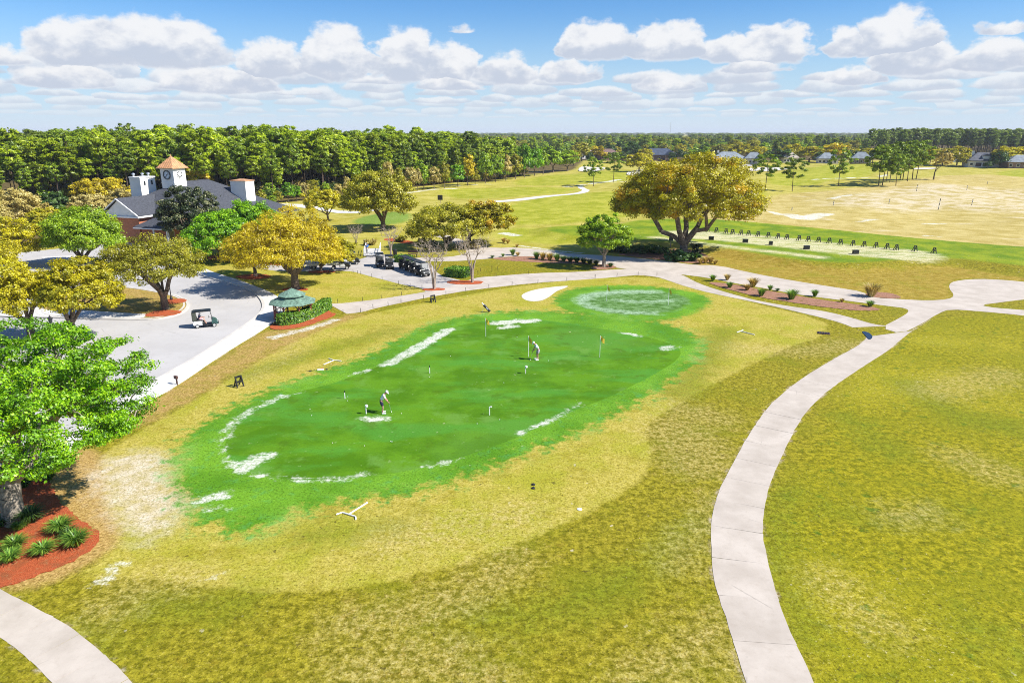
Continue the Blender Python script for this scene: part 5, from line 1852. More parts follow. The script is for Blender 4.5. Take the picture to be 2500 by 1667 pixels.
def hedge(label, P, w, h, size, seed, leaf='hedge_leaf', dens=260):
    """clipped hedge along plan points P"""
    P = np.asarray(P, float)
    n = max(6, int(np.hypot(*np.diff(P, axis=0).T).sum() / .35))
    Q = resample(P, n)
    c0 = Q.mean(0)
    z0 = gz1(*c0)
    root = empty('hedge', (c0[0], c0[1], z0))
    T = np.gradient(Q, axis=0)
    T /= np.linalg.norm(T, axis=1)[:, None]
    Nn_ = np.stack([-T[:, 1], T[:, 0]], 1)
    b = B()
    rows = []
    prof = [(-.46, 0), (-.47, .5), (-.44, .86), (-.3, .95), (.3, .95), (.44, .86), (.47, .5), (.46, 0)]
    for i in range(n):
        e = 1.0 if 0 < i < n - 1 else .75
        rows.append([b.bm.verts.new((Q[i][0] - c0[0] + Nn_[i][0] * a * w * .9 * e, Q[i][1] - c0[1] + Nn_[i][1] * a * w * .9 * e, c * h * .95)) for a, c in prof])
    for i in range(n - 1):
        for k in range(len(prof) - 1):
            b.bm.faces.new((rows[i][k], rows[i][k + 1], rows[i + 1][k + 1], rows[i + 1][k]))
    b.bm.faces.new(rows[0])
    b.bm.faces.new(rows[-1][::-1])
    b.build('core', MAT['hedge_core'], root)
    rng = np.random.default_rng(seed)
    m = int(dens * np.hypot(*np.diff(P, axis=0).T).sum() * (2 * h + w))
    i = rng.integers(0, n, m)
    f = rng.uniform(0, 1, m) * (2 * h + w)
    side = np.where(f < h, -1, np.where(f > h + w, 1, 0))
    a = np.where(side == 0, (f - h) - w / 2, side * w / 2)
    zz = np.where(side == 0, h, np.where(f < h, f, f - h - w))
    a = a * np.where((zz > h * .85) & (side != 0), .95, 1.0)
    end = (i == 0) | (i == n - 1)
    a = np.where(end, rng.uniform(-w / 2, w / 2, m), a)
    zz = np.where(end, rng.uniform(0, h, m), zz)
    J = T[i] * rng.uniform(-.2, .2, m)[:, None]
    Pn = np.stack([Q[i, 0] - c0[0] + Nn_[i, 0] * a + J[:, 0], Q[i, 1] - c0[1] + Nn_[i, 1] * a + J[:, 1], zz], 1) + rng.normal(0, .035, (m, 3))
    nr = np.stack([Nn_[i, 0] * side, Nn_[i, 1] * side, np.where(side == 0, 1.0, .35)], 1) + rng.normal(0, .45, (m, 3))
    nr /= np.linalg.norm(nr, axis=1)[:, None]
    t = np.cross(nr, rng.normal(0, 1, (m, 3)))
    t /= np.linalg.norm(t, axis=1)[:, None]
    bb = np.cross(nr, t)
    s = (size * rng.uniform(.7, 1.3, m))[:, None]
    V = np.stack([Pn - t * s * .6, Pn + bb * s * .4, Pn + t * s * .6, Pn - bb * s * .4], 1).reshape(-1, 3)
    V[:, 2] = np.maximum(V[:, 2], .02)
    me = mesh_np('foliage', V, np.arange(4 * m).reshape(-1, 4), {'tint': np.repeat(rng.uniform(0, 1, m), 4), 'clump': np.repeat(rng.uniform(0, 1, m), 4)})
    fo = obj('foliage', me, MAT[leaf], root)
    tag(fo, kind='stuff')
    tag(root, label, 'hedge')
    return root


hedge('curved clipped hedge wrapping the gazebo above red mulch', W1([(682, 794), (702, 793), (728, 788), (754, 778), (778, 767), (794, 758), (800, 751)], 2, False), 1.0, 1.15, .15, 1)
hedge('clipped box hedge beside the bare crape myrtle and mulch ring', [unproj(1096, 672), unproj(1141, 676)], 2.4, 1.15, .20, 2, dens=150)
hedge('low clipped hedge between the two groups of parked golf carts', [unproj(970, 638), unproj(1004, 641)], 1.6, 1.0, .20, 3, dens=150)


def shrub(label, px, py, r, h, leaf, seed, size=.2, name='shrub', n=26, each=36, group=None, scale_m=True):
    b = GP(px, py)
    rng = np.random.default_rng(seed)
    C = np.stack([rng.normal(0, r * .42, n), rng.normal(0, r * .42, n), rng.uniform(.2, .85, n) * h], 1)
    root = empty(name, b)
    t = B()
    for k in range(5):
        t.tube([(0, 0, -.05), (C[k][0] * .5, C[k][1] * .5, h * .3), tuple(C[k])], [.03, .02, .01], 4)
    t.build('stems', MAT['bark'], root)
    me = leaf_cloud('foliage', seed, C, each, r * .32, size)
    co = np.zeros(len(me.vertices) * 3, np.float32)
    me.vertices.foreach_get('co', co)
    co = co.reshape(-1, 3)
    co[:, 2] = np.maximum(co[:, 2], .01)
    me.vertices.foreach_set('co', co.ravel())
    obj('foliage', me, MAT[leaf], root)
    tag(root, label, 'shrub', group)
    return root


for i, px in enumerate((1500, 1522, 1545, 1568, 1590, 1610)):
    shrub('dark mounded shrub in the row shaded by the great oak', px, 614 + (i % 2) * 3 + i * .6, 1.5, 1.25, 'leaf_dark', 300 + i, .26, group='dark shrub row under the great oak')
shrub('broad leaved dark green plant hugging the great oak trunk', 1660, 636, 2.0, 1.3, 'blade_dark', 310, .5, 'philodendron', 26, 20)
shrub('low leafy plant right of the great oak trunk', 1690, 637, 1.6, 1.2, 'leaf_dark', 311, .42, 'philodendron', 22, 20)
shrub('upright dark bush behind the great oak trunk', 1697, 622, .9, 2.0, 'leaf_magnolia', 312, .35, 'shrub', 16, 22)
for i, (px, py, lf, r, h, lab) in enumerate([
        (850, 622, 'leaf_olive', 1.6, 2.0, 'olive shrub beside the footbridge rail'), (835, 630, 'leaf_dark', 1.4, 1.5, 'dark shrub behind the parked cart with white panels'), (1168, 601, 'leaf_olive', 1.5, 1.2, 'tan shrub at the outer bend of the upper path'),
        (1150, 606, 'leaf_straw', 1.4, 1.2, 'straw shrub at the outer bend of the upper path'), (640, 640, 'leaf_dark', 1.8, 1.6, 'dark shrub under the slim amber oak'), (590, 636, 'leaf_dark', 1.8, 1.8, 'dark shrub below the vivid green tree'),
        (690, 640, 'leaf_dark', 1.6, 1.4, 'dark shrub beyond the burled oak'), (1030, 600, 'leaf_yellow', 1.4, 1.3, 'yellow shrub below the many stemmed oak'), (1060, 604, 'leaf_dark', 1.2, 1.2, 'dark shrub at the foot of the many stemmed oak'),
        (980, 590, 'leaf_olive', 1.3, 1.1, 'olive shrub behind the bare crape myrtle'), (905, 598, 'leaf_straw', 1.2, 1.0, 'straw shrub on the slope above the footbridge')]):
    shrub(lab, px, py, r, h, lf, 330 + i, .24)


def blades(name, seed, n, L, w, spread=1.0, droop=.6):
    rng = np.random.default_rng(seed)
    a = rng.uniform(0, 2 * np.pi, n)
    le = L * rng.uniform(.6, 1.1, n)
    out = rng.uniform(.1, 1, n) ** .7 * spread
    d = np.stack([np.cos(a), np.sin(a)], 1)
    sd = np.stack([-d[:, 1], d[:, 0], np.zeros(n)], 1) * w / 2
    r0 = d * (rng.uniform(0, .16, n) * L)[:, None]
    P0 = np.column_stack([r0, np.zeros(n)])
    P1 = np.column_stack([r0 + d * (le * out * .38)[:, None], le * (.62 - .1 * out)])
    P2 = np.column_stack([r0 + d * (le * out * .85)[:, None], le * (.92 - droop * out * .75)])
    V = np.stack([P0 - sd, P0 + sd, P1 + sd, P1 - sd, P2 + sd * .25, P2 - sd * .25], 1).reshape(-1, 3)
    b0 = np.arange(n) * 6
    Fq = np.vstack([np.stack([b0, b0 + 1, b0 + 2, b0 + 3], 1), np.stack([b0 + 3, b0 + 2, b0 + 4, b0 + 5], 1)])
    ti = rng.uniform(0, 1, n)
    return mesh_np(name, V, Fq, {'tint': np.repeat(ti, 6), 'clump': np.repeat(ti, 6)})


BL = {'g': blades('blades', 1, 420, 1.0, .035), 'd': blades('blades', 2, 420, 1.0, .035), 's': blades('blades', 3, 420, 1.0, .03, .75, .35), 'm': blades('blades', 4, 420, 1.0, .03, .8, .4)}
BL['g'].materials.append(MAT['blade_green'])
BL['d'].materials.append(MAT['blade_dark'])
BL['s'].materials.append(MAT['blade_straw'])
BL['m'].materials.append(MAT['blade_green'])


def clump(label, px, py, s, kind, name='grass_clump', group=None, sz=None):
    b = GP(px, py)
    s *= .86
    root = empty(name, b + Vector((0, 0, .03)), px * .7, (s, s, (sz or s) * random.Random(int(px)).uniform(.8, 1.05)))
    obj('blades', BL[kind], None, root)
    tag(root, label, 'plant', group)
    return root


LG = 'strap leaved clumps in the red mulch bed'
for px, py, s, k in ((78, 1275, 1.25, 'd'), (150, 1300, 1.15, 'g'), (188, 1333, 1.15, 'g'), (108, 1352, 1.05, 'g'), (40, 1340, 1.05, 'g'), (28, 1370, 1.0, 'g'), (48, 1294, .7, 'g'), (122, 1172, .8, 'g'), (60, 1190, 1.25, 'd'), (8, 1285, 1.0, 'd'), (170, 1312, .8, 'd')):
    clump('arching green strap leaved clump in the red mulch bed' if k == 'g' else 'dark strap leaved clump close to the bright oak trunk', px, py, s, k, 'liriope_clump', LG if k == 'g' else 'dark clumps by the bright oak')
for px, py, s, k in ((1740, 686, 1.15, 'm'), (1775, 684, 1.2, 's'), (1781, 703, 1.2, 'm'), (1838, 700, 1.8, 's'), (1824, 709, 1.3, 's'), (1858, 723, 1.35, 'm'), (1880, 709, .9, 'm'), (1898, 711, .6, 'd'), (1932, 731, 1.8, 'm'), (1989, 724, 1.15, 'm'), (2124, 749, 1.15, 'm'), (2055, 738, .7, 's')):
    clump({'m': 'green ornamental grass tuft in the pink mulch strip', 's': 'straw coloured ornamental grass tuft in the pink mulch strip', 'd': 'tiny dark tuft in the pink mulch strip'}[k], px, py, s, k, 'grass_clump', {'m': 'green tufts in the mulch strip', 's': 'straw tufts in the mulch strip', 'd': None}[k])
clump('large tawny grass bush beside the small mulch bed by the path', 2126, 724, 2.5, 's', sz=2.1)
for i, (px, py, s, k) in enumerate(((1252, 623, 1.3, 'm'), (1264, 625, 1.0, 's'), (1228, 627, .8, 'm'), (1310, 632, 1.5, 'm'), (1325, 634, 1.5, 's'), (1342, 636, 1.6, 's'), (1360, 637, 1.5, 'm'), (1376, 638, 1.4, 'd'), (1392, 640, 1.4, 'd'), (1408, 641, 1.4, 'd'), (1425, 643, 1.4, 'd'), (1440, 645, 1.3, 'd'), (1455, 647, 1.2, 'd'),
                                   (1490, 652, 1.0, 'd'), (1202, 630, .7, 'd'))):
    clump({'m': 'green ornamental grass in the strip beside the lime oak', 's': 'pale ornamental grass in the strip beside the lime oak', 'd': 'dark ornamental grass in the strip beside the lime oak'}[k], px, py, s, k, 'grass_clump',
          {'m': 'green', 's': 'pale', 'd': 'dark'}[k] + ' grasses by the lime oak')
for i, (px, py, s) in enumerate(((1722, 643, 1.4), (1735, 642, 1.3), (1710, 645, 1.2), (1746, 645, 1.0), (1230, 593, 1.3), (1240, 595, 1.1), (1262, 604, .9))):
    clump('tawny grass tuft at the foot of the great oak' if px > 1500 else 'tawny grass tuft at the outer bend of the upper path', px, py, s, 's', 'grass_clump', 'tawny tufts by the great oak' if px > 1500 else 'tawny tufts by the upper path')


# ------------------------------------------------------------------ gazebo
def gazebo():
    b0 = GP(718, 777)
    root = empty('gazebo', b0, math.radians(12))
    tag(root, 'octagonal gazebo with two tier green shingle roof and red posts', 'gazebo')
    H = height_at(718, 777, 703)
    k = H / 4.3
    n = 8

    def ringp(r, z, a0=0):
        r *= 1.24
        return [(r * math.cos(2 * math.pi * (i + .5) / n + a0), r * math.sin(2 * math.pi * (i + .5) / n + a0), z) for i in range(n)]
    B().poly(ringp(2.35 * k, .14), .14).build('floor', MAT['concrete'], root)
    lo, hi = ringp(2.62 * k, 2.42 * k), ringp(1.12 * k, 3.22 * k)
    lo2, ap = ringp(1.55 * k, 3.38 * k), (0, 0, 4.3 * k)
    for i in range(n):
        j = (i + 1) % n
        b = B()
        b.poly([lo[i], lo[j], hi[j], hi[i]], .06)
        b.build('roof_panel', MAT['green_shingle'], root)
        b = B()
        b.poly([lo2[i], lo2[j], ap], .06)
        b.build('upper_roof_panel', MAT['green_shingle'], root)
        p, q = ringp(2.1 * k, 0)[i], ringp(2.1 * k, 0)[j]
        po = B().tube([(p[0], p[1], .14), (p[0], p[1], 2.42 * k)], .085, 6).build('post', MAT['red_wood'], root)
        P, Q = Vector(p), Vector(q)
        d = (Q - P).normalized()
        br = B()
        for s, o_ in ((1, P), (-1, Q)):
            br.tube([o_ + Vector((0, 0, 1.75 * k)), o_ + d * s * .55 * k + Vector((0, 0, 2.3 * k))], .05, 4)
        br.build('brace', MAT['dark_wood'], root)
        ff = B()
        ff.box((P + Q) / 2 + Vector((0, 0, 2.33 * k)), ((Q - P).length, .08, .14), math.atan2(d.y, d.x))
        ff.build('beam', MAT['red_wood'], root)
        if i in (1,):
            continue
        r = B()
        for z in (.35, .95):
            r.box((P + Q) / 2 + Vector((0, 0, z)), ((Q - P).length, .06, .07), math.atan2(d.y, d.x))
        rl = r.build('railing', MAT['red_wood'], root)
        for t in range(1, 8):
            c = P.lerp(Q, t / 8)
            B().box((c.x, c.y, .65), (.04, .04, .56), math.atan2(d.y, d.x)).build('baluster', MAT['white_trim'] if i in (5, 6, 7, 0) else MAT['red_wood'], rl)
    B().tube(ringp(1.02 * k, 3.30 * k) + [ringp(1.02 * k, 3.30 * k)[0]], .10, 4, False).build('cupola_band', MAT['interior_dark'], root)
    for i in (0, 2, 4, 6):
        p = ringp(1.5 * k, 0)[i]
        B().box((p[0], p[1], .42), (1.0, .45, .08), math.atan2(p[1], p[0]) + math.pi / 2).box((p[0] * 1.1, p[1] * 1.1, .28), (.9, .08, .28), math.atan2(p[1], p[0]) + math.pi / 2).build('seat', MAT['dark_wood'], root)


gazebo()

# ------------------------------------------------------------------ far houses
mat_basic('roof_navy', (0.050, 0.068, 0.110), .85, 0, .2, .6)
mat_basic('roof_brown', (0.17, 0.105, 0.090), .85, 0, .2, .6)
mat_basic('roof_tan', (0.36, 0.31, 0.26), .85, 0, .2, .6)
mat_basic('roof_grey', (0.22, 0.25, 0.28), .85, 0, .2, .6)
mat_basic('roof_dark', (0.095, 0.100, 0.120), .85, 0, .2, .6)
mat_basic('wall_cream', (0.62, 0.57, 0.50), .85, 0, .08, .6)
mat_basic('wall_white', (0.74, 0.73, 0.70), .85, 0, .05, .6)
mat_basic('wall_brick', (0.24, 0.15, 0.12), .85, 0, .15, .6)


def house(label, px, py, wpx, roof, wall, rz=0.0, eave=3.0, rise=3.6, chimney=False, garage=False, wing=0, dormer=False, depth=12):
    b0 = GP(px, py)
    w = wpx * cam_depth(b0) / F_PX
    depth = min(depth, w * .62)
    rise *= .8
    root = empty('house', b0, rz)
    tag(root, label, 'house')
    B().box((0, 0, eave / 2 - .3), (w, depth, eave + .6)).build('wall', MAT[wall], root)
    rl = max(.5, w / 2 - depth / 2)
    rf = hip_roof(B(), -w / 2, w / 2, -depth / 2, depth / 2, eave + .25, eave + rise, ((-rl, 0), (rl, 0)), .6, .25).build('roof', MAT[roof], root)
    if chimney:
        B().box((-w * .3, depth * .12, eave + rise * .8), (1.1, 1.1, 3.4)).build('chimney', MAT['wall_white'], rf)
    if wing:
        x = wing * w * .28
        B().box((x, -depth / 2 - 1.5, eave / 2 - .3), (w * .3, 5, eave + .6)).build('wing_wall', MAT[wall], root)
        ww = w * .3 / 2 + .5
        y0, y1 = -depth / 2 - 4.4, 0
        z0, z1 = eave + .2, eave + rise * .72
        B().faces([(x - ww, y0, z0), (x, y0, z1), (x + ww, y0, z0), (x - ww, y1, z0), (x, y1, z1), (x + ww, y1, z0)], [(0, 1, 4, 3), (1, 2, 5, 4), (0, 2, 1), (0, 3, 5, 2)]).build('wing_roof', MAT[roof], root)
        y = y0 + .38
        f = B().box((x, y, eave * .5), (w * .12, .1, 1.5)).build('window', MAT['white_trim'], root)
        B().box((x, y - .06, eave * .5), (w * .10, .06, 1.3)).build('pane', MAT['dark_glass'], f)
    if dormer:
        B().box((0, -depth * .32, eave + rise * .42), (3.2, 2.4, 1.8)).build('dormer', MAT['wall_white'], rf)
        B().faces([(-2, -depth * .32 - 1.5, eave + rise * .42 + .9), (0, -depth * .32 - 1.5, eave + rise * .42 + 2.1), (2, -depth * .32 - 1.5, eave + rise * .42 + .9), (-2, 0, eave + rise * .42 + .9), (0, 0, eave + rise * .42 + 2.1), (2, 0, eave + rise * .42 + .9)],
                  [(0, 1, 4, 3), (1, 2, 5, 4), (0, 2, 1)]).build('dormer_roof', MAT[roof], rf)
    for k in range(5):
        xx = (k / 4 - .5) * w * .84
        if wing and abs(xx - wing * w * .28) < w * .16:
            continue
        big = garage and k in (1, 2)
        f = B().box((xx, -depth / 2 - .03, 1.25 if big else 1.5), (3.2 if big else 1.6, .12, 2.4 if big else 1.5)).build('garage_door' if big else 'window', MAT['white_trim'], root)
        B().box((xx, -depth / 2 - .1, 1.25 if big else 1.5), (2.9 if big else 1.3, .06, 2.1 if big else 1.2)).build('panel' if big else 'pane', MAT['dark_wood'] if big else MAT['dark_glass'], f)


house('pale tan roofed house at the end of the pine woods', 1437, 387, 42, 'roof_tan', 'wall_white', .2, 3, 4.2)
house('brown roofed house with a small front gable', 1480, 389, 62, 'roof_brown', 'wall_brick', .15, 3.2, 5.2, wing=-1)
house('wide navy roofed house with a pale front gable', 1607, 391, 84, 'roof_navy', 'wall_brick', -.05, 3.4, 5.6, wing=1)
house('grey roofed house with a white chimney', 1776, 400, 78, 'roof_grey', 'wall_white', -.1, 3.2, 5.2, chimney=True)
house('grey house with a steep front gable beside the dark tree', 1838, 401, 40, 'roof_grey', 'wall_cream', -.2, 3.2, 4.8, wing=1)
house('small tan roofed house behind dark trees', 1925, 398, 36, 'roof_tan', 'wall_cream', .1, 3, 4.5)
house('grey house half hidden left of the tall lone pine', 2018, 400, 44, 'roof_grey', 'wall_cream', -.2, 3, 4.6, wing=1)
house('blue grey roofed house between the lone pine and the pine cluster', 2100, 400, 42, 'roof_grey', 'wall_brick', -.3, 3, 5.0)
house('pale roofed house behind the yellow tree right of the pine cluster', 2328, 396, 52, 'roof_tan', 'wall_white', -.1, 3, 5.2)
house('dark roofed house with an arched dormer and two garage doors', 2396, 407, 72, 'roof_dark', 'wall_cream', -.25, 3.2, 5.6, chimney=True, garage=True, dormer=True)
house('low grey house at the right edge of the course', 2492, 410, 74, 'roof_grey', 'wall_brick', -.25, 3, 4.8)

# ------------------------------------------------------------------ golf carts
mat_basic('cart_white', (0.74, 0.75, 0.73), .35, 0, .04)
mat_basic('cart_green', (0.030, 0.085, 0.075), .3, 0, .1)
mat_basic('cart_black', (0.012, 0.013, 0.013), .35, 0, .15)
mat_basic('rubber', (0.015, 0.015, 0.015), .8, 0, .2)
mat_basic('rim', (0.62, 0.62, 0.60), .35, .3, .05)
mat_basic('vinyl_dark', (0.020, 0.020, 0.022), .6, 0, .2)
mat_basic('vinyl_olive', (0.055, 0.062, 0.045), .8, 0, .3, 8)
mat_basic('lens', (0.85, 0.85, 0.80), .1, 0, .02)
mat_basic('plastic_white', (0.80, 0.80, 0.79), .4, 0, .03)
mat_basic('plastic_black', (0.014, 0.014, 0.015), .5, 0, .2)
mat_basic('skin', (0.50, 0.27, 0.19), .6, 0, .1)
mat_basic('cloth_white', (0.80, 0.80, 0.81), .9, 0, .05)
mat_basic('cloth_pale', (0.70, 0.76, 0.82), .9, 0, .06)
mat_basic('cloth_navy', (0.016, 0.018, 0.055), .9, 0, .2)
mat_basic('cloth_mauve', (0.42, 0.34, 0.40), .9, 0, .1)
mat_basic('cloth_blue', (0.03, 0.17, 0.50), .9, 0, .15)
mat_basic('cloth_pink', (0.62, 0.34, 0.36), .9, 0, .1)
mat_basic('cloth_grey', (0.46, 0.46, 0.46), .9, 0, .1)
mat_basic('hair_grey', (0.45, 0.43, 0.40), .8, 0, .1)
mat_basic('flag_yellow', (0.80, 0.52, 0.045), .7, 0, .08)
mat_basic('steel', (0.6, 0.6, 0.6), .3, .8, .05)
mat_basic('red_plastic', (0.55, 0.05, 0.05), .5, 0, .1)
mat_basic('timber', (0.40, 0.33, 0.25), .85, 0, .2)
glass = bpy.data.materials.new('clear_screen')
glass.use_nodes = True
gbs = glass.node_tree.nodes['Principled BSDF']
gbs.inputs['Base Color'].default_value = (.85, .9, .9, 1)
gbs.inputs['Roughness'].default_value = .02
gbs.inputs['Transmission Weight'].default_value = .97
gbs.inputs['IOR'].default_value = 1.05
MAT['glass'] = glass


def wheels(root, xs, y, r, rimmat='rim'):
    for x in xs:
        for s in (-1, 1):
            wh = B().lathe((x, s * y, r), [(r * .62, -.09), (r * .95, -.10), (r, -.05), (r, .05), (r * .95, .10), (r * .62, .09)], 14, axis='Y').build('wheel', MAT['rubber'], root)
            B().lathe((x, s * (y + .02 * s * s), r), [(r * .60, -.10), (r * .60, .10)], 12, axis='Y').build('rim', MAT[rimmat], wh)


def golf_cart(label, loc, rz, side='cart_white', front='cart_green', roof='cart_black', seat='vinyl_dark', cover=None, group=None):
    root = empty('golf_cart', loc, rz)
    tag(root, label, 'golf cart', group)
    prof_r = [(-1.20, .42), (-1.20, .74), (-1.02, .80), (-.40, .80), (-.28, .60), (-.28, .34), (-1.1, .34)]
    b = B()
    b.poly([(x, -.57, z) for x, z in prof_r], 1.14, (0, 1, 0))
    b.build('rear_body', MAT[side], root)
    prof_f = [(.62, .33), (.62, .86), (.72, .92), (1.02, .80), (1.24, .56), (1.26, .36), (1.1, .30)]
    b = B()
    b.poly([(x, -.55, z) for x, z in prof_f], 1.10, (0, 1, 0))
    f = b.build('front_cowl', MAT[front], root)
    for s in (-1, 1):
        B().box((1.235, s * .38, .58), (.06, .17, .10), bevel=.015).build('headlight', MAT['lens'], f)
    B().box((1.28, 0, .40), (.08, 1.0, .12), bevel=.02).build('bumper', MAT['plastic_black'], f)
    b = B()
    b.box((.17, 0, .30), (1.0, 1.12, .07))
    for s in (-1, 1):
        b.poly([(-.30, s * .58, .36), (.10, s * .58, .36), (-.05, s * .58, .56), (-.30, s * .58, .62)], .03, (0, -s, 0))
    b.build('floor_pan', MAT['plastic_black'], root)
    st = B().box((-.55, 0, .86), (.52, 1.06, .14), bevel=.04).build('seat', MAT[seat], root)
    B().box((-.86, 0, 1.13), (.12, 1.06, .42), Matrix.Rotation(-.15, 3, 'Y'), bevel=.04).build('backrest', MAT[seat], st)
    b = B()
    b.box((-.22, 0, 1.84), (1.78, 1.20, .07), bevel=.03)
    b.box((-.22, 0, 1.89), (1.40, .90, .05), bevel=.02)
    b.build('roof', MAT[roof], root)
    for s in (-1, 1):
        B().tube([(.74, s * .50, .85), (.56, s * .52, 1.82)], .022, 6).build('front_strut', MAT['plastic_black'], root)
        B().tube([(-1.02, s * .50, .75), (-1.00, s * .52, 1.82)], .022, 6).build('rear_strut', MAT['plastic_black'], root)
    B().poly([(.75, -.48, .95), (.75, .48, .95), (.585, .48, 1.78), (.585, -.48, 1.78)], .01, (1, 0, 0)).build('windscreen', MAT['glass'], root)
    sw = B().tube([(.36 + .0, .28 + .17 * math.cos(k / 14 * 6.2832), 1.02 + .14 * math.sin(k / 14 * 6.2832)) for k in range(15)], .018, 6, False)
    sw.tube([(.36, .28, 1.02), (.66, .28, .84)], .02, 6)
    sw.build('steering_wheel', MAT['plastic_black'], root)
    wheels(root, (-.82, .84), .50, .225)
    if cover:
        cv = B().box((-1.05, 0, 1.32), (.42, 1.14, .98), bevel=.06).build('bag_cover', MAT[cover], root)
        for s in (-.3, -.12, .2):
            B().tube([(-1.18, s, 1.5), (-1.20, s, 1.86)], .025, 5).build('club', MAT['steel'], cv)
    else:
        bg = B()
        for s in (-.25, .25):
            bg.tube([(-1.16, s, .55), (-1.20, s, 1.30)], [.12, .14], 10)
        bg.build('bag_rack', MAT['plastic_black'], root)
    return root


g0 = GP(503, 797)
hd = math.radians(24)
dc = golf_cart('golf cart with black roof being driven along the curving road', g0 + Vector((0, 0, .01)), hd, 'cart_white', 'cart_green', 'cart_black', 'vinyl_dark', 'vinyl_olive')
dc.scale = (.95, .95, .92)
CY = Vector((0, 0, .01))
first = golf_cart('black golf cart parked nearest the footbridge', GP(928, 650) + CY, math.radians(-75), 'cart_black', 'cart_black', 'cart_black', 'vinyl_dark')
second = copy_tree(first)
second.location = GP(951, 655) + CY
second.rotation_euler.z = math.radians(-78)
second['label'] = 'black golf cart parked in front of the low clipped hedge'
for i, (px, py) in enumerate(((990, 657), (1003, 662), (1016, 667), (1031, 673))):
    c = copy_tree(first)
    c.location = GP(px, py) + CY
    c.rotation_euler.z = math.radians(-58 + i * 2)
    c['label'] = 'black golf cart in the close row beside the bare crape myrtle'
    c['group'] = 'row of black golf carts'
golf_cart('golf cart with white side panels parked by the dark shrub', GP(858, 645) + CY, math.radians(8), 'cart_white', 'cart_black', 'cart_black', 'vinyl_dark')


def utility_cart(label, loc, rz, bed='cart_white'):
    root = empty('utility_cart', loc, rz)
    tag(root, label, 'utility cart')
    B().poly([(x, -.6, z) for x, z in [(-.1, .4), (-.1, .95), (.55, .98), (1.2, .85), (1.42, .6), (1.42, .38)]], 1.2, (0, 1, 0)).build('cab_body', MAT['cart_black'], root)
    for s in (-1, 1):
        B().poly([(-.05, s * .61, .45), (.75, s * .61, .45), (.6, s * .61, .85), (-.05, s * .61, .92)], .02, (0, s, 0)).build('door_panel', MAT['cart_white'], root)
    bd = B().box((-.95, 0, .72), (1.6, 1.25, .08)).build('bed', MAT['cart_black'], root)
    for s in (-1, 1):
        B().box((-.95, s * .61, .90), (1.6, .05, .30)).build('bed_side', MAT[bed], bd)
    B().box((-1.74, 0, .90), (.05, 1.25, .30)).build('tailgate', MAT['cart_black'], bd)
    B().box((.25, 0, 1.12), (.5, 1.1, .14), bevel=.03).box((.0, 0, 1.35), (.1, 1.1, .4), bevel=.03).build('seat', MAT['vinyl_dark'], root)
    B().box((.42, 0, 1.93), (1.35, 1.25, .09), bevel=.03).build('roof', MAT['cart_white'], root)
    for s in (-1, 1):
        B().tube([(1.15, s * .56, .9), (.95, s * .56, 1.9)], .03, 6).build('front_strut', MAT['plastic_black'], root)
        B().tube([(-.12, s * .56, .95), (-.12, s * .56, 1.9)], .03, 6).build('rear_strut', MAT['plastic_black'], root)
        B().box((1.40, s * .42, .66), (.05, .16, .12)).build('headlight', MAT['lens'], root)
    wheels(root, (-1.0, .95), .56, .27)
    return root


utility_cart('utility cart with a white roof and flat bed by the grass edge', GP(832, 657) + CY, math.radians(8))
utility_cart('white topped utility cart half hidden behind the burled oak', GP(748, 652) + CY, math.radians(170))


def trailer(label, loc, rz):
    root = empty('trailer', loc, rz)
    tag(root, label, 'trailer')
    bd = B().box((0, 0, .55), (2.2, 1.2, .08)).build('bed', MAT['cart_white'], root)
    for s in (-1, 1):
        B().box((0, s * .58, .72), (2.2, .05, .28)).build('bed_side', MAT['cart_white'], bd)
    B().tube([(1.1, 0, .5), (1.9, 0, .45)], .04, 6).build('drawbar', MAT['plastic_black'], root)
    wheels(root, (-.1,), .56, .24)


trailer('low white trailer between the two oaks at the yard', GP(770, 656) + CY, math.radians(6))


# ------------------------------------------------------------------ people
def skin_mesh(name, J, E, sub=1):
    names = list(J)
    me = bpy.data.meshes.new(name + '_cage')
    me.from_pydata([J[n][0] for n in names], [(names.index(a), names.index(b)) for a, b in E], [])
    o = bpy.data.objects.new(name + '_cage', me)
    COL.objects.link(o)
    sm = o.modifiers.new('skin', 'SKIN')
    sm.use_smooth_shade = True
    o.modifiers.new('sub', 'SUBSURF').levels = sub
    sv = me.skin_vertices[0].data
    for i, n in enumerate(names):
        r = J[n][1]
        sv[i].radius = (r, r) if not isinstance(r, tuple) else r
        sv[i].use_root = (i == 0)
    dg = bpy.context.evaluated_depsgraph_get()
    dg.update()
    ev = o.evaluated_get(dg)
    res = bpy.data.meshes.new_from_object(ev)
    bpy.data.objects.remove(o)
    bpy.data.meshes.remove(me)
    return res


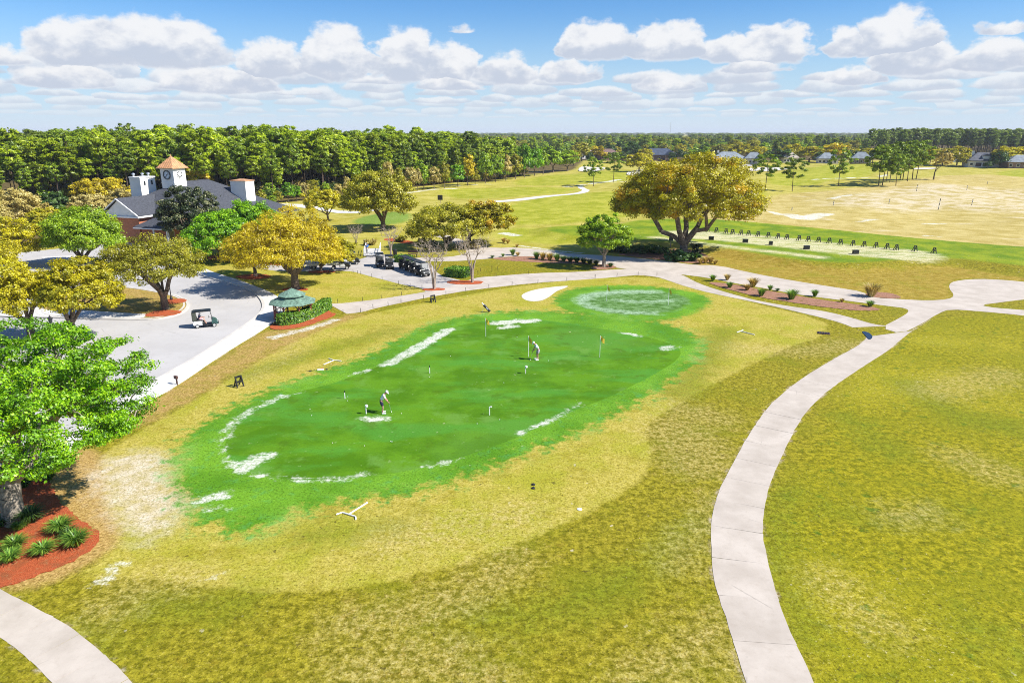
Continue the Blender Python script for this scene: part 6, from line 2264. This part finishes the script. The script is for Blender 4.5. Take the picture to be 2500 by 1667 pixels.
def person(label, loc, rz, pose, shirt, bottom, cap='cloth_white', shoes='cloth_white', long_legs=False, k=1.0, hair=None):
    """pose: joints in metres, +X is the way the person faces"""
    root = empty('person', loc, rz, k)
    tag(root, label, 'person')
    p = pose
    A = {'pel': (p['pel'], (.13, .11)), 'belly': (p['belly'], (.135, .115)), 'chest': (p['chest'], (.15, .12)), 'neck': (p['neck'], .055), 'head': (p['head'], (.085, .095)), 'crown': (p['crown'], (.07, .08))}
    E = [('pel', 'belly'), ('belly', 'chest'), ('chest', 'neck'), ('neck', 'head'), ('head', 'crown')]
    for s in 'LR':
        A.update({'sh' + s: (p['sh' + s], .062), 'el' + s: (p['el' + s], .043), 'wr' + s: (p['wr' + s], .030), 'hd' + s: (p['hd' + s], (.036, .024)), 'hip' + s: (p['hip' + s], .095), 'kn' + s: (p['kn' + s], .060), 'an' + s: (p['an' + s], .042), 'to' + s: (p['to' + s], .036)})
        E += [('chest', 'sh' + s), ('sh' + s, 'el' + s), ('el' + s, 'wr' + s), ('wr' + s, 'hd' + s), ('pel', 'hip' + s), ('hip' + s, 'kn' + s), ('kn' + s, 'an' + s), ('an' + s, 'to' + s)]
    me = skin_mesh('body', A, E, 1)
    bm = bmesh.new()
    bm.from_mesh(me)
    q = B()
    for s in 'LR':     # fingers and thumb
        h, wv = Vector(p['hd' + s]), Vector(p['wr' + s])
        d = (h - wv).normalized()
        sd = Vector((0, 1, 0)) if abs(d.y) < .8 else Vector((1, 0, 0))
        fw = d.cross(sd).normalized()
        for i, L in enumerate((.070, .080, .074, .058)):
            o = h + sd * (i - 1.5) * .019
            q.tube([o, o + d * L * .55 + fw * .008, o + d * L * .7 + fw * (.03)], [.009, .008, .007], 5)
        q.tube([wv.lerp(h, .5) + fw * .02, h + fw * .045, h + d * .03 + fw * .05], [.010, .009, .008], 5)
    hd, nk = Vector(p['head']), Vector(p['crown'])
    upv = (nk - hd).normalized()
    fwd = (Vector((1, 0, 0)) - upv * upv.x).normalized()
    if fwd.length < .1:
        fwd = Vector((0, 0, -1))
    q.tube([hd + fwd * .08 + upv * .02, hd + fwd * .115 - upv * .015], [.014, .018], 5)     # nose
    for s in (-1, 1):
        q.box(hd + Vector((0, s * .092, 0)), (.05, .016, .065))                               # ears
        q.box(hd + fwd * .088 + Vector((0, s * .032, 0)) + upv * .03, (.012, .02, .012))      # eyes
    bmesh.ops.recalc_face_normals(q.bm, faces=q.bm.faces[:])
    tmp = bpy.data.meshes.new('tmp')
    q.bm.to_mesh(tmp)
    q.bm.free()
    bm.from_mesh(tmp)
    bpy.data.meshes.remove(tmp)
    bm.to_mesh(me)
    bm.free()
    obj('body', me, MAT['skin'], root)

    def mid(a, b, t):
        return tuple(Vector(p[a]).lerp(Vector(p[b]), t))
    S_ = {'belly0': (mid('pel', 'belly', .55), (.165, .145)), 'belly': (p['belly'], (.165, .14)), 'chest': (p['chest'], (.175, .14)), 'neck0': (mid('chest', 'neck', .75), .075)}
    Es = [('belly0', 'belly'), ('belly', 'chest'), ('chest', 'neck0')]
    for s in 'LR':
        S_.update({'sh' + s: (p['sh' + s], .082), 'sl' + s: (mid('sh' + s, 'el' + s, .75), .066)})
        Es += [('chest', 'sh' + s), ('sh' + s, 'sl' + s)]
    obj('shirt', skin_mesh('shirt', S_, Es, 1), MAT[shirt], root)
    t = .93 if long_legs else .82
    Q = {'w': (mid('pel', 'belly', .5), (.160, .14)), 'pel': (p['pel'], (.165, .145))}
    Eq = [('w', 'pel')]
    for s in 'LR':
        Q['hip' + s] = (p['hip' + s], .125)
        Eq.append(('pel', 'hip' + s))
        if long_legs:
            Q['kn' + s] = (p['kn' + s], .085)
            Q['cu' + s] = (mid('kn' + s, 'an' + s, .9), .070)
            Eq += [('hip' + s, 'kn' + s), ('kn' + s, 'cu' + s)]
        else:
            Q['cu' + s] = (mid('hip' + s, 'kn' + s, t), .105)
            Eq.append(('hip' + s, 'cu' + s))
    obj('trousers' if long_legs else 'shorts', skin_mesh('shorts', Q, Eq, 1), MAT[bottom], root)
    for s in 'LR':
        a, b_ = Vector(p['an' + s]), Vector(p['to' + s])
        d = b_ - a
        rzz = math.atan2(d.y, d.x)
        B().box((a + d * .55) * 1.0 + Vector((0, 0, -a.z * .55 + .0)) + Vector((0, 0, .02)), (.29, .11, .10), rzz, bevel=.03).build('shoe', MAT[shoes], root)
    c = Vector(p['crown'])
    q = B()
    q.lathe((0, 0, 0), [(.108, -.02), (.106, .03), (.085, .075), (.045, .10), (.01, .108)], 14)
    if cap:
        q.poly([(.07, -.08, -.015), (.20, -.06, -.035), (.20, .06, -.035), (.07, .08, -.015)], .015)
    me = q.me('cap')
    M = Matrix((fwd, upv.cross(fwd), upv)).transposed().to_4x4()
    co = obj('cap' if cap else 'hair', me, MAT[cap or hair or 'hair_grey'], root)
    co.matrix_local = Matrix.Translation(c - upv * .02) @ M
    return root


PUTT = dict(pel=(-.13, 0, .90), belly=(-.05, 0, 1.06), chest=(.09, 0, 1.30), neck=(.18, 0, 1.43), head=(.27, 0, 1.51), crown=(.33, 0, 1.59),
            shL=(.10, .18, 1.35), shR=(.10, -.18, 1.35), elL=(.20, .19, 1.07), elR=(.20, -.19, 1.07), wrL=(.37, .05, .84), wrR=(.38, -.05, .80), hdL=(.40, .01, .78), hdR=(.41, -.01, .73),
            hipL=(-.11, .10, .86), hipR=(-.11, -.10, .86), knL=(-.01, .15, .49), knR=(-.01, -.15, .49), anL=(-.06, .17, .09), anR=(-.06, -.17, .09), toL=(.12, .19, .04), toR=(.12, -.19, .04))


def putter(label, loc, rz, top, head):
    root = empty('putter', loc, rz)
    tag(root, label, 'golf club')
    T, Hd = Vector(top), Vector(head)
    B().tube([T, Hd], .012, 6).build('shaft', MAT['steel'], root)
    B().tube([T + (T - Hd).normalized() * .12, T.lerp(Hd, .22)], .018, 6).build('grip', MAT['plastic_black'], root)
    B().box((Hd.x, Hd.y, .025), (.05, .16, .045), bevel=.01).build('head', MAT['plastic_white'], root)


Z5 = Vector((0, 0, .006))
p1 = GP(936, 1008) + Z5
person('golfer in white shirt and navy shorts bent over a putt', p1, math.radians(12), PUTT, 'cloth_white', 'cloth_navy', k=1.0)
putter('putter held by the golfer in navy shorts', p1, math.radians(12), (.40, 0, .78), (.56, .04, .03))
p2 = GP(1311, 878) + Z5
person('golfer in pale shirt and mauve shorts putting beside a flag', p2, math.radians(192), PUTT, 'cloth_pale', 'cloth_mauve', k=1.0)
putter('putter held by the golfer in mauve shorts', p2, math.radians(192), (.40, 0, .78), (.60, -.04, .03))
WALK = dict(pel=(0, 0, .95), belly=(0, 0, 1.1), chest=(.02, 0, 1.36), neck=(.03, 0, 1.50), head=(.05, 0, 1.60), crown=(.05, 0, 1.69), shL=(0, .19, 1.42), shR=(0, -.19, 1.42), elL=(.06, .25, 1.14), elR=(-.05, -.25, 1.14), wrL=(.16, .24, .92), wrR=(.02, -.25, .90),
            hdL=(.18, .24, .85), hdR=(.04, -.25, .82), hipL=(0, .1, .90), hipR=(0, -.1, .90), knL=(.14, .1, .50), knR=(-.06, -.1, .50), anL=(.12, .1, .09), anR=(-.26, -.1, .12), toL=(.28, .11, .04), toR=(-.12, -.11, .05))
pb = GP(897, 624)
person('walker in a blue shirt crossing the footbridge', Vector((pb.x, pb.y, .22)), math.radians(100), WALK, 'cloth_blue', 'cloth_grey', cap=None, long_legs=True, k=1.02)
SEAT = dict(pel=(-.62, 0, 1.02), belly=(-.64, 0, 1.17), chest=(-.62, 0, 1.40), neck=(-.58, 0, 1.52), head=(-.55, 0, 1.60), crown=(-.54, 0, 1.68), shL=(-.62, .18, 1.44), shR=(-.62, -.18, 1.44), elL=(-.40, .22, 1.22), elR=(-.40, -.22, 1.22), wrL=(-.12, .10, 1.15), wrR=(-.12, -.12, 1.15),
            hdL=(-.04, .12, 1.13), hdR=(-.04, -.1, 1.13), hipL=(-.56, .1, 1.0), hipR=(-.56, -.1, 1.0), knL=(-.12, .12, .94), knR=(-.12, -.12, .94), anL=(-.02, .12, .50), anR=(-.02, -.12, .50), toL=(.15, .12, .42), toR=(.15, -.12, .42))
SEAT = {a: (b_[0], b_[1], b_[2] - .04) for a, b_ in SEAT.items()}
pd_ = person('cart driver in a dark top and pink shorts under the cart roof', (0, 0, 0), hd, SEAT, 'cloth_navy', 'cloth_pink', k=.86)
off = Matrix.Rotation(hd, 3, 'Z') @ Vector((.02, -.26, .09))
pd_.location = dc.location + off


# ------------------------------------------------------------------ putting-green furniture
def flagstick(label, base, ytop, rz=0.0, group=None):
    b0 = GP(*base) + Z5
    h = height_at(base[0], base[1], ytop)
    root = empty('flagstick', b0, rz)
    tag(root, label, 'flag', group)
    B().tube([(0, 0, 0), (0, 0, h)], .022, 8).build('pole', MAT['plastic_white'], root)
    B().lathe((0, 0, 0), [(.054, 0), (.054, .004)], 12).build('cup', MAT['plastic_black'], root)
    V, Fq = [], []
    for i in range(6):
        x = .03 + i * .06
        for j in range(4):
            V.append((x, .05 * math.sin(i * 1.3 + j * .5) + .02 * i, h - .02 - j * .13 - .045 * i * (1 + .15 * j)))
    for i in range(5):
        for j in range(3):
            Fq.append((i * 4 + j, i * 4 + j + 1, (i + 1) * 4 + j + 1, (i + 1) * 4 + j))
    B().faces(V, Fq).build('flag', MAT['flag_yellow'], root)


flagstick('yellow flag at the far rim of the putting green by the sanded patch', (1186, 822), 777, -.6)
flagstick('yellow flag beside the golfer in mauve shorts', (1290, 871), 820, -1.0)
flagstick('yellow flag standing alone on the right of the putting green', (1464, 872), 820, -.5)
flagstick('flag on the chipping green on the bunker side', (1481, 735), 696, -1.2)
flagstick('flag on the chipping green on the mulch strip side', (1631, 745), 704, -1.2)


def marker(label, base, ytop, top='ball'):
    b0 = GP(*base) + Z5
    h = height_at(base[0], base[1], ytop)
    root = empty('hole_marker', b0)
    tag(root, label, 'marker')
    B().tube([(0, 0, 0), (0, 0, h * .8)], .035, 8).build('post', MAT['plastic_white'], root)
    if top == 'ball':
        B().lathe((.05, 0, h * .86), [(.03, -.11), (.10, -.07), (.115, 0), (.10, .07), (.03, .11)], 12).build('ball_top', MAT['plastic_white'], root)
    elif top == 'hook':
        B().tube([(0, 0, h * .78), (0, 0, h * .95), (.10, 0, h), (.18, 0, h * .97)], [.035, .04, .05, .05], 8).build('bent_top', MAT['plastic_white'], root)
    else:
        B().tube([(0, 0, h * .75), (0, 0, h)], [.04, .03], 8).build('dark_top', MAT['plastic_black'], root)


marker('short white post with a ball top near the golfer in mauve shorts', (1283, 912), 893, 'ball')
marker('short white post with a bent top on the near side of the green', (1195, 1013), 993, 'hook')
marker('short white post with a dark cap in the middle of the green', (1049, 911), 892, 'cap')
marker('short white post with a dark cap left of the golfer in navy shorts', (842, 973), 953, 'cap')
marker('short white post with a ball top close behind the golfer in navy shorts', (894, 1010), 988, 'ball')
bme = B().lathe((0, 0, .032), [(.006, -.031), (.022, -.023), (.032, 0), (.022, .023), (.006, .031)], 10).me('golf_ball', True)
for px, py in ((848, 979), (849, 969), (761, 1015), (812, 1082), (954, 1078), (890, 1089), (1048, 921), (1339, 881), (957, 1079), (757, 1000), (1165, 1035), (980, 1010), (1230, 935), (1262, 823), (1313, 822), (1100, 870), (1220, 1025)):
    o = obj('golf_ball', bme, MAT['plastic_white'], None, GP(px, py) + Z5)
    tag(o, 'white golf ball lying on the putting green', 'golf ball', 'balls on the putting green')


# ------------------------------------------------------------------ bag stands, rests and boxes
def bag_stand_parts(root, k=1.0):
    for s in (-1, 1):
        B().tube([(.22 * k, s * .26 * k, 0), (0, s * .24 * k, .82 * k)], .065 * k, 5).build('upright', MAT['plastic_black'], root)
    for z, x in ((.80, .0), (.42, .11)):
        B().box((x * k, 0, z * k), (.08 * k, .56 * k, .15 * k)).build('crossbar', MAT['plastic_black'], root)
    B().tube([(-.36 * k, .20 * k, 0), (0, .20 * k, .74 * k)], .055 * k, 5).build('rear_leg', MAT['plastic_black'], root)
    B().tube([(-.36 * k, -.20 * k, 0), (0, -.20 * k, .74 * k)], .055 * k, 5).build('rear_leg', MAT['plastic_black'], root)


def bag_stand(label, px, py, rz, group=None):
    r = empty('bag_stand', GP(px, py), rz)
    bag_stand_parts(r)
    tag(r, label, 'bag stand', group)
    return r


st0 = bag_stand('black folding bag stand on the pale grass near the pavement', 584, 943, math.radians(-40))
bag_stand('black folding bag stand at the edge of the cart path', 1057, 738, math.radians(-60))
RG = 'bag stands along the driving range tee'
rs = [(213, 72), (273, 77), (337, 84), (382, 89), (438, 93), (490, 98), (553, 104), (623, 110), (688, 117), (748, 124), (830, 131), (893, 137), (962, 143), (1035, 149), (1110, 158), (1195, 166), (1270, 173), (1350, 180), (1425, 188), (1488, 195), (1613, 204), (1742, 218)]
for i, (x, y) in enumerate(rs):
    c = copy_tree(st0)
    c.location = GP(1650 + x / 2.767, 540 + y / 2.767)
    c.rotation_euler.z = math.radians(-70 + (i * 37 % 11) - 5)
    c.scale = (1.05, 1.05, 1.05)
    c['label'] = 'black bag stand in the long row on the driving range tee'
    c['group'] = RG
b0 = None
for i, (x, y) in enumerate(((238, 127), (468, 145), (640, 161), (882, 190), (1213, 221))):
    loc = GP(1650 + x / 2.767, 540 + y / 2.767)
    root = empty('ball_crate', loc, math.radians(-12 + i * 5), (1, 1, 1) if i != 2 else (.62, .9, 1))
    B().box((0, 0, .27), (.86, .50, .54)).build('box', MAT['plastic_black'], root)
    B().box((0, 0, .57), (.92, .56, .06)).build('lid', MAT['plastic_black'], root)
    tag(root, 'small dark crate on the tee behind the bag stands' if i == 2 else 'wide dark crate on the worn tee behind the bag stands', 'crate', None if i == 2 else 'dark crates on the tee')
# golf bag resting on its legs
g1 = GP(1190, 762)
root = empty('golf_bag', g1, math.radians(160))
a, c = Vector((-.30, 0, .10)), Vector((.42, 0, .78))
B().tube([a, a.lerp(c, .5), c], [.14, .13, .15], 12).build('bag', MAT['plastic_black'], root)
for s in (-1, 1):
    B().tube([c - (c - a) * .12, Vector((.55, s * .28, 0))], .014, 5).build('leg', MAT['steel'], root)
for k in range(6):
    o_ = Vector((0, .05 * math.cos(k), .05 * math.sin(k)))
    B().tube([c + o_, c + o_ * 1.6 + (c - a).normalized() * (.22 + .03 * k)], .012, 5).build('club', MAT['steel'], root)
B().box(a.lerp(c, .45) + Vector((-.02, .13, .02)), (.10, .08, .36), Matrix.Rotation(.8, 3, 'Y'), bevel=.02).build('pocket', MAT['cloth_grey'], root)
tag(root, 'black golf bag leaning on its legs at the rim of the green', 'golf bag')


def pipe_rest(label, pts):
    P = [[GP(*q) for q in seg] for seg in pts]
    c = P[0][0]
    root = empty('pipe_rest', c)
    for i, seg in enumerate(P):
        B().tube([q - c + Vector((0, 0, .045)) for q in seg], .04, 8).build('stem' if i == 0 else 'cross_pipe', MAT['plastic_white'], root)
    tag(root, label, 'pipe rest')


pipe_rest('white pipe club rest lying on the pale grass below the green', [[(897, 1228), (851, 1257)], [(821, 1257), (836, 1252), (852, 1257), (868, 1262), (869, 1269)]])
pipe_rest('white pipe club rest lying beyond the dropped club', [[(790, 891), (816, 880)], [(803, 876), (814, 880), (833, 882)]])
pipe_rest('white pipe club rest lying near the drain grate', [[(1842, 818), (1810, 810)], [(1799, 812), (1809, 809), (1814, 806)]])
# club and head cover dropped on the grass
q0 = GP(775, 904)
root = empty('golf_club', q0, math.radians(10))
B().tube([(-.9, -.15, .02), (-.2, 0, .03)], .018, 6).build('shaft', MAT['plastic_black'], root)
B().box((-.55, -.14, .04), (.22, .10, .07), .6, bevel=.02).build('grip', MAT['plastic_black'], root)
tag(root, 'dark golf club lying on the grass beside the white pipe rest', 'golf club')
root = empty('towel', q0 + Vector((.25, .05, 0)), .2)
B().box((0, 0, .05), (.55, .22, .10), bevel=.04).build('cloth', MAT['cloth_white'], root)
B().box((.12, .06, .12), (.16, .12, .05), bevel=.02).build('red_band', MAT['red_plastic'], root)
tag(root, 'white and red towel bundle on the grass', 'towel')
o = B().lathe((0, 0, .03), [(.11, -.03), (.12, 0), (.05, .03)], 12).build('headcover', MAT['plastic_black'], None, GP(797, 902))
tag(o, 'small black club cover lying by the towel', 'club cover')
for px, py in ((1302, 1183), (1302, 1192)):
    o = B().lathe((0, 0, .0), [(.11, 0), (.11, .05), (.07, .075), (.02, .08)], 12).build('sprinkler_head', MAT['plastic_black'], None, GP(px, py))
    tag(o, 'black sprinkler cap set in the pale mown grass', 'sprinkler', 'sprinkler caps in the grass')
o = B().lathe((0, 0, .0), [(.13, 0), (.13, .03), (.10, .04), (.02, .045)], 16).build('yardage_disc', MAT['plastic_white'], None, GP(1415, 1243))
tag(o, 'white round disc set in the grass near the rough', 'disc')
# drain grate
root = empty('drain_grate', GP(2011, 814), math.radians(-20))
B().box((0, 0, .03), (1.15, .75, .06)).build('frame', MAT['dark_wood'], root)
for k in range(7):
    B().box((-.45 + k * .15, 0, .075), (.06, .62, .03)).build('bar', MAT['black_iron'], root)
tag(root, 'dark square drain grate in the grass beside the path bend', 'drain')

# ------------------------------------------------------------------ stakes, signs, lamps
stake = B().tube([(0, 0, -.05), (0, 0, .5)], .028, 6).me('stake')
sp_ = [(650 + x / 3.92, 560 + y / 3.92) for x, y in ((735, 808), (903, 795), (1023, 757), (1168, 730), (1290, 702), (1505, 666), (1720, 628), (1910, 592), (2131, 562), (562, 692), (600, 706), (685, 706), (923, 686), (1102, 661), (1295, 635), (1490, 567), (1378, 549), (1267, 523), (1110, 483), (1010, 458), (905, 431), (875, 425), (833, 415))]
sp_ += [(950 + x / 4.276, 400 + y / 4.276) for x, y in ((1117, 1177), (1283, 1268), (1553, 1243), (1855, 1220), (2150, 1195), (1458, 1152))]
sp_ += [(1350 + x / 3.92, 300 + y / 3.92) for x, y in ((403, 1487), (612, 1471), (815, 1458), (995, 1463))]
for i, (px, py) in enumerate(sp_):
    o = obj('rope_stake', stake, MAT['black_iron'], None, GP(px, py), (0.05 * math.sin(i * 3), .05 * math.cos(i * 5), 0))
    low = i < 9 or i > 28
    tag(o, 'thin black stake along the grass side of the cart path' if low else 'thin black stake edging the lawn beside the cart yard', 'stake', 'stakes along the cart path' if low else 'stakes edging the lawn')
for i, (px, py, ht) in enumerate(((1081 + 120, 664, .9), (1214, 659, .55), (1173, 663, .5), (1165, 668, .5))):
    o = obj('rope_stake', stake, MAT['timber'], None, GP(px, py), (0, 0, 0), (1, 1, ht / .5))
    tag(o, 'wooden peg on the fenced patch of grass beside the clipped hedge', 'stake', 'pegs on the fenced patch')


def lantern(label, base, ytop, arm=False):
    b0 = GP(*base)
    h = height_at(base[0], base[1], ytop)
    root = empty('lamp_post', b0 + Vector((0, 0, .1)))
    tag(root, label, 'lamp post')
    B().lathe((0, 0, 0), [(.16, 0), (.16, .3), (.09, .45), (.055, .6), (.045, h * .82), (.08, h * .84)], 10).build('pole', MAT['black_iron'], root)
    z = h * .84
    B().lathe((0, 0, z), [(.10, 0), (.20, .40)], 6).build('glass', MAT['dark_glass'], root)
    fr = B()
    for k in range(6):
        a_ = k / 6 * 6.2832
        fr.tube([(.105 * math.cos(a_), .105 * math.sin(a_), z), (.205 * math.cos(a_), .205 * math.sin(a_), z + .40)], .014, 4)
    fr.lathe((0, 0, z + .40), [(.24, 0), (.20, .04), (.07, .17), (.03, .26), (.01, .32)], 8)
    fr.build('lantern_cap', MAT['black_iron'], root)


lantern('black lantern post between the two yellow oaks', (141, 872), 775)
lantern('slim black lamp post behind the olive island oak', (419, 735), 652)
root = empty('tree_sign', GP(1637, 603))
B().box((0, 0, .8), (.12, .12, 1.6)).build('post', MAT['timber'], root)
B().box((0, -.08, 1.55), (.7, .06, .95), bevel=.01).build('board', MAT['leaf_sign'] if 'leaf_sign' in MAT else mat_basic('sign_green', (.07, .10, .06), .6), root)
tag(root, 'dull green notice board on a post left of the great oak', 'sign')
root = empty('path_sign', GP(433, 940), math.radians(-30))
B().box((0, 0, .3), (.09, .09, .6)).build('post', MAT['dark_wood'], root)
B().box((0, -.03, .66), (.34, .16, .24), bevel=.02).build('box', MAT['dark_wood'], root)
tag(root, 'small dark box on a post at the pavement edge', 'post box')
root = empty('course_sign', GP(1075, 497))
B().box((0, 0, .5), (.14, .14, 1.0)).build('post', MAT['timber'], root)
B().box((0, -.08, 1.45), (1.3, .1, 1.3), bevel=.02).build('board', MAT['plastic_black'], root)
tag(root, 'square black sign on the far fairway beyond the many stemmed oak', 'sign')
# striped range posts
for px, py, yt in ((2290, 513, 485), (2372, 501, 486), (2237, 467, 451), (2360, 464, 452), (2170, 498, 486), (2034, 502, 490), (1933, 514, 506), (2410, 450, 444)):
    b0 = GP(px, py)
    h = max(.6, height_at(px, py, yt))
    root = empty('range_post', b0, 0, 1)
    root.rotation_euler = (0, .06, 0)
    for k in range(5):
        B().tube([(0, 0, h * k / 5), (0, 0, h * (k + 1) / 5)], .09, 6).build('band', MAT['plastic_black' if k % 2 == 0 else 'plastic_white'], root)
    tag(root, 'black and white banded target post out on the dormant range', 'post', 'target posts on the range')

# footbridge with rails
fb = GP(909, 622)
root = empty('footbridge', fb, math.radians(8))
for k in range(14):
    B().box((0, -1.6 + k * .42, .17 + .015 * k), (2.4, .37, .06)).build('plank', MAT['walk'], root)
for s in (-1, 1):
    rl = B()
    rl.tube([(s * 1.2, -1.7, 1.1), (s * 1.2, 4.3, 1.3)], .05, 6).tube([(s * 1.2, -1.7, .65), (s * 1.2, 4.3, .85)], .04, 6)
    rl.build('rail', MAT['white_trim'], root)
    for k in range(5):
        B().box((s * 1.2, -1.65 + k * 1.45, .65 + .03 * k), (.10, .10, 1.15)).build('rail_post', MAT['white_trim'], root)
tag(root, 'short pale footbridge with white rails above the cart yard', 'bridge')
# bench and bin by the carts
root = empty('bench', GP(1008, 627), math.radians(-6))
B().box((0, 0, .45), (1.6, .42, .06)).build('seat', MAT['dark_wood'], root)
B().box((0, .24, .80), (1.6, .06, .40)).build('backrest', MAT['dark_wood'], root)
for s in (-.65, .65):
    B().box((s, 0, .22), (.08, .4, .44)).build('leg', MAT['black_iron'], root)
tag(root, 'dark bench beside the low hedge and path', 'bench')
root = empty('litter_bin', GP(965, 626))
B().lathe((0, 0, 0), [(.30, 0), (.34, .9), (.36, .95)], 14).build('body', MAT['plastic_black'], root)
B().lathe((0, 0, .95), [(.37, 0), (.37, .06), (.15, .2), (.05, .22)], 14).build('lid', MAT['plastic_black'], root)
tag(root, 'black litter bin behind the parked golf carts', 'bin')
# radio mast on the horizon
mb = Vector((3000 * (1604 - 1250) / 1610, 3000, 0))
root = empty('radio_mast', mb)
B().tube([(0, 0, 0), (0, 0, 58)], [1.0, .5], 6).build('mast', MAT['galvanised'], root)
tag(root, 'thin radio mast rising above the far woods', 'mast')

# ------------------------------------------------------------------ the air: a faint haze over the far woods
gx = [v for v in ground.bound_box]
x0, x1 = min(v[0] for v in gx) - 50, max(v[0] for v in gx) + 50
y0, y1 = min(v[1] for v in gx) - 50, max(v[1] for v in gx) + 50
hz_m = bpy.data.materials.new('haze')
hz_m.use_nodes = True
hn = hz_m.node_tree
hn.nodes.clear()
ho = hn.nodes.new('ShaderNodeOutputMaterial')
pv = hn.nodes.new('ShaderNodeVolumePrincipled')
pv.inputs['Color'].default_value = (.86, .92, 1.0, 1)
pv.inputs['Density'].default_value = 0.00010
pv.inputs['Anisotropy'].default_value = 0.0
hn.links.new(pv.outputs[0], ho.inputs['Volume'])
hb = B().box(((x0 + x1) / 2, (y0 + y1) / 2, 30.5), (x1 - x0, y1 - y0, 65)).build('haze', hz_m)
tag(hb, kind='stuff')
tag(hb, 'thin pale haze in the air over the whole course')
